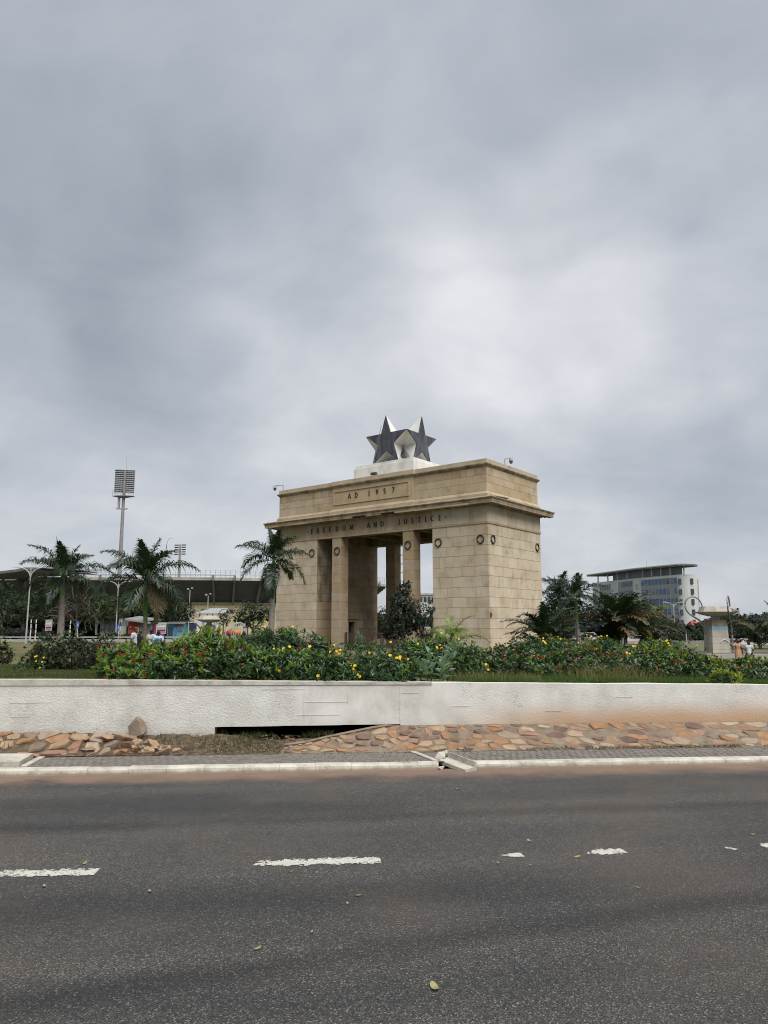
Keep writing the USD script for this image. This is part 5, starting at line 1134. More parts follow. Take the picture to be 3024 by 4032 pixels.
# ------------------------------------------------------------------ palms
def frond(base, az, el, L, r, droop=1.0, nleaf=46, wid=.34, plume=.5, hang=.5, lw=.026, twist=None):
    """a feather leaf: (rachis mesh, leaflets mesh)"""
    n = 12; t = np.linspace(0, 1, n); e0 = math.radians(el); e = e0 - droop * t ** 1.4 * 1.5
    hx = np.concatenate([[0], np.cumsum(np.cos((e[1:] + e[:-1]) / 2) * L / (n - 1))]); hz = np.concatenate([[0], np.cumsum(np.sin((e[1:] + e[:-1]) / 2) * L / (n - 1))])
    H = np.array([math.cos(az), math.sin(az), 0]); p = base + hx[:, None] * H + hz[:, None] * np.array([0, 0, 1.0])
    b = MB(); b.tube(p, np.interp(t, [0, .15, 1], [.032, .02, .004]) * L / 2.6, 5)
    tt = np.linspace(.12, 1.0, nleaf); P = np.stack([np.interp(tt, t, p[:, k]) for k in range(3)], 1); ee = np.interp(tt, t, e)
    D0 = np.cos(ee)[:, None] * H + np.sin(ee)[:, None] * np.array([0, 0, 1.0]); S = np.array([-H[1], H[0], 0]); U = np.cross(D0, np.broadcast_to(S, D0.shape)) * -1
    U = np.where((U[:, 2:3] < 0), -U, U)
    ll = L * wid * np.sin(np.clip(tt * 1.05 + .12, 0, 1) * PI * .93) ** .6 * np.where(tt > .96, .75, 1)
    vs, fs, k = [], [], 0
    for sd in (-1, 1):
        for i in range(nleaf):
            up = r.normal() * plume; l_ = ll[i] * r.uniform(.85, 1.1)
            D = unit(S * sd * 1.0 + D0[i] * (.55 + .5 * tt[i]) + U[i] * (up + .25)); w = lw * L / 2.6 * r.uniform(.8, 1.2)
            m = P[i] + D * l_ * .55; D2 = unit(D - np.array([0, 0, hang * r.uniform(.7, 1.4)])); tip = m + D2 * l_ * .5; q = unit(np.cross(D, U[i] + .01)) * w
            vs += [P[i] - q * .6, P[i] + q * .6, m + q, m - q, tip]; fs += [[k, k + 1, k + 2], [k, k + 2, k + 3], [k + 3, k + 2, k + 4]]; k += 5
    b.add(np.array(vs), np.array(fs)); return b
def palm(name, label, u_base, Y, v_crown, u_crown, v_shaft, R_px, trunk_px, seed, nf=15, spear_px=None, trunk='palm_trunk', els=None, group=None, leafm='palm_leaf', lean=None, dead=2):
    r = np.random.default_rng(seed); C = at(u_crown, v_crown, Y); SH = at((u_crown * 2 + u_base) / 3, v_shaft, Y); B0 = at(u_base, 2520, Y); gz = float(terrain(B0[0], Y)) - .1
    B0 = np.array([B0[0] - (SH[0] - B0[0]) * 0, Y, gz]); R = R_px * Y / FPX; tr = trunk_px * Y / FPX / 2
    t = thing(name, label, 'palm tree', B0, 0, group); o = B0
    z = np.linspace(0, 1, 26)[:, None]; pts = B0 * (1 - z) + SH * z
    rad = tr * np.interp(z[:, 0], [0, .08, .5, 1], [1.25, 1.05, 1.0, .72]) * (1 + .025 * (np.arange(26) % 2))
    part(t, 'trunk', (lambda g: (g[0] - o, g[1]))(MB().tube(pts, rad, 14).get()), MATS[trunk], smooth=40)
    zz = np.linspace(0, 1, 8)[:, None]; p2 = SH * (1 - zz) + C * zz
    part(t, 'crownshaft', (lambda g: (g[0] - o, g[1]))(MB().tube(p2, tr * np.interp(zz[:, 0], [0, .25, 1], [.80, .84, .42]), 12).get()), MATS['crownshaft'], smooth=40)
    for i in range(nf):
        az = i * 2.39996 + r.normal() * .15; q = i / (nf - 1); el = np.interp(q, [0, .15, .4, .7, 1], [86, 68, 46, 14, -38]) + r.normal() * 7 if els is None else els[i % len(els)] + r.normal() * 5
        L = R * 1.28 * r.uniform(.9, 1.1) * np.interp(q, [0, .2, .5, 1], [.74, .95, 1.05, .95])
        mm = leafm if i < nf - dead else 'palm_dry'
        part(t, 'frond', (lambda g: (g[0] - o, g[1]))(frond(C + [0, 0, -.1 * q], az, el, L, r, droop=np.interp(q, [0, .3, 1], [.25, .86, .95]) * r.uniform(.8, 1.2), hang=.75 + .7 * q, wid=.31, nleaf=56, lw=.028, plume=.30).get()), MATS[mm])
    if spear_px is not None:
        tp = at(*spear_px, Y); zz = np.linspace(0, 1, 6)[:, None]
        part(t, 'spear_leaf', (lambda g: (g[0] - o, g[1]))(MB().tube(C * (1 - zz) + tp * zz, np.interp(zz[:, 0], [0, .4, .8, 1], [.07, .06, .045, .006]) * R / 2.6, 6).get()), MATS['palm_leaf'])
    return t
palm('royal_palm', 'leftmost royal palm on the lawn, behind the burgundy bush', 238, 50, 2262, 249, 2345, 140, 26, 301, 18, (222, 2110), dead=0)
palm('royal_palm', 'royal palm with a brown ringed trunk beside the group of people', 574, 42, 2285, 572, 2448, 165, 21, 302, 19, (577, 2142), 'palm_trunk_brown', dead=1)
palm('royal_palm', 'slender royal palm standing against the left edge of the arch', 1067, 48, 2200, 1078, 2284, 128, 23, 303, 16, (1052, 2052), dead=0)
palm('royal_palm', 'tall palm right of the arch, nearer the arch of the pair', 2212, 78, 2352, 2203, 2440, 108, 13, 304, 15, (2180, 2262), dead=0)
palm('royal_palm', 'tall palm with a clear grey trunk, right of the pair beside the arch', 2283, 74, 2352, 2266, 2452, 104, 17, 305, 15, (2258, 2300), dead=1)
palm('royal_palm', 'small bright palm in front of the office block', 2600, 82, 2425, 2594, 2470, 52, 10, 306, 9, None, els=(80, 70, 62, 75, 50), leafm='palm_yellow', dead=0)
palm('royal_palm', 'palm leaning into view at the right edge', 3056, 60, 2452, 3052, 2490, 78, 16, 307, 11, None, dead=0)

def clump_palm(name, label, u, Y, R_px, htop, n, seed, leafm, stems=5, vbase=2530, els=(20, 82), lw=.034, nleaf=40, dead=0.15):
    r = np.random.default_rng(seed); B0 = at(u, vbase, Y); gz = float(terrain(B0[0], Y)) - .05; B0[2] = gz; R = R_px * Y / FPX; top = at(u, htop, Y)[2] - gz
    t = thing(name, label, 'palm', B0)
    st_ = MB()
    for i in range(stems):
        a = i * 2.4; q = np.array([math.cos(a), math.sin(a), 0]) * R * .18; h = top * r.uniform(.25, .5); st_.tube([q * .6, q + [0, 0, h]], [.05, .035], 6)
    part(t, 'stems', st_, MATS['crownshaft'])
    for i in range(n):
        a = i * 2.39996 + r.normal() * .2; q = np.array([math.cos(a), math.sin(a), 0]) * R * .15 * r.uniform(0, 1.3); h = top * r.uniform(.12, .55)
        el = r.uniform(*els); L = np.hypot(R * .95, top * .5) * r.uniform(.75, 1.1)
        part(t, 'frond', frond(q + [0, 0, h], a, el, L, r, droop=r.uniform(.6, 1.05), hang=.5, wid=.24, nleaf=nleaf, lw=lw, plume=.25), MATS[leafm if r.uniform() > dead else 'palm_dry'])
    return t
clump_palm('clump_palm', 'bushy dark areca palm at the right corner of the arch', 2150, 52, 128, 2385, 40, 311, 'palm_leaf')
clump_palm('coconut_sapling', 'young yellow-green coconut palm in front of the right leg', 1775, 31, 95, 2385, 14, 312, 'palm_yellow', 2, els=(30, 84), nleaf=34, lw=.03, dead=0)
clump_palm('clump_palm', 'wide dark mass of date palms in front of the office block', 2440, 76, 150, 2325, 56, 313, 'palm_leaf', 7, els=(5, 80), lw=.045, nleaf=34, dead=.3)
clump_palm('clump_palm', 'dark bushy palm between the date palms and the lamp', 2560, 80, 90, 2390, 30, 314, 'palm_leaf', 5, lw=.045, nleaf=32, dead=.3)
clump_palm('clump_palm', 'dark bushy palm at the foot of the pair of tall palms', 2215, 84, 95, 2420, 30, 315, 'palm_leaf', 5, lw=.045, nleaf=32)
clump_palm('clump_palm', 'dark feathery palm behind the woman in the peach dress', 2985, 72, 90, 2405, 30, 316, 'palm_leaf', 4, lw=.045, nleaf=32, dead=.35)

# ------------------------------------------------------------------ trees
def tree(name, label, lumps_px, Y, seed, m='tree_leaf', leaf=.42, dens=1.0, u_trunk=None, group=None, twigs=0, trunk_r=.22, rough=.3, cat='tree', k=3, inner=True):
    """lumps_px: (u, v, half width, half height) in the photograph, at distance Y"""
    r = np.random.default_rng(seed); q = Y / FPX; L_ = []
    for i, (u, v, a, b_) in enumerate(lumps_px):
        P = at(u, v, Y + r.uniform(-.4, .4) * a * q); L_.append((*P, a * q, a * q * .85, b_ * q))
    L_ = np.array(L_); ut = u_trunk if u_trunk is not None else np.mean([a[0] for a in lumps_px]); B0 = at(ut, 2500, Y); B0[2] = float(terrain(B0[0], Y)) - .1
    t = thing(name, label, cat, B0, 0, group); area = sum(PI * (a[3] * a[4] + a[3] * a[5] * 2) for a in L_)
    n = int(area * 6.6 * dens / (leaf / .42) ** 2); p, o, ins = lump_points(L_, n, r, low=-.75, rmin=.45, rough=rough, seed=seed)
    kk = p[:, 2] > B0[2] + .3; p, o = p[kk], o[kk]
    v, f = whorls(p, unit(o + [0, 0, .35]), k, leaf, leaf * .5, r, (30, 100)); part(t, 'crown', (v - B0, f), MATS[m], kind='stuff')
    b = MB(); C = L_[:, :3].mean(0); fork = B0 + (C - B0) * .45
    b.tube([B0, (B0 + fork) / 2 + [.1, 0, 0], fork], [trunk_r * 1.3, trunk_r, trunk_r * .85], 8)
    for a in L_:
        b.tube([fork, (fork + a[:3]) / 2 + [0, 0, .1 * a[5]], a[:3] + [0, 0, a[5] * .3]], [trunk_r * .6, trunk_r * .4, trunk_r * .12], 6)
        for _ in range(4):
            d = unit(r.normal(size=3) + [0, 0, .3]); b.tube([a[:3], a[:3] + d * a[3:] * .8], [trunk_r * .25, .02], 5)
    part(t, 'trunk', (lambda g: (g[0] - B0, g[1]))(b.get()), MATS['bark'])
    if twigs:
        b = MB()
        for _ in range(twigs):
            a = L_[r.integers(len(L_))]; d = unit(r.normal(size=3) + [0, -.7, .35]); p0 = a[:3] + d * a[3:] * .5; pts = [p0]
            for s_ in range(4): d = unit(d + r.normal(size=3) * .45); pts.append(pts[-1] + d * a[3] * .24)
            b.tube(pts, np.linspace(.075, .02, 5), 4)
        part(t, 'bare_branches', (lambda g: (g[0] - B0, g[1]))(b.get()), MATS['dry_branch'], kind='stuff')
    return t
tree('broadleaf_tree', 'dark broad tree at the left edge under the stadium roof', [(10, 2330, 45, 45), (40, 2390, 70, 55), (-30, 2400, 60, 60)], 118, 401, 'tree_leaf')
tree('broadleaf_tree', 'dark tree left of the leftmost lamp post', [(95, 2380, 65, 55), (120, 2420, 70, 45), (60, 2430, 60, 45)], 112, 402, 'tree_leaf')
tree('broadleaf_tree', 'leafy tree behind the trunk of the leftmost palm', [(190, 2335, 60, 48), (150, 2385, 60, 50), (240, 2370, 55, 55)], 122, 403, 'tree_leaf')
tree('thorn_tree', 'half-bare tree with pale branches right of the leftmost palm', [(300, 2385, 70, 55), (340, 2420, 60, 45), (265, 2425, 60, 40)], 108, 404, 'dull_leaf', dens=.55, twigs=46)
tree('broadleaf_tree', 'tree with light green leaves above the glass kiosk', [(390, 2375, 60, 42), (450, 2390, 62, 45), (420, 2425, 75, 40)], 116, 405, 'tree_leaf_light')
tree('broadleaf_tree', 'tree behind the crown of the ringed palm', [(540, 2395, 60, 48), (600, 2380, 55, 45), (570, 2425, 70, 38)], 122, 406, 'tree_leaf_light')
tree('broadleaf_tree', 'rounded tree above the teal kiosk', [(690, 2405, 62, 45), (735, 2408, 36, 40), (715, 2440, 52, 36), (655, 2430, 45, 40)], 114, 407, 'tree_leaf')
tree('clipped_tree', 'small dark clipped tree beside the left bowl monument', [(880, 2440, 30, 32)], 100, 408, 'tree_leaf_dark', leaf=.3)
tree('clipped_tree', 'large round clipped tree with bare twigs, left of the arch', [(995, 2415, 70, 48), (960, 2440, 48, 36), (1040, 2430, 44, 40)], 98, 409, 'tree_leaf', leaf=.32, twigs=26)
tree('clipped_tree', 'small round tree right of the arched frame', [(975, 2462, 22, 22)], 88, 410, 'tree_leaf_dark', leaf=.26)
# the dark tree in the arch opening
tree('pagoda_tree', 'dense dark tree in front of the arch opening', [(1590, 2440, 72, 85), (1580, 2360, 48, 52), (1555, 2470, 60, 60), (1625, 2460, 58, 62), (1600, 2320, 28, 30)], 49, 411, 'tree_leaf_dark', leaf=.24, dens=1.15, u_trunk=1588, trunk_r=.14, rough=.42, k=4)
tree('broadleaf_tree', 'tree beyond the arch seen through its right opening', [(1690, 2395, 42, 40), (1720, 2420, 50, 45)], 125, 412, 'tree_leaf', dens=.6)
tree('broadleaf_tree', 'small tree beyond the arch, left of the dark tree', [(1505, 2435, 34, 46), (1500, 2470, 34, 36)], 92, 413, 'dull_leaf', leaf=.3)
tree('broadleaf_tree', 'dark tree behind the tall palms right of the arch', [(2180, 2400, 50, 60), (2235, 2430, 58, 55), (2310, 2430, 55, 55)], 100, 414, 'tree_leaf_dark')
tree('broadleaf_tree', 'dark tree behind the date palms', [(2370, 2415, 66, 62), (2450, 2390, 76, 64), (2545, 2412, 66, 58), (2420, 2470, 70, 40), (2510, 2470, 70, 40)], 88, 415, 'tree_leaf_dark', leaf=.34)
tree('thorn_tree', 'dull brownish tree in front of the right bay of the office block', [(2620, 2450, 42, 40), (2655, 2470, 38, 34), (2590, 2470, 40, 36)], 104, 416, 'dull_leaf', dens=.6, twigs=10)
tree('broadleaf_tree', 'round green tree behind the bowl monument at the right', [(2880, 2450, 45, 52), (2850, 2480, 45, 40), (2915, 2480, 45, 40)], 105, 417, 'tree_leaf')
tree('broadleaf_tree', 'dark spreading tree at the right edge', [(2950, 2460, 55, 42), (3010, 2455, 60, 45), (2975, 2490, 70, 34)], 92, 418, 'tree_leaf_dark')
tree('broadleaf_tree', 'low leafy bush-like tree at the foot of the office block', [(2710, 2505, 45, 22), (2760, 2500, 40, 26), (2660, 2512, 40, 18)], 96, 419, 'tree_leaf', leaf=.3)
for i, (u, v, a, b_, lab) in enumerate(((30, 2488, 40, 20, 'dark roadside bush at the far left beside the motorcycle'), (95, 2490, 42, 22, 'dark roadside bush behind the motorcycle rider'), (175, 2497, 26, 16, 'low roadside bush under the left poster board'),
                                       (440, 2502, 32, 18, 'dark roadside bush in front of the glass kiosk'), (500, 2507, 24, 15, 'light green roadside bush in front of the red kiosk'), (2790, 2500, 38, 22, 'dark bush left of the foot of the bowl monument'))):
    tree('roadside_bush', lab, [(u, v, a, b_), (u + a * .5, v + 4, a * .6, b_ * .8), (u - a * .5, v + 4, a * .6, b_ * .8)], 101, 430 + i, 'tree_leaf_dark' if i != 4 else 'tree_leaf_light', leaf=.26, cat='bush', trunk_r=.06)
# cactus by the railing
ca = thing('cactus', 'tall columnar cactus with side arms in front of the iron railing', 'cactus', (*at(1412, 2530, 44)[:2], float(terrain(at(1412, 2530, 44)[0], 44)) - .1)); o = np.array([*at(1412, 2530, 44)[:2], float(terrain(at(1412, 2530, 44)[0], 44)) - .1])
mat('cactus_skin', [(.03, .05, .025), (.06, .085, .045)], 5, .6)
for j, (u0, vt, dx) in enumerate(((1411, 2480, 0), (1423, 2494, .12), (1403, 2500, -.1))):
    h = at(u0, vt, 44)[2] - o[2]; x = at(u0, vt, 44)[0] - o[0]; a = np.arange(16) * PI / 8; z = np.linspace(0, 1, 9); rr_ = .085 * np.interp(z, [0, .85, .96, 1], [1, 1, .7, .1])
    v = np.array([[x * min(1, zi * 2.2) + ri_ * (1 + .22 * (k % 2)) * math.cos(t), ri_ * (1 + .22 * (k % 2)) * math.sin(t), zi * h] for zi, ri_ in zip(z, rr_) for k, t in enumerate(a)]); f = [[i * 16 + k, i * 16 + (k + 1) % 16, (i + 1) * 16 + (k + 1) % 16, (i + 1) * 16 + k] for i in range(8) for k in range(16)]
    part(ca, 'stem', (v, np.array(f)), MATS['cactus_skin'])

# ================================================================== BEYOND THE GARDEN
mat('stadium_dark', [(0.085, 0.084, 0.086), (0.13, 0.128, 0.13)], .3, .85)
mat('stadium_rib', [(0.12, 0.122, 0.13), (0.165, 0.167, 0.175)], .5, .7)
mat('stadium_concrete', [(0.24, 0.225, 0.205), (0.36, 0.345, 0.315)], .6, .85, stretch=(1, 1, .3))
mat('cream_wall', [(0.50, 0.42, 0.25), (0.60, 0.51, 0.32)], .4, .85, stretch=(1, 1, .4))
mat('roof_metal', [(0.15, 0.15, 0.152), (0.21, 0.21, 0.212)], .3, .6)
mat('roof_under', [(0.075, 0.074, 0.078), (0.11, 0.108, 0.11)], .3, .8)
mat('white_wall', [(0.37, 0.385, 0.375), (0.45, 0.465, 0.455)], .25, .8, stretch=(1, 1, .35))
mat('far_asphalt', [(0.07, 0.068, 0.066), (0.10, 0.098, 0.095)], .5, .9)
mat('pale_kerb', [(0.22, 0.21, 0.19), (0.31, 0.30, 0.275)], 1.0, .85)
mat('monument_stone', [(0.25, 0.23, 0.195), (0.335, 0.315, 0.275), (0.38, 0.36, 0.325)], 1.2, .85, .2, stretch=(1, 1, .5))
mat('blue_tile', [(0.10, 0.25, 0.34), (0.16, 0.33, 0.42)], 4, .5)
mat('steel_tube', [(0.12, 0.125, 0.125), (0.19, 0.195, 0.195)], 2, .45, metal=.4)
for nm, c in dict(red_paint=(.30, .05, .033), orange_paint=(.55, .20, .04), teal_paint=(.10, .27, .28), blue_paint=(.06, .16, .40), sign_blue=(.02, .10, .45), pink_paint=(.52, .10, .22), white_paint=(.46, .46, .46), grey_panel=(.22, .24, .26), dark_panel=(.035, .04, .06), navy=(.02, .025, .06), shirt_white=(.42, .43, .46), cloth_black=(.012, .012, .015), peach_cloth=(.34, .20, .12),
                  skin=(.055, .028, .017), hair=(.006, .005, .005), jeans=(.05, .07, .12), trousers=(.035, .032, .03), yellow_paint=(.60, .42, .05), photo_mix=(.30, .26, .22), red_roof=(.24, .05, .045), plaid_blue=(.30, .46, .62), grey_cloth=(.20, .22, .23), letter_green=(.22, .40, .33), silver_paint=(.45, .46, .48), tyre=(.015, .015, .015)).items():
    mat(nm, [tuple(np.array(c) * .85), c], 3.0, .7)
glass_mat('far_glass', (.045, .06, .075)); glass_mat('kiosk_glass', (.06, .09, .115)); glass_mat('dark_glass', (.036, .042, .050))  # dark_glass base colour raised to carry reflected sky

def place(u, v, Y, z=None):
    P = at(u, v, Y); return np.array([P[0], P[1], float(terrain(P[0], P[1])) if z is None else z])
def hz(v, Y, u=1512): return float(at(u, v, Y)[2])

# the road that runs behind the garden, its kerb and its guard rail
b = MB(); b.add([(-130, 101, .0), (130, 101, .0), (130, 113, .0), (-130, 113, .0)], [[0, 1, 2, 3]]); solo('far_road', b, MATS['far_asphalt'], kind='structure')
b = MB(); b.box(-130, -13.0, 96.0, 96.6, -.2, .32).box(16, 130, 96.0, 96.6, -.3, .16); solo('far_kerb', b, MATS['pale_kerb'], kind='structure')
gr = thing('guard_rail', 'grey steel guard rail along the road behind the garden, left of the arch', 'guard rail', (0, 99.5, 0))
xl, xr = at(-150, 2500, 99.5)[0], at(800, 2500, 99.5)[0]
part(gr, 'upper_rail', MB().box(xl, xr, -.04, .04, .56, .74), MATS['galvanised']); part(gr, 'lower_rail', MB().box(xl, xr, -.04, .04, .24, .40), MATS['galvanised'])
for x in np.arange(xl, xr, 3.2): part(gr, 'post', MB().box(x - .05, x + .05, .05, .15, -.1, .72), MATS['galvanised'])
gr = thing('guard_rail', 'grey steel guard rail among the palms right of the arch', 'guard rail', (0, 92, 0)); xl, xr = at(2260, 2520, 92)[0], at(2460, 2520, 92)[0]; z0 = hz(2530, 92)
part(gr, 'upper_rail', MB().box(xl, xr, -.04, .04, z0, z0 + .12), MATS['galvanised']); part(gr, 'lower_rail', MB().box(xl, xr, -.04, .04, z0 - .28, z0 - .18), MATS['galvanised'])
for x in np.arange(xl, xr, 2.4): part(gr, 'post', MB().box(x - .05, x + .05, .05, .12, z0 - 1.2, z0 + .1), MATS['galvanised'])

# ------------------------------------------------------------------ stadium
Y0 = 190.0; R0 = 62.0; XC = at(690, 2400, Y0)[0]
def rim(d, off=0.0):
    """a point of the rim's plan, d metres along it (0 where the straight side ends), off metres inwards"""
    if d <= 0: return np.array([XC + d, Y0 + off])
    a = d / R0; return np.array([XC + (R0 - off) * math.sin(a), Y0 + R0 - (R0 - off) * math.cos(a)])
def sweep(prof, d0, d1, n):
    """profile of (offset inwards, z) carried along the rim"""
    dd = np.linspace(d0, d1, n); v = np.array([[*rim(d, o), z] for d in dd for o, z in prof]); k = len(prof)
    f = [[i * k + j, (i + 1) * k + j, (i + 1) * k + j + 1, i * k + j + 1] for i in range(n - 1) for j in range(k - 1)]
    return v, np.array(f)
sta = thing('stadium', 'large grey stadium with raked concrete stands behind the trees, left of the arch', 'stadium')
ZR, ZB = hz(2279, Y0), hz(2375, Y0 + 8) 
steps = []
ns = 13
for k in range(ns):
    o0, o1 = .4 + 8.2 * k / ns, .4 + 8.2 * (k + 1) / ns; z0, z1 = ZR - .2 - (ZR - ZB - .2) * k / ns, ZR - .2 - (ZR - ZB - .2) * (k + 1) / ns; steps += [(o0, z0), (o0 + (o1 - o0) * .25, z1 + .06), (o0 + (o1 - o0) * .25, z1)] if k else [(o0, z0), (o1, z1)]
D0, D1 = -75.0, 66.0
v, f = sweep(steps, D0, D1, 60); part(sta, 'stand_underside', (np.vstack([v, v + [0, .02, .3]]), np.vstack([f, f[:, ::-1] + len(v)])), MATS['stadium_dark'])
v, f = sweep([(.5, ZR - .4), (-.35, ZR - .35), (-.35, ZR + .35), (-.05, ZR + .42), (.4, ZR + .42), (.5, ZR - .4)], D0, D1, 60); part(sta, 'rim_beam', (v, f), MATS['stadium_concrete'])
v, f = sweep([(-.05, ZR + .43), (-.05, ZR + .50), (-.4, ZR + .50)], -1, 0, 2)
b = MB()
for d in np.arange(-36, D1, 1.27):
    p = rim(d, .35); b.box(p[0] - .035, p[0] + .035, p[1] - .03, p[1] + .03, ZR + .4, ZR + 2.25)
part(sta, 'fence_posts', b, MATS['stadium_rib'], kind='stuff')
for zz_ in (1.15, 1.7, 2.25):
    v, f = sweep([(.33, ZR + zz_), (.33, ZR + zz_ + .045), (.37, ZR + zz_ + .045), (.37, ZR + zz_), (.33, ZR + zz_)], -36, D1, 60); part(sta, 'fence_rail', (v, f), MATS['galvanised'])
ribs = [at(u, 2280, Y0)[0] - XC for u in (398, 510, 590)] + [(832 - 690) * Y0 / FPX, 14.6, 21.5, 25.5, 29.5, 36.0, 42, 48, 54, 60]
for d in ribs:
    pts = [(-.75, ZR + .9), (-.75, ZR - .3), (1.0, ZR - 1.0), (8.4, ZB + .1)]; b = MB()
    for (o0, z0), (o1, z1) in zip(pts[:-1], pts[1:]):
        p, q_ = rim(d, o0), rim(d, o1); b.bar((*p, z0), (*q_, z1), .5, .55)
    p = rim(d, .7); b.bar((*p, ZR - 1), (*rim(d, 6.0), ZB - .3), .45, .5); q_ = rim(d, 5.6)
    part(sta, 'raking_rib', b, MATS['stadium_rib'])
v, f = sweep([(-.85, ZR + .86), (-.85, ZR + 1.0), (-.7, ZR + 1.0), (-.7, ZR + .86), (-.85, ZR + .86)], ribs[0], ribs[4], 30); part(sta, 'rim_rail', (v, f), MATS['stadium_rib'])
wo = 7.4
v, f = sweep([(wo - .3, ZB + .15), (wo - .3, ZB - .1), (wo, ZB - .1), (wo, -.5)], -14.0, D1, 50); wl = part(sta, 'base_wall', (v, f), MATS['cream_wall'])
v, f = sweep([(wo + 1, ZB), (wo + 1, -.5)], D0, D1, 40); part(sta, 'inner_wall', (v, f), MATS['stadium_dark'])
v, f = sweep([(wo - .9, ZB - .08), (wo - .9, ZB + .12), (8.6, ZB + .12)], -14, D1, 40); part(sta, 'ledge', (v, f), MATS['stadium_concrete'])
for u in (788, 836, 892):
    d = (u - 690) * (Y0 + wo) / FPX; z1 = hz(2398, Y0 + wo); p = rim(d, wo)
    w_ = part(sta, 'window', MB().box(p[0] - 1.15, p[0] + 1.15, p[1] - .12, p[1] - .02, z1 - 1.15, z1), MATS['white_wall'])
    part(w_, 'pane', MB().box(p[0] - 1.05, p[0] - .05, p[1] - .16, p[1] - .125, z1 - 1.06, z1 - .08), MATS['dark_glass']); part(w_, 'pane', MB().box(p[0] + .05, p[0] + 1.05, p[1] - .16, p[1] - .125, z1 - 1.06, z1 - .08), MATS['dark_glass'])
# main stand roof at the far left
ra = thing('stand_roof', 'cantilevered grey roof of the main stand at the far left of the stadium', 'roof')
def ru(u, v, Y): return at(u, v, Y)
roof = [ru(-120, 2252, 165), ru(0, 2249, 165), ru(60, 2242, 163), ru(95, 2234, 162), ru(136, 2234, 166), ru(215, 2248, 186)]
rb = [p + [0, 30, 1.5] for p in roof]
v = np.array(roof + rb); n = len(roof); f = [[i, i + 1, n + i + 1, n + i] for i in range(n - 1)]
vv = np.vstack([v, v - [0, -.15, .55]]); m = len(v); ff = f + [[a + m for a in q_[::-1]] for q_ in f] + [[i, m + i, m + i + 1, i + 1] for i in range(n - 1)]
part(ra, 'roof_sheet', (vv, np.array(ff)), MATS['roof_metal'])
un = [ru(-120, 2284, 180), ru(0, 2282, 180), ru(60, 2282, 180), ru(120, 2275, 180), ru(190, 2263, 186)]
tp = [roof[0], roof[1], roof[2], roof[4], roof[5]]
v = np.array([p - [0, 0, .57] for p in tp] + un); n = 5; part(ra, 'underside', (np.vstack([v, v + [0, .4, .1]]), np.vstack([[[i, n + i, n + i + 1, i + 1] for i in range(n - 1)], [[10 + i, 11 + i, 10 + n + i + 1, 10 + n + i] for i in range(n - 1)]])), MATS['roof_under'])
for (ua, va, ub, vb) in ((62, 2252, 88, 2305), (86, 2250, 102, 2285), (62, 2286, 36, 2308), (128, 2274, 122, 2300), (10, 2280, 22, 2300)):
    part(ra, 'strut', MB().bar(ru(ua, va, 179), ru(ub, vb, 183), .8 if va < 2260 else .35, 1.0 if va < 2260 else .35), MATS['roof_under'])
part(ra, 'rear_wall', MB().box(ru(-120, 2300, 196)[0], ru(120, 2300, 196)[0], 196, 197, -.5, hz(2305, 196)), MATS['stadium_concrete'])
b = MB()
for k in range(5): b.box(ru(300, 2250, 194)[0], ru(394, 2250, 194)[0], 194 - k * .05, 194.2 - k * .05, hz(2243 + k * 2.6, 194), hz(2242 + k * 2.6, 194) )
part(ra, 'louvre', b, MATS['roof_metal'])

# floodlight towers
def floodlight(name, label, u0, Y, v_head_bot, v_head_top, uw, rows, cols, v_plat, pole, seed, tilt):
    r = np.random.default_rng(seed); B0 = place(u0, 2470, Y, -.5); t = thing(name, label, 'floodlight tower', B0); zb, zt, zp = hz(v_head_bot, Y) + .5, hz(v_head_top, Y) + .5, hz(v_plat, Y) + .5; w = uw * Y / FPX
    part(t, 'mast', MB().tube([(0, 0, 0), (0, 0, zp * .5), (0, 0, zp), (0, 0, zt - .2)], [pole * .62, pole * .5, pole * .36, pole * .30], 14), MATS['pole_grey'], smooth=40)
    c, s = math.cos(tilt), math.sin(tilt)
    def M(v_): return np.stack([v_[:, 0] * c, v_[:, 0] * s + v_[:, 1], v_[:, 2]], 1)
    if Y < 300:
        part(t, 'platform', MB().lathe([(.3, zp - .5), (w * .58, zp), (w * .58, zp + .12), (.3, zp + .12)], 16, lambda v_: v_ * [1, .45, 1]), MATS['pole_grey'])
        b = MB()
        for k in range(9): x = w * .56 * (k / 4 - 1); b.box(x - .04, x + .04, -.6, -.5, zp, zp + 1.5)
        b.box(-w * .56, w * .56, -.6, -.52, zp + 1.44, zp + 1.52).box(-w * .56, w * .56, -.6, -.52, zp + .7, zp + .76); part(t, 'railing', b, MATS['galvanised'])
        part(t, 'ladder_cage', MB().box(-1.45, -.95, -.3, .3, zp - 3.2, zp - .3).box(-1.9, 1.2, -.35, .35, zp - 3.5, zp - 3.25), MATS['galvanised'])
        part(t, 'lightning_rod', MB().tube([(.25, 0, zt - .3), (.3, 0, zt + 4.2)], [.035, .012], 5), MATS['dark_metal'])
    for k in range(rows):
        z = zb + (zt - zb) * (k + .5) / rows
        b = MB().box(-w / 2, w / 2, .25, .37, z + .22, z + .30, M); part(t, 'crossbar', b, MATS['dark_metal'])
        for j in range(cols):
            x = -w / 2 + w * (j + .5) / cols
            if abs(x) < pole * .36: continue
            hh = (zt - zb) / rows; ww = w / cols * .80
            b = MB().frustum((x - ww / 2, x + ww / 2, -.28, .30), z - hh * .22, (x - ww * .46, x + ww * .46, -.05, .36), z + hh * .24); v, f = b.get(); part(t, 'lamp_head', (M(v), f), MATS['lamp_black'])
    return t
floodlight('floodlight_tower', 'tall near floodlight tower with a wide bank of lamps and a railed platform', 459, 200, 1941, 1850, 76, 12, 9, 1955, 1.05, 1, .2)
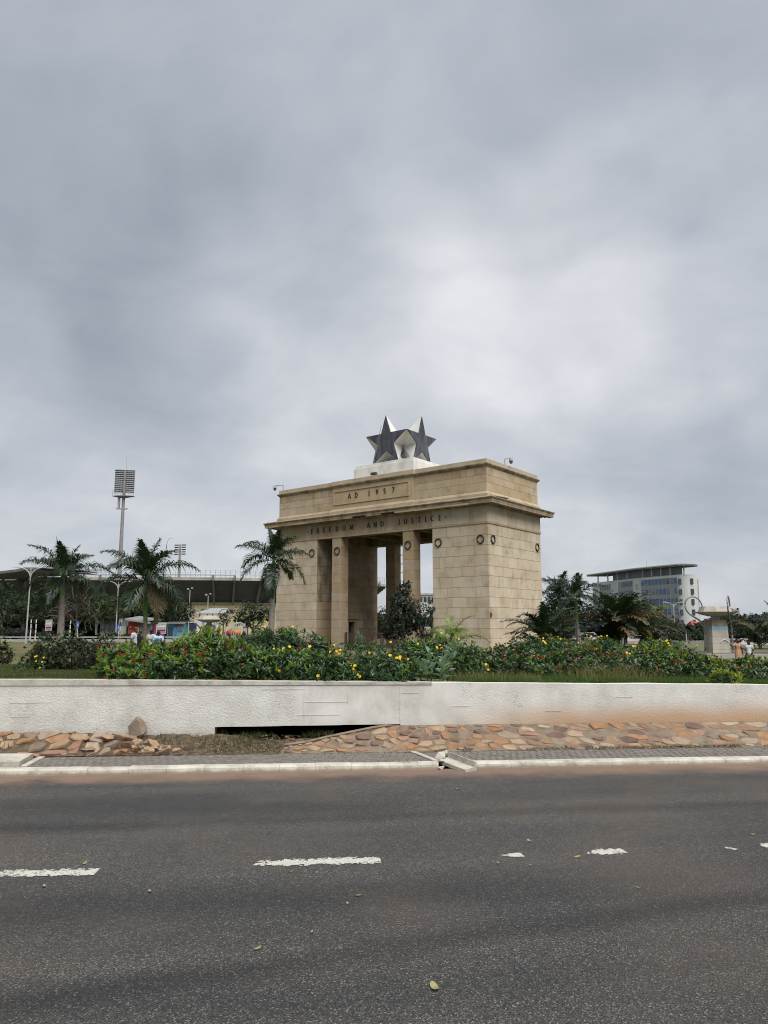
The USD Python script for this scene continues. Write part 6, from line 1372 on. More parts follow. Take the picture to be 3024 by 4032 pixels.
floodlight('floodlight_tower', 'smaller distant floodlight tower behind the stadium rim', 696, 330, 2187, 2142, 50, 5, 8, 2190, 1.3, 2, -.25)

# ------------------------------------------------------------------ street lamps
def street_lamp(label, u, Y, vtop, group=None, h=None):
    B0 = place(u, 2490, Y); B0[2] -= .2; z = hz(vtop, Y, u) - B0[2]; t = thing('street_lamp', label, 'street lamp', B0, 0, group)
    part(t, 'pole', MB().tube([(0, 0, 0), (0, 0, z * .5), (0, 0, z)], [.10, .08, .06], 8), MATS['lamp_white'], smooth=40)
    for sx in (-1, 1):
        a = np.linspace(0, 1, 7); p = np.stack([sx * (1.75 * a ** 1.5), 0 * a, z - 1.1 + 1.15 * (1 - (1 - a) ** 2.4)], 1); part(t, 'arm', MB().tube(p, np.linspace(.07, .05, 7), 6), MATS['lamp_white'], smooth=40)
        part(t, 'lamp_head', MB().frustum((sx * 1.45 - .38 + sx * .3, sx * 1.45 + .38 + sx * .3, -.13, .13), z + .01, (sx * 1.45 - .30 + sx * .3, sx * 1.45 + .30 + sx * .3, -.08, .08), z + .12), MATS['lamp_white'])
    part(t, 'strut', MB().bar((-.5, 0, z - .38), (.5, 0, z - .38), .05), MATS['lamp_white'])
street_lamp('white twin-armed street lamp at the far left', 104, 86, 2236)
street_lamp('white twin-armed street lamp behind the leftmost palms, in front of the stadium', 456, 110, 2290)
street_lamp('white twin-armed street lamp in front of the office block', 2658, 150, 2372)
b = place(645, 2480, 150); t = thing('tall_lamp', 'tall thin dark lamp post leaning behind the ringed palm', 'street lamp', b); z = hz(2118, 150)
part(t, 'pole', MB().tube([(-1.5, 0, 0), (-.6, 0, z * .6), (-.2, 0, z * .93)], [.14, .10, .07], 6), MATS['dark_metal']); part(t, 'arm', MB().tube([(-.2, 0, z * .93), (.1, 0, z * .985), (.6, 0, z), (1.3, 0, z)], [.06, .05, .05, .04], 5), MATS['galvanised'])
for u, v, Y, lab in ((815, 2345, 130, 'small twin-headed white lamp before the stands, above the left bowl monument'), (742, 2322, 130, 'small white lamp pole behind the fronds of the ringed palm')):
    b = place(u, 2480, Y); t = thing('small_lamp', lab, 'street lamp', b); z = hz(v, Y); part(t, 'pole', MB().tube([(0, 0, 0), (0, 0, z)], [.08, .06], 6), MATS['lamp_white'])
    for sx in (-1, 1): part(t, 'lamp_head', MB().box(sx * .35 - .16, sx * .35 + .16, -.12, .12, z + (.05 if sx < 0 else .22), z + (.30 if sx < 0 else .42)), MATS['lamp_white'])

# ------------------------------------------------------------------ kiosks across the road
def kiosk_box(t, name, u0, u1, v0, v1, Y, depth, m, dy=0.0):
    a, c = at(u0, v1, Y), at(u1, v0, Y); part(t, name, MB().box(a[0], c[0], Y + dy, Y + dy + depth, max(a[2], -.2), c[2]), MATS[m]); return a, c
t = thing('glass_kiosk', 'grey steel and glass pavilion across the road, left of the red kiosk', 'kiosk')
Yk = 116
kiosk_box(t, 'body', 392, 482, 2434, 2520, Yk, 6, 'grey_panel')
for k in range(4):
    u = 394 + k * 20; kiosk_box(t, 'pane', u, u + 18.5, 2436, 2454, Yk, .08, 'kiosk_glass', -.1); kiosk_box(t, 'pane', u, u + 18.5, 2456, 2484, Yk, .08, 'far_glass', -.1)
    kiosk_box(t, 'mullion', u + 18.5, u + 20, 2434, 2506, Yk, .2, 'dark_metal', -.22)
kiosk_box(t, 'flat_roof', 388, 486, 2430, 2434, Yk, 7, 'dark_metal', -.5)
a, c = at(470, 2480, Yk), at(487, 2434, Yk)
part(t, 'corner_panel', MB().add([(a[0], Yk - .4, c[2]), (c[0], Yk - .4, c[2]), (a[0] + .18, Yk - .4, (c[2] + a[2]) / 2 + .45), (a[0], Yk - .4, a[2] + .4), (a[0] + .45, Yk - .42, c[2] - .85)], [[0, 1, 4], [0, 4, 2], [0, 2, 3]]), MATS['white_paint'])
kiosk_box(t, 'plinth', 478, 508, 2466, 2512, Yk, 3, 'concrete', -1.2); kiosk_box(t, 'notice', 480, 488, 2468, 2486, Yk, .05, 'white_paint', -1.3)
for u in (386, 381): kiosk_box(t, 'post', u, u + 2.5, 2436, 2500, Yk, .2, 'lamp_white', -.6)
kiosk_box(t, 'rear_roof', 455, 500, 2410, 2416, Yk + 6, 6, 'roof_metal'); kiosk_box(t, 'rear_wall', 470, 494, 2416, 2440, Yk + 7, 4, 'grey_panel')
t = thing('red_kiosk', 'red painted kiosk with a grey sloping roof behind the men', 'kiosk')
kiosk_box(t, 'wall', 502, 548, 2448, 2520, 114, 5, 'red_paint'); kiosk_box(t, 'side_wall', 548, 600, 2448, 2520, 114.3, 5, 'grey_panel')
a, c = at(490, 2452, 113), at(562, 2438, 113); part(t, 'roof', MB().add([(a[0], 113, c[2] + .1), (c[0] + 1.2, 113, a[2] + .05), (c[0] + 1.2, 120, a[2] + .6), (a[0], 120, c[2] + .6), (a[0], 113, c[2] - .15), (c[0] + 1.2, 113, a[2] - .2)], [[0, 1, 2, 3], [4, 5, 1, 0]]), MATS['roof_metal'])
kiosk_box(t, 'painted_band', 510, 532, 2472, 2477, 114, .05, 'dark_panel', -.08); kiosk_box(t, 'painted_patch', 513, 517, 2464, 2473, 114, .05, 'yellow_paint', -.08)
b = MB()
for k in range(7): a, c = at(546 + k * 2.4, 2484, 113.8), at(546.8 + k * 2.4, 2455, 113.8); b.box(a[0], c[0], 113.8, 113.9, a[2], c[2])
part(t, 'window_bars', b, MATS['lamp_white'])
an = np.linspace(0, 2 * PI, 25); P0 = at(537, 2482, 113.6); part(t, 'painted_ring', MB().tube(np.stack([P0[0] + .32 * np.cos(an), np.full(25, 113.6), P0[2] + .45 * np.sin(an)], 1), .06, 5, cap=False), MATS['yellow_paint'])
t = thing('pink_kiosk', 'small pink patterned kiosk behind the ringed palm trunk', 'kiosk'); kiosk_box(t, 'wall', 580, 616, 2455, 2520, 115, 4, 'pink_paint'); kiosk_box(t, 'roof', 540, 604, 2440, 2445, 113.5, 6, 'roof_metal'); kiosk_box(t, 'window', 596, 608, 2470, 2482, 115, .06, 'dark_panel', -.1); kiosk_box(t, 'panel', 586, 592, 2460, 2500, 115, .06, 'white_paint', -.1)
t = thing('teal_kiosk', 'teal painted kiosk with a barred window and grey roof, right of the poster board', 'kiosk')
kiosk_box(t, 'wall', 656, 724, 2452, 2520, 113, 5, 'teal_paint'); a, c = at(654, 2452, 112.4), at(730, 2442, 112.4)
part(t, 'roof', MB().add([(a[0], 112.4, a[2]), (c[0], 112.4, a[2]), (c[0] - .3, 118, c[2] + .5), (a[0] + .6, 118, c[2] + .5), (a[0], 112.4, a[2] - .2), (c[0], 112.4, a[2] - .2)], [[0, 1, 2, 3], [4, 5, 1, 0]]), MATS['roof_metal'])
kiosk_box(t, 'panel', 686, 697, 2457, 2500, 113, .06, 'blue_paint', -.1); kiosk_box(t, 'shutter', 660, 682, 2470, 2512, 113, .06, 'dark_panel', -.1)
b = MB(); 
for k in range(9): a, c = at(700 + k * 2.3, 2482, 112.9), at(700.8 + k * 2.3, 2456, 112.9); b.box(a[0], c[0], 112.8, 112.9, a[2], c[2])
for k in range(6): a, c = at(700, 2457 + k * 5, 112.9), at(720, 2456 + k * 5, 112.9); b.box(a[0], c[0], 112.78, 112.84, a[2], c[2])
part(t, 'window_bars', b, MATS['lamp_white'])
t = thing('navy_cabinet', 'dark blue cabinet standing right of the teal kiosk', 'cabinet'); kiosk_box(t, 'body', 744, 768, 2453, 2500, 108, 1, 'navy'); kiosk_box(t, 'rim', 743, 769, 2450, 2453, 108, 1.1, 'silver_paint', -.05); kiosk_box(t, 'post', 740, 743.5, 2450, 2500, 107.9, .2, 'white_paint')
t = thing('blue_board', 'white and sky-blue hoarding behind the left bowl monument', 'hoarding'); kiosk_box(t, 'white_panel', 768, 862, 2436, 2478, 112, .3, 'white_paint'); kiosk_box(t, 'blue_panel', 796, 806, 2440, 2456, 112, .05, 'blue_tile', -.08); kiosk_box(t, 'blue_panel', 842, 850, 2442, 2470, 112, .05, 'blue_tile', -.08); kiosk_box(t, 'tan_base', 768, 862, 2478, 2500, 112, .3, 'cream_wall')
t = thing('shelter_roof', 'pale corrugated shelter roof in front of the cream stadium wall', 'shelter'); a, c = at(778, 2415, 128), at(892, 2401, 128)
part(t, 'roof_sheet', MB().add([(a[0], 126, a[2]), (c[0] + .2, 126, a[2]), (c[0] - .8, 133, c[2] + .4), (a[0] + 1, 133, c[2] + .4), (a[0], 126, a[2] - .12), (c[0] + .2, 126, a[2] - .12)], [[0, 1, 2, 3], [4, 5, 1, 0]]), MATS['galvanised'])
for u in (783, 835, 888): p = at(u, 2480, 128); part(t, 'post', MB().box(p[0] - .07, p[0] + .07, 127.9, 128.1, -.1, a[2]), MATS['lamp_white'])

# poster boards (two of the same print)
def poster(label, u0, u1, v0, v1, Y, tiltdeg):
    a, c = at(u0, v1, Y), at(u1, v0, Y); w, h = c[0] - a[0], c[2] - a[2]; g = float(terrain(a[0], Y)); B0 = np.array([(a[0] + c[0]) / 2, Y, g]); t = thing('poster_board', label, 'poster board', B0, tiltdeg); z0 = a[2] - g
    part(t, 'panel', MB().box(-w / 2, w / 2, -.03, .03, z0, z0 + h), MATS['white_paint'])
    fr = MB().box(-w / 2 - .06, -w / 2, -.06, .05, z0 - .06, z0 + h + .06).box(w / 2, w / 2 + .06, -.06, .05, z0 - .06, z0 + h + .06).box(-w / 2, w / 2, -.06, .05, z0 + h, z0 + h + .06).box(-w / 2, w / 2, -.06, .05, z0 - .06, z0); part(t, 'frame', fr, MATS['lamp_white'])
    for x in (-w * .38, w * .38): part(t, 'leg', MB().box(x - .05, x + .05, .031, .12, -.1, z0 + h * .4), MATS['dark_metal'])
    part(t, 'pink_band', MB().box(-w / 2 + .02, w / 2 - .02, -.045, -.031, z0 + .03, z0 + h * .17), MATS['pink_paint'])
    an = np.linspace(0, 2 * PI, 17); part(t, 'emblem', MB().tube(np.stack([-w * .30 + w * .11 * np.cos(an), np.full(17, -.05), z0 + h * .84 + w * .11 * np.sin(an)], 1), w * .022, 4, cap=False), MATS['grey_panel'])
    for k in range(5): x = -w * .38 + k * w * .19; part(t, 'portrait', MB().box(x - w * .07, x + w * .07, -.045, -.031, z0 + h * .42, z0 + h * .60), MATS['photo_mix'])
    for k in range(2): part(t, 'print_line', MB().box(-w * .12, w * .42, -.045, -.031, z0 + h * (.80 + .08 * k), z0 + h * (.835 + .08 * k)), MATS['grey_panel'])
    part(t, 'picture_band', MB().box(-w * .46, w * .46, -.045, -.031, z0 + h * .20, z0 + h * .36), MATS['dark_panel'])
poster('poster board with a pink base, left of the leftmost palm trunk', 179, 205, 2442, 2482, 99, -4)
poster('larger poster board with a pink base behind the men, right of the ringed palm', 617, 653, 2452, 2494, 88, 6)
def crossing(label, u, v0, v1, Y, extra=False):
    a, c = at(u - 5.2, v1, Y), at(u + 5.2, v0, Y); g = float(terrain(a[0], Y)); B0 = np.array([(a[0] + c[0]) / 2, Y, g]); w, h = c[0] - a[0], c[2] - a[2]; z0 = a[2] - g; t = thing('crossing_sign', label, 'road sign', B0)
    part(t, 'post', MB().tube([(0, .06, -.1), (0, .06, z0 + h * .9)], .045, 6), MATS['white_paint']); part(t, 'plate', MB().box(-w / 2, w / 2, -.02, .02, z0, z0 + h), MATS['sign_blue'])
    part(t, 'white_triangle', MB().prism([(-w * .36, z0 + h * .30), (w * .36, z0 + h * .30), (0, z0 + h * .88)], .022, .03, lambda q_: np.stack([q_[:, 0], -q_[:, 2], q_[:, 1]], 1)), MATS['white_paint'])
    part(t, 'walking_figure', MB().prism(sg.Point(0, z0 + h * .66).buffer(w * .055), .031, .036, lambda q_: np.stack([q_[:, 0], -q_[:, 2], q_[:, 1]], 1)).prism([(-w * .05, z0 + h * .62), (w * .05, z0 + h * .62), (w * .04, z0 + h * .48), (w * .13, z0 + h * .34), (w * .07, z0 + h * .34), (0, z0 + h * .44), (-w * .09, z0 + h * .34), (-w * .15, z0 + h * .34), (-w * .04, z0 + h * .48)], .031, .036, lambda q_: np.stack([q_[:, 0], -q_[:, 2], q_[:, 1]], 1)), MATS['dark_metal'])
crossing('blue pedestrian crossing sign right of the leftmost palm', 306, 2448, 2473, 92)
crossing('blue crossing sign in front of the glass kiosk', 467, 2459, 2481, 100)
for u, v, lab in ((141, 2442, 'white marker post left of the left poster board'), (276, 2446, 'white marker post left of the blue crossing sign'), (121, 2442, 'thin white marker post nearest the leftmost lamp')):
    b = place(u, 2480, 97); t = thing('marker_post', lab, 'post', b); z = hz(v, 97); part(t, 'shaft', MB().tube([(0, 0, 0), (0, 0, z)], .075, 8), MATS['white_paint'])
    for k in range(2): part(t, 'dark_band', MB().tube([(0, 0, z * (.55 + .25 * k)), (0, 0, z * (.60 + .25 * k))], .08, 8), MATS['dark_metal'])

# ------------------------------------------------------------------ bowl monuments
def tubes(pts, rad, n=40):
    from scipy.interpolate import CubicSpline
    p = np.array(pts, float); s = np.concatenate([[0], np.cumsum(np.linalg.norm(np.diff(p, axis=0), axis=1))]); c = CubicSpline(s, p); return c(np.linspace(0, s[-1], n)), rad
def bowl_monument(label, B0, rz, hgt, curls, sc=1.0):
    t = thing('bowl_monument', label, 'monument', B0, rz); k = hgt / 4.1
    def sq(prof): 
        b = MB()
        for (w0, z0), (w1, z1) in zip(prof[:-1], prof[1:]): b.frustum((-w0 * k, w0 * k, -w0 * k, w0 * k), z0 * k, (-w1 * k, w1 * k, -w1 * k, w1 * k), z1 * k)
        return b
    for z0, z1 in ((-.5, .62), (.632, 1.10), (1.112, 1.67), (1.682, 2.21)): w = lambda z: .76 - z * .05; part(t, 'pedestal_course', sq([(w(z0), z0), (w(z1), z1)]), MATS['monument_stone'])
    part(t, 'blue_band', sq([(.662, 2.215), (.655, 2.44)]), MATS['blue_tile']); part(t, 'cap_course', sq([(.645, 2.445), (.64, 2.75), (.60, 2.752), (.60, 2.93)]), MATS['weathered_stone'])
    part(t, 'neck', MB().lathe([(.58 * k, 2.93 * k), (.36 * k, 3.06 * k), (.28 * k, 3.16 * k), (.34 * k, 3.25 * k), (0, 3.25 * k)], 20), MATS['monument_stone'], smooth=40)
    part(t, 'bowl', MB().lathe([(0, 3.24 * k), (.45 * k, 3.25 * k), (1.0 * k, 3.38 * k), (1.56 * k, 3.58 * k), (1.58 * k, 3.62 * k), (1.30 * k, 3.63 * k)], 28), MATS['monument_stone'], smooth=30)
    part(t, 'bowl_rim', MB().lathe([(1.30 * k, 3.63 * k), (1.08 * k, 4.04 * k), (1.0 * k, 4.06 * k), (0, 4.06 * k)], 8, lambda v_: rotz(v_, 22.5)), MATS['monument_stone'])
    for a, bx, by in curls:
        c, s = math.cos(math.radians(a)), math.sin(math.radians(a)); P = [(.94, .1), (.92, 1.2), (.88, 1.8), (1.02, 2.5), (1.5, 3.05), (1.98, 3.34), (2.35, 3.72), (2.46, 4.15), (2.30, 4.60), (1.86, 4.85), (1.40, 4.72), (1.12, 4.40), (1.02, 4.05)]
        pts, _ = tubes([(((x - .92) * c + bx) * k, ((x - .92) * s + by) * k, z * k) for x, z in P], 0); part(t, 'curled_tube', MB().tube(pts, np.linspace(.075, .055, len(pts)) * k, 8), MATS['steel_tube'], smooth=40)
    return t
B0 = at(2823, 2545, 62); bz = -.45; top = hz(2386, 62, 2823)
bm = bowl_monument('stone pedestal with a wide stone bowl and curled steel tubes at the right', (B0[0], 62, bz), 4, (top - bz), ((180, -.92, 0), (-125, 1.05, -.5)))
# painted arc on the pedestal
an = np.linspace(.2, PI, 12); part(bm, 'faint_emblem', MB().tube(np.stack([.28 + .34 * np.cos(an) * 1.0, np.full(12, -.755), 1.15 + .25 * np.sin(an)], 1), .03, 4), MATS['star_white'])
B0 = at(822, 2500, 74); bz = -.3; top = hz(2423, 74, 822)
bowl_monument('stone bowl monument with two curled tubes across the garden, left of the arch', (B0[0], 74, bz), 0, top - bz, ((180, -.92, 0), (0, .92, 0)))

# round wire frame and playground balls
def ell(P, rx, ry, rz_, n=2): s_ = trimesh.creation.icosphere(n); return np.array(s_.vertices) * [rx, ry, rz_] + P, s_.faces
P0 = place(938, 2500, 72); t = thing('wire_dome', 'domed white wire garden frame left of the arch', 'garden frame', P0); Rw = 28 * 72 / FPX; zt = hz(2450, 72) - P0[2]
for k in range(9):
    a = k * PI / 9; x = np.linspace(0, PI, 13); part(t, 'hoop', MB().tube(np.stack([Rw * np.cos(x) * math.cos(a), Rw * np.cos(x) * math.sin(a), zt - Rw * .95 + Rw * .95 * np.sin(x)], 1), .022, 4), MATS['lamp_white'])
    for sx in (-1, 1): part(t, 'upright', MB().tube([(sx * Rw * math.cos(a), sx * Rw * math.sin(a), 0), (sx * Rw * math.cos(a), sx * Rw * math.sin(a), zt - Rw * .95)], .022, 4), MATS['lamp_white'])
for z in (.75,): x = np.linspace(0, 2 * PI, 25); part(t, 'ring', MB().tube(np.stack([Rw * np.cos(x), Rw * np.sin(x), np.full(25, zt * z)], 1), .022, 4, cap=False), MATS['lamp_white'])
P0 = place(961, 2500, 70); t = thing('light_post', 'short pale post in front of the wire frame', 'post', P0); z = hz(2455, 70) - P0[2]; part(t, 'shaft', MB().tube([(0, 0, 0), (0, 0, z)], .10, 8), MATS['lamp_white']); 
for k in range(3): part(t, 'dark_band', MB().tube([(0, 0, z * (.45 + .18 * k)), (0, 0, z * (.50 + .18 * k))], .105, 8), MATS['dark_metal'])
for u, v, r_, m, lab in ((905, 2492, 15, 'red_paint', 'big red playground sphere left of the wire frame'), (934, 2491, 14, 'orange_paint', 'big orange playground sphere inside the wire frame')):
    P0 = at(u, v, 74); R_ = r_ * 74 / FPX; t = thing('play_sphere', lab, 'play sphere', (P0[0], 74, P0[2] - R_ * .85)); v_, f_ = ell(np.array([0, 0, R_ * .85]), R_, R_, R_ * .85, 3); an = np.arctan2(v_[:, 1], v_[:, 0]); v_[:, :2] *= (1 - .07 * np.abs(np.sin(an * 5)))[:, None]; part(t, 'body', (v_, f_), MATS[m], smooth=True); part(t, 'stalk', MB().tube([(0, 0, R_ * 1.62), (.03, 0, R_ * 1.95)], [.06, .04], 6), MATS['crownshaft'])
    part(t, 'stand', MB().tube([(0, 0, -1.4), (0, 0, .1)], .07, 6), MATS['dark_metal'])
# scribbled banner beyond the arch opening
t = thing('banner', 'white and red banner with black scrawl beyond the right opening of the arch', 'banner'); a, c = at(1657, 2497, 88), at(1695, 2468, 88)
part(t, 'cloth', MB().box(a[0], c[0], 88, 88.08, a[2], c[2]), MATS['white_paint']); part(t, 'red_strip', MB().box(a[0], a[0] + .2, 87.93, 87.99, a[2], c[2]), MATS['red_paint'])
for k, (x, z) in enumerate(((.45, .65), (.62, .35), (.8, .7), (.75, .2))):
    an = np.linspace(0, 4.6 + k * .3, 12); part(t, 'scrawl', MB().tube(np.stack([a[0] + (c[0] - a[0]) * x + .16 * np.cos(an + k), np.full(12, 87.95), a[2] + (c[2] - a[2]) * z + .09 * np.sin(an + k)], 1), .025, 4), MATS['dark_metal'])
for x in (a[0] + .05, c[0] - .05): part(t, 'post', MB().box(x - .04, x + .04, 88.09, 88.17, -.6, c[2]), MATS['dark_metal'])

# ------------------------------------------------------------------ people
def person(label, P0, rz, h, joints, shirt, legs, skirt=None, extras=None, sleeves='short', scale=1.0, plaid=False):
    """joints: overrides of the standing pose, in metres for a height of 1.72, x to the figure's left-right, -y forwards"""
    J = dict(head=(0, -.02, 1.60), crown=(0, -.01, 1.655), chin=(0, -.06, 1.535), neck=(0, 0, 1.46), chest=(0, 0, 1.28), waist=(0, 0, 1.06), hip=(0, 0, .94), shl=(-.19, 0, 1.41), shr=(.19, 0, 1.41), ell=(-.25, .03, 1.12), elr=(.25, .03, 1.12), wrl=(-.24, -.06, .86), wrr=(.24, -.06, .86),
             hal=(-.24, -.09, .77), har=(.24, -.09, .77), hpl=(-.10, 0, .92), hpr=(.10, 0, .92), knl=(-.10, -.03, .50), knr=(.10, -.03, .50), anl=(-.11, .03, .09), anr=(.11, .03, .09), tol=(-.12, -.13, .03), tor=(.12, -.13, .03)); J.update(joints)
    Rr = dict(head=.098, crown=.085, chin=.055, neck=.056, chest=.135, waist=.118, hip=.135, shl=.07, shr=.07, ell=.045, elr=.045, wrl=.030, wrr=.030, hal=.036, har=.036, hpl=.09, hpr=.09, knl=.062, knr=.062, anl=.042, anr=.042, tol=.035, tor=.035)
    def bones(prs, grow=0.0, rover=None):
        man = None
        for chain in prs:
            vs = []
            for j in chain:
                s_ = trimesh.creation.icosphere(1, Rr[j] + grow); sc = np.array([1, .74, 1]) if j in ('chest', 'waist', 'hip') else np.ones(3); vs.append(np.array(s_.vertices) * sc + np.array(J[j]))
            m_h = m3.Manifold.hull_points(np.vstack(vs)); man = m_h if man is None else man + m_h
        me = man.to_mesh(); tm = trimesh.Trimesh(me.vert_properties[:, :3], me.tri_verts); tm = trimesh.Trimesh(*trimesh.remesh.subdivide_to_size(tm.vertices, tm.faces, .06), process=True); trimesh.smoothing.filter_taubin(tm, iterations=6); return tm.vertices * (h / 1.72), tm.faces
    body = [('head', 'crown'), ('head', 'chin'), ('head', 'neck'), ('neck', 'chest'), ('neck', 'shl', 'chest'), ('neck', 'shr', 'chest'), ('chest', 'waist'), ('waist', 'hip'), ('hip', 'hpl', 'hpr'), ('shl', 'ell'), ('ell', 'wrl'), ('wrl', 'hal'), ('shr', 'elr'), ('elr', 'wrr'), ('wrr', 'har'), ('hpl', 'knl'), ('knl', 'anl'), ('anl', 'tol'), ('hpr', 'knr'), ('knr', 'anr'), ('anr', 'tor')]
    t = thing('person', label, 'person', P0, rz); part(t, 'body', bones(body), MATS['skin'], smooth=True)
    top = [('neck', 'shl', 'chest'), ('neck', 'shr', 'chest'), ('chest', 'waist'), ('waist', 'hip')]
    for s_ in 'lr':
        e = np.array(J['el' + s_]); q_ = np.array(J['sh' + s_]); J['sl' + s_] = tuple(q_ * .42 + e * .58); Rr['sl' + s_] = .052; top.append(('sh' + s_, 'sl' + s_))
        if sleeves == 'long': top.append(('sl' + s_, 'el' + s_, )); top.append(('el' + s_, 'wr' + s_))
    Rr['neck'] = .04
    part(t, 'shirt', bones(top, .022), MATS[shirt], smooth=True)
    if skirt:
        b = MB().lathe([(.15, J['waist'][2] + .05), (.185, J['hip'][2]), (.20, .6), (.23, .10), (.20, .08)], 18, lambda v_: v_ * [1, .8, 1]); v_, f_ = b.get(); part(t, 'skirt', (v_ * (h / 1.72), f_), MATS[skirt], smooth=40)
    else: part(t, 'trousers', bones([('hip', 'hpl', 'hpr'), ('hpl', 'knl'), ('knl', 'anl'), ('hpr', 'knr'), ('knr', 'anr')], .02), MATS[legs], smooth=True)
    c, q_ = np.array(J['crown']), np.array(J['head']); hv, hf = ell(c + (0, .025, .012), .098, .105, .082, 2); part(t, 'hair', (hv * (h / 1.72), hf), MATS['hair'], smooth=True)
    fw = np.array(J['chin']) - np.array([J['head'][0], J['head'][1] - .0, J['chin'][2]]); yd = unit(np.array([fw[0], fw[1] - .001, 0])); sd = np.array([-yd[1], yd[0], 0]); fc = np.array(J['head'])
    b = MB()
    for s_ in (-1, 1): b.add(*ell(fc + yd * .092 + sd * .034 * s_ + (0, 0, .005), .012, .012, .008, 1))
    v_, f_ = b.get(); part(t, 'eyes', (v_ * (h / 1.72), f_), MATS['shirt_white'])
    b = MB().add(*ell(fc + yd * .104 + (0, 0, -.022), .014, .016, .022, 1)); v_, f_ = b.get(); part(t, 'nose', (v_ * (h / 1.72), f_), MATS['skin'])
    if plaid:
        for k in range(6): x = -.17 + k * .068; b = MB().tube([(x, -.135 + abs(x) * .35, .96), (x, -.155 + abs(x) * .35, 1.40)], .012, 4).tube([(x, .135 - abs(x) * .35, .96), (x, .155 - abs(x) * .35, 1.40)], .012, 4); v_, f_ = b.get(); part(t, 'check_line', (v_ * (h / 1.72), f_), MATS['navy'])
        for k in range(5): z = 1.0 + k * .085; x = np.linspace(0, 2 * PI, 17); b = MB().tube(np.stack([.168 * np.cos(x), .128 * np.sin(x), np.full(17, z)], 1), .012, 4, cap=False); v_, f_ = b.get(); part(t, 'check_line', (v_ * (h / 1.72), f_), MATS['navy'])
    if extras: extras(t, h / 1.72)
    return t
def stand(u, Y, vhead, h=1.72):
    P = at(u, vhead, Y); return np.array([P[0], Y, P[2] - h])
person('man in a white shirt facing right beside the ringed palm, with his arm bent', stand(535, 39.5, 2476), 62, 1.74, dict(elr=(.20, -.10, 1.12), wrr=(.12, -.32, 1.10), har=(.10, -.40, 1.10)), 'shirt_white', 'trousers')
person('man in black clothes and a dark cap in front of the ringed palm trunk', stand(553, 38.6, 2482), -50, 1.68, dict(head=(0, -.06, 1.57), crown=(0, -.04, 1.63), chin=(0, -.12, 1.52)), 'cloth_black', 'cloth_black', sleeves='long')
person('man in a white T-shirt seen from behind, right of the ringed palm', stand(597, 39.5, 2481), 160, 1.72, dict(ell=(-.27, -.02, 1.13), wrl=(-.20, -.22, 1.04), hal=(-.17, -.29, 1.02)), 'shirt_white', 'trousers')
person('man in a blue and white checked shirt, right of the man in the white T-shirt', stand(625, 39.0, 2484), 195, 1.68, dict(), 'plaid_blue', 'jeans', plaid=True)
person('dark-haired person looking over the bush below the left bowl monument', stand(829, 46, 2483), 180, 1.72, dict(), 'grey_cloth', 'trousers')
person('second dark-haired head left of it below the left bowl monument', stand(810, 47, 2484), 190, 1.70, dict(), 'cloth_black', 'trousers')
person('person in black clothes with a veil, standing before the wire frame', stand(961, 36, 2490, 1.62), 180, 1.62, dict(), 'cloth_black', 'cloth_black', skirt='cloth_black', sleeves='long')
def lady_extra(t, k):
    b = MB().tube([(-.52, -.12, 1.42), (-.545, -.14, 1.70)], .022, 6); v_, f_ = b.get(); part(t, 'held_phone', (v_ * k, f_), MATS['white_paint'])
person('woman in a long peach dress holding out a phone, right of the bowl monument', stand(2902, 43, 2516, 1.66), 4, 1.66, dict(ell=(-.34, -.06, 1.26), wrl=(-.46, -.10, 1.38), hal=(-.52, -.12, 1.45), head=(.02, -.04, 1.60), elr=(.26, .0, 1.13), wrr=(.27, -.02, .88), har=(.27, -.04, .79)), 'peach_cloth', 'peach_cloth', skirt='peach_cloth', extras=lady_extra)
P0 = at(2950, 2568, 50); sitz = P0[2] - .55
person('person in a white top sitting on the kerb right of the woman in peach', np.array([P0[0], 50, sitz]), 150, 1.70, dict(head=(0, -.12, 1.12), crown=(0, -.10, 1.18), chin=(0, -.18, 1.06), neck=(0, -.06, .98), chest=(0, -.03, .82), waist=(0, .02, .62), hip=(0, .05, .48), shl=(-.18, -.04, .93), shr=(.18, -.04, .93), ell=(-.26, -.14, .70), elr=(.26, -.14, .70), wrl=(-.15, -.34, .62), wrr=(.15, -.34, .62), hal=(-.10, -.40, .62), har=(.10, -.40, .62), hpl=(-.10, .0, .46), hpr=(.10, .0, .46), knl=(-.12, -.42, .50), knr=(.12, -.42, .50), anl=(-.12, -.40, .09), anr=(.12, -.40, .09), tol=(-.13, -.55, .03), tor=(.13, -.55, .03)), 'shirt_white', 'cloth_black')
solo('garden_bench', MB().box(-2.2, 2.4, -.02, .5, sitz - .1, sitz + .42), MATS['pale_kerb'], 'low pale concrete bench behind the woman in peach', 'bench', loc=(P0[0] - .6, 50.05, 0))
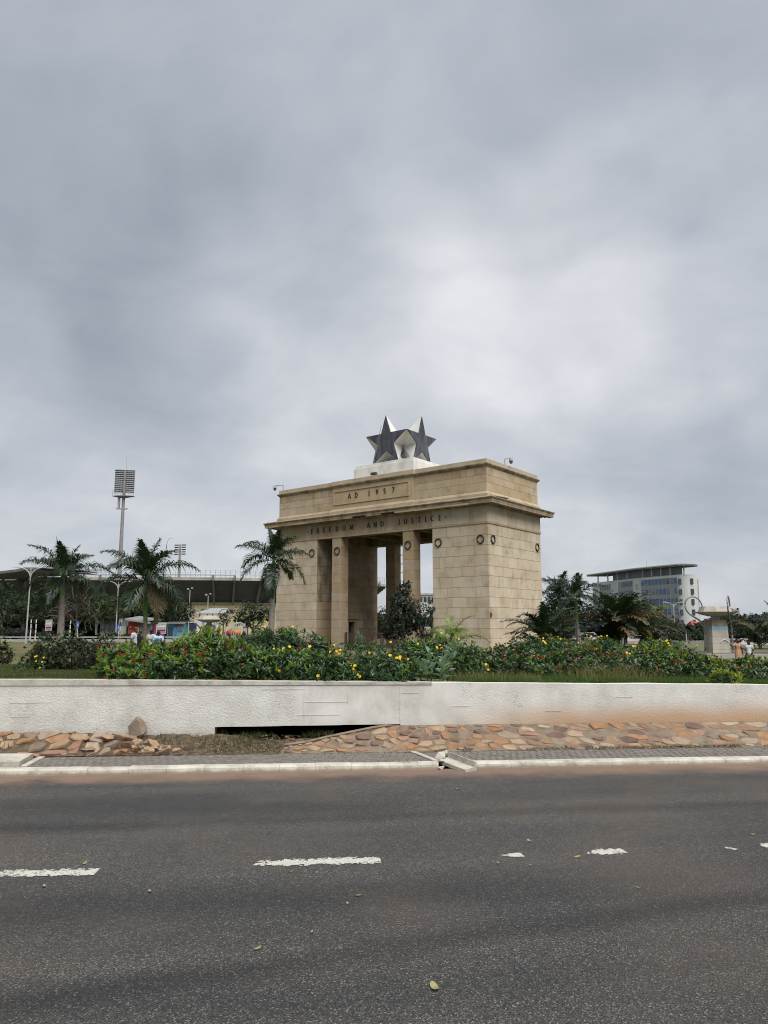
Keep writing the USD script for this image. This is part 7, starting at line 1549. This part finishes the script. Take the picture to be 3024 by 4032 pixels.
# motorcyclist
P0 = place(98, 2500, 106, 0.0); mc = thing('motorcycle', 'dark motorcycle riding along the road at the far left', 'motorcycle', P0, 0)
for x in (-.65, .65): an = np.linspace(0, 2 * PI, 21); w_ = part(mc, 'wheel', MB().tube(np.stack([x + .27 * np.cos(an), 0 * an, .31 + .27 * np.sin(an)], 1), .05, 6, cap=False), MATS['tyre']); part(w_, 'spokes', MB().bar((x - .25, 0, .31), (x + .25, 0, .31), .02).bar((x, 0, .06), (x, 0, .56), .02), MATS['galvanised'])
part(mc, 'frame', MB().bar((-.65, 0, .31), (-.1, 0, .5), .09).bar((-.1, 0, .5), (.45, 0, .85), .10).bar((.45, 0, .95), (.65, 0, .31), .07).box(-.2, .2, -.12, .12, .25, .55), MATS['dark_metal']); part(mc, 'tank', ell(np.array([.15, 0, .80]), .28, .13, .13), MATS['blue_paint'], smooth=True); part(mc, 'seat', MB().box(-.6, -.05, -.12, .12, .74, .84), MATS['tyre']); part(mc, 'handlebar', MB().bar((.42, -.35, 1.02), (.42, .35, 1.02), .035), MATS['dark_metal']); part(mc, 'headlight', ell(np.array([.62, 0, .88]), .09, .09, .10), MATS['silver_paint'], smooth=True)
person('rider in a pale jacket and blue helmet leaning forward on the motorcycle', P0 + [-.2, 0, 0], 90, 1.7, dict(head=(0, -.42, 1.42), crown=(0, -.42, 1.48), chin=(0, -.47, 1.36), neck=(0, -.30, 1.32), chest=(0, -.18, 1.20), waist=(0, -.02, 1.02), hip=(0, .08, .90), shl=(-.18, -.26, 1.28), shr=(.18, -.26, 1.28), ell=(-.30, -.42, 1.10), elr=(.30, -.42, 1.10), wrl=(-.28, -.60, 1.04), wrr=(.28, -.60, 1.04), hal=(-.28, -.64, 1.04), har=(.28, -.64, 1.04), hpl=(-.13, .05, .88), hpr=(.13, .05, .88), knl=(-.20, -.30, .70), knr=(.20, -.30, .70), anl=(-.18, .0, .34), anr=(.18, .0, .34), tol=(-.19, -.16, .30), tor=(.19, -.16, .30)), 'grey_cloth', 'jeans', sleeves='long', extras=lambda t, k: part(t, 'helmet', (lambda g: (g[0] * k, g[1]))(ell(np.array([0, -.41, 1.47]), .135, .15, .14, 2)), MATS['sign_blue'], smooth=True))

# ------------------------------------------------------------------ parked cars seen between the palms
def car(label, u, v, Y, rz, m, L=4.2):
    P = at(u, v, Y); t = thing('parked_car', label, 'car', (P[0], Y, P[2] - .75), rz); pr_ = [(-2.1, .35), (2.1, .35), (2.12, .72), (1.3, .92), (.75, 1.42), (-1.0, 1.45), (-1.75, 1.0), (-2.1, .92)]
    mp = lambda q_: np.stack([q_[:, 0] * L / 4.2, q_[:, 2], q_[:, 1]], 1); part(t, 'body', MB().prism(pr_, -.82, .82, mp), MATS[m])
    for y in (-.835, .825): part(t, 'window', MB().prism([(1.1, .95), (.68, 1.34), (-.95, 1.37), (-1.5, 1.0)], y, y + .01, mp), MATS['dark_glass'])
    part(t, 'windscreen', MB().add([(1.27 * L / 4.2, -.7, .96), (1.27 * L / 4.2, .7, .96), (.80 * L / 4.2, .65, 1.40), (.80 * L / 4.2, -.65, 1.40)], [[0, 1, 2, 3]]), MATS['dark_glass'])
    for x in (-1.3, 1.3):
        for y in (-.84, .66): part(t, 'wheel', MB().lathe([(0, 0), (.32, 0), (.32, .18), (0, .18)], 14, lambda v_: np.stack([v_[:, 0] + x * L / 4.2, v_[:, 2] + y, v_[:, 1] + .32], 1)), MATS['tyre'])
    for y in (-.6, .6): part(t, 'headlight', ell(np.array([2.08 * L / 4.2, y, .72]), .06, .14, .08, 1), MATS['white_paint'])
car('white car parked under the date palms, left of the lamp', 2515, 2521, 108, 0, 'white_paint'); car('silver car between the palm trunks right of the arch', 2312, 2508, 112, 15, 'silver_paint'); car('pale car under the tree behind the woman in peach', 2880, 2538, 90, 8, 'silver_paint'); car('white car at the right edge under the dark tree', 2965, 2536, 90, 4, 'white_paint')
for u, v0, v1, Y, lab in ((2601, 2490, 2520, 88, 'white marker post left of the office lamp'), (2703, 2492, 2515, 92, 'thin pale post with a dark ball top at the foot of the office block'), (2268, 2412, 2522, 80, 'tall white pole beside the clear-trunked palm')):
    P = at(u, v1, Y); t = thing('marker_post', lab, 'post', (P[0], Y, P[2] - 1)); part(t, 'shaft', MB().tube([(0, 0, 0), (0, 0, hz(v0, Y, u) - P[2] + 1)], .08, 8), MATS['lamp_white'])
    if u == 2703: part(t, 'ball', ell(np.array([0, 0, hz(v0, Y, u) - P[2] + 1.05]), .14, .14, .14, 1), MATS['dark_metal'])

# ------------------------------------------------------------------ office block
of = thing('office_building', 'white office block with blue and green glass bays and an oversailing roof', 'building')
def plan(u, Y): p = at(u, 2400, Y); return np.array([p[0], Y])
Yl, Yr = 300.0, 252.0
def ytop(v): return v
ZT = 2 + (2468 - 2263) * Yr / FPX * 1.0
PA, PB, PC, PD = plan(2337, Yl), plan(2500, 272), plan(2528, 268), plan(2676, 252)
def ztop(u, v, Y): return hz(v, Y, u)
ZW = (ztop(2337, 2296, 300) + ztop(2600, 2267, 258)) / 2
arcp_ = [PD + (PD - PC) / np.linalg.norm(PD - PC) * 1.6]
pl_pts = [PA, PB, PC, PD]
dirr = unit(PD - PC); nrm = np.array([-dirr[1], dirr[0]]); nrm = nrm if nrm[1] > 0 else -nrm
RC = 3.0
for k in range(1, 7): a = k / 6 * PI / 2; pl_pts.append(PD + dirr * RC * math.sin(a) + nrm * RC * (1 - math.cos(a)))
PE = pl_pts[-1]; pl_pts.append(PE + nrm * 2.6); pl_pts.append(PC + nrm * 7); pl_pts.append(PA + nrm * 7)
def wall_strip(pts, z0, z1, off=0.0):
    v = np.array([[p[0], p[1], z] for z in (z0, z1) for p in pts]); n = len(pts); return v, np.array([[i, i + 1, n + i + 1, n + i] for i in range(n - 1)] )
part(of, 'wall', MB().prism([tuple(p) for p in pl_pts], -1.0, ZW), MATS['white_wall'])
FH = 3.45
def facade(A, B, n, name, z_top, floors, seed, tones, spandrel=True):
    r = np.random.default_rng(seed); d = unit(B - A); L = np.linalg.norm(B - A); o = np.array([d[1], -d[0]]); o = o if o[1] < 0 else -o
    def quad(x0, x1, z0, z1, dep):
        v = [[*(A + d * x + o * q_), z] for q_ in (0, dep) for z in (z0, z1) for x in (x0, x1)]; return MB().add(v, [[4, 5, 7, 6], [0, 1, 5, 4], [2, 6, 7, 3], [0, 4, 6, 2], [1, 3, 7, 5]])
    w = L / n
    for fl in range(floors):
        zt_ = z_top - fl * FH
        for k in range(n):
            m_ = r.choice(tones, p=[.42, .22, .14, .12, .10]); part(of, 'pane', quad(k * w + .09, (k + 1) * w - .09, zt_ - 1.95, zt_, .16), MATS[m_])
            if r.uniform() < .38:
                zc = zt_ - r.choice([.55, 1.0, 1.5]); part(of, 'glazing_bar', quad(k * w + .09, (k + 1) * w - .09, zc - .09, zc + .09, .20), MATS['pane_frame'])
        part(of, 'spandrel', quad(0, L, zt_ - FH + .02, zt_ - 1.97, .13), MATS['spandrel_glass'])
    for k in range(n + 1): part(of, 'mullion', quad(k * w - .04, k * w + .04, z_top - floors * FH, z_top + .1, .24), MATS['pane_frame'])
mat('pane_frame', [(.23, .265, .29), (.28, .315, .34)], 1, .6)
for nm, c in dict(pane_blue=(.045, .090, .20), pane_teal=(.045, .105, .115), pane_slate=(.085, .115, .155), pane_grey=(.17, .20, .21), spandrel_glass=(.175, .195, .19)).items(): glass_mat(nm, c, .25)  # blue and slate panes: reflected sky put into the base colour
TN_ = ['pane_blue', 'pane_teal', 'pane_slate', 'pane_grey', 'dark_glass']
zt1 = ztop(2600, 2280, 260)
facade(PC + (PD - PC) * .02, PC + (PD - PC) * .99, 10, 'right', zt1, 6, 3, TN_)
facade(PA + (PB - PA) * .20, PA + (PB - PA) * .47, 5, 'left', zt1 - .3, 6, 4, ['dark_glass', 'pane_slate', 'pane_blue', 'pane_grey', 'pane_teal'])
facade(PA + (PB - PA) * .66, PA + (PB - PA) * .985, 6, 'mid', zt1 + .1, 6, 5, ['dark_glass', 'pane_slate', 'pane_blue', 'pane_grey', 'pane_teal'])
# slot windows beside the curved corner and on the end wall
for fl in range(6):
    for q_, nm in ((pl_pts[4], 'slot_window'), (pl_pts[9], 'slot_window')):
        part(of, nm, MB().box(q_[0] - .5, q_[0] + .5, q_[1] - .35, q_[1] + .2, zt1 - fl * FH - 2.3, zt1 - fl * FH - .4), MATS['dark_glass'])
    part(of, 'balcony', MB().box(PE[0] + .2, PE[0] + 2.6, PE[1] + 1.2, PE[1] + 3.5, zt1 - fl * FH - 2.9, zt1 - fl * FH - 2.3), MATS['stadium_concrete'])
for k, dx in enumerate((1.3, 2.9)): b = MB().tube([(PE[0] + dx, PE[1] + 1 + k, 0), (PE[0] + dx, PE[1] + 1 + k, zt1 - 1.6 + k), (PE[0] + dx - .8, PE[1] + 1.5 + k, zt1 - .6 + k), (PE[0] - .5, PE[1] + 2 + k, zt1 - .6 + k)], .26, 8); part(of, 'duct', b, MATS['galvanised'])
# recessed top storey and roof
inner = [p + np.array([.8, 3.0]) if i < 4 else p + np.array([-1.5, 2.0]) for i, p in enumerate(pl_pts[:10])]
part(of, 'penthouse', MB().prism([tuple(PA + (PB - PA) * .42 + nrm * 2.2), tuple(PB + nrm * 2), tuple(PC + nrm * 2), tuple(PD + nrm * 2.2), tuple(PC + nrm * 6), tuple(PA + (PB - PA) * .42 + nrm * 6)], ZW, ZW + 3.0), MATS['grey_panel'])
ov = [PA + unit(PA - PB) * 3.0 + np.array([-.6, 0]), PB + np.array([-1.0, -1.2]), PC + np.array([-.8, -1.4]), PD + np.array([-.5, -1.6])] + [PD + dirr * (RC + 1.8) * math.sin(a) + nrm * ((RC) * (1 - math.cos(a)) - 1.6 * math.cos(a)) for a in np.linspace(.3, PI / 2, 5)] + [PE + nrm * 3.2, PC + nrm * 7.4, PA + nrm * 7.4]
part(of, 'roof', MB().prism([tuple(p) for p in ov], ZW + 2.75, ZW + 3.25), MATS['roof_under']); part(of, 'roof_edge', MB().prism([tuple(p + unit(p - np.mean(ov, 0)) * .12) for p in ov], ZW + 3.252, ZW + 3.6), MATS['white_wall'])
for k in range(9):
    q_ = [PA + (PB - PA) * s_ for s_ in (.13, .38, .62, .85)] + [PC + (PD - PC) * s_ for s_ in (.05, .3, .55, .8)] + [PD + dirr * 2.5]
    p = q_[k] + np.array([.6, .8]); part(of, 'roof_column', MB().tube([(p[0], p[1], ZW - .1), (p[0], p[1], ZW + 2.9)], .28, 8), MATS['white_wall'])
part(of, 'antenna', MB().tube([(PC[0] + 2.5, PC[1], ZW + 3.5), (PC[0] + 2.5, PC[1], ZW + 6.2)], .07, 5), MATS['galvanised'])
d_ = unit(PC - PB)
for k, ch in enumerate('GNANY'):
    b = MB(); g = glyph(ch, 1.75); c0 = PB * .55 + PC * .45; dd = unit(PC - PB); oo = np.array([dd[1], -dd[0]]); oo = oo if oo[1] < 0 else -oo
    for p in getattr(g, 'geoms', [g]): b.prism(sa.scale(p, 1.25, 1, origin=(0, 0)), .02, .2, lambda v_: np.stack([c0[0] + dd[0] * v_[:, 0] + oo[0] * v_[:, 2], c0[1] + dd[1] * v_[:, 0] + oo[1] * v_[:, 2], zt1 - 2.9 - k * 2.55 + v_[:, 1]], 1))
    part(of, 'letter', b, MATS['letter_green'], label=f'letter {ch}')
ls = PA + (PB - PA) * .53; part(of, 'wall_sign', MB().box(ls[0] - .2, ls[0] + 1.6, ls[1] - 1.0, ls[1] - .6, zt1 - 4.2, zt1 - 3.6).box(ls[0] + 1.0, ls[0] + 1.35, ls[1] - 1.0, ls[1] - .6, zt1 - 3.6, zt1 - 1.9), MATS['white_paint'])
# grey tower block and red-roofed house behind the right-hand monument
t = thing('tower_block', 'pale grey tower block rising above the trees at the right', 'building'); a, c = at(2877, 2470, 420), at(2911, 2394, 420); part(t, 'shaft', MB().prism([(a[0], a[2]), (c[0], a[2]), (c[0], c[2]), ((a[0] * .55 + c[0] * .45), c[2] - .6), (a[0], c[2] + .2)], 0, 14, lambda v_: np.stack([v_[:, 0], 420 + v_[:, 2], v_[:, 1]], 1)), MATS['stadium_concrete']); part(t, 'base', MB().box(a[0] - 2, c[0] + 4, 421, 440, -1, a[2]), MATS['stadium_concrete'])
for k in range(5): part(t, 'window_band', MB().box(a[0] + 2.4, c[0] - .8, 419.8, 420.0, a[2] + 1.2 + k * 1.9, a[2] + 1.7 + k * 1.9), MATS['grey_panel'])
t = thing('small_block', 'small pale building top between the trees, right of the tower block', 'building'); a, c = at(2922, 2475, 380), at(2936, 2428, 380); part(t, 'wall', MB().box(a[0], c[0], 380, 392, -1, c[2]), MATS['white_wall']); part(t, 'roof_slab', MB().box(a[0] - .3, c[0] + .3, 379.6, 392, c[2], c[2] + .35), MATS['stadium_concrete'])
t = thing('red_roof_house', 'white house with a dark red roof between the office block and the monument', 'house'); a, c = at(2746, 2502, 215), at(2782, 2444, 215)
part(t, 'wall', MB().box(a[0], c[0] + 2, 215, 223, -1, hz(2478, 215)), MATS['white_wall']); z1, z2 = hz(2479, 214.4), hz(2445, 218); part(t, 'roof', MB().add([(a[0] - .8, 214.4, z1), (c[0] + 2.6, 214.4, z1), (c[0] + 2.6, 224, z1), (a[0] - .8, 224, z1), (a[0] - .2, 219, z2), (c[0] - .2, 219, z2 - .3)], [[0, 1, 5, 4], [2, 3, 4, 5], [3, 0, 4, 4], [1, 2, 5, 5], [0, 3, 2, 1]]), MATS['red_roof'])
for k in range(2): x = a[0] + .5 + k * 1.15; w_ = part(t, 'window', MB().box(x, x + .95, 214.9, 214.98, hz(2494, 215), hz(2482, 215)), MATS['stadium_concrete']); part(w_, 'pane', MB().box(x + .08, x + .87, 214.84, 214.895, hz(2493, 215), hz(2486, 215)), MATS['dark_glass'])
# pale building seen through the right opening of the arch
t = thing('far_building', 'pale grey building beyond the arch, seen through its right opening', 'building'); a, c = at(1648, 2470, 210), at(1712, 2343, 210)
part(t, 'wall', MB().box(a[0], c[0] + 6, 210, 222, -1, c[2]), MATS['white_wall']); part(t, 'parapet', MB().box(a[0] - .2, c[0] + 6.2, 209.7, 222, c[2], c[2] + .5), MATS['stadium_concrete'])
for k in range(5): x = a[0] + .4 + k * 1.1; part(t, 'window', MB().box(x, x + .8, 209.9, 209.98, c[2] - 1.9, c[2] - .5), MATS['dark_glass'])
t = thing('slim_tower', 'slim lattice tower far beyond the gap between the pillars', 'tower'); p = at(1582, 2300, 260); zt_ = hz(2150, 260, 1582)
for sx in (-.5, .5):
    for sy in (-.5, .5): part(t, 'leg', MB().box(p[0] + sx - .09, p[0] + sx + .09, 260 + sy - .09, 260 + sy + .09, -1, zt_), MATS['stadium_concrete'])
for z in np.arange(2, zt_, 3.1): part(t, 'platform', MB().box(p[0] - .6, p[0] + .6, 259.4, 260.6, z, z + .35), MATS['stadium_concrete'])
# tree belt on the horizon: beyond the office and the stadium
def belt(name, label, x0, x1, Y, h, seed, n, m='tree_leaf'):
    r = np.random.default_rng(seed); x = r.uniform(x0, x1, n); hh = h * (.55 + .8 * meshkit.fbm(np.stack([x * .05, 0 * x, 0 * x], 1), 3, seed)); P = np.stack([x, Y + r.uniform(-4, 4, n), r.uniform(0, 1, n) ** .7 * hh], 1); solo(name, whorls(P, np.tile([0, -.4, 1.0], (n, 1)) + r.normal(size=(n, 3)) * .3, 4, 1.1, .6, r, (30, 100)), MATS[m], label, 'trees', kind='stuff')
belt('distant_trees', 'band of distant dark trees on the horizon right of the arch', 25, 300, 330, 7.5, 71, 9000, 'tree_leaf_dark')
belt('distant_trees', 'band of distant trees on the horizon left of the stadium', -300, -95, 230, 9, 72, 7000)
belt('distant_trees', 'low dark trees beyond the road behind the arch', -10, 22, 135, 4.2, 73, 1600, 'tree_leaf_dark')
belt('roadside_trees', 'dark undergrowth below the trees along the far road, left', -76, -35, 124, 4.4, 74, 5200, 'tree_leaf_dark')
belt('roadside_trees', 'dark undergrowth below the trees along the far road, right of the arch', 22, 60, 118, 2.3, 75, 3600, 'tree_leaf_dark')
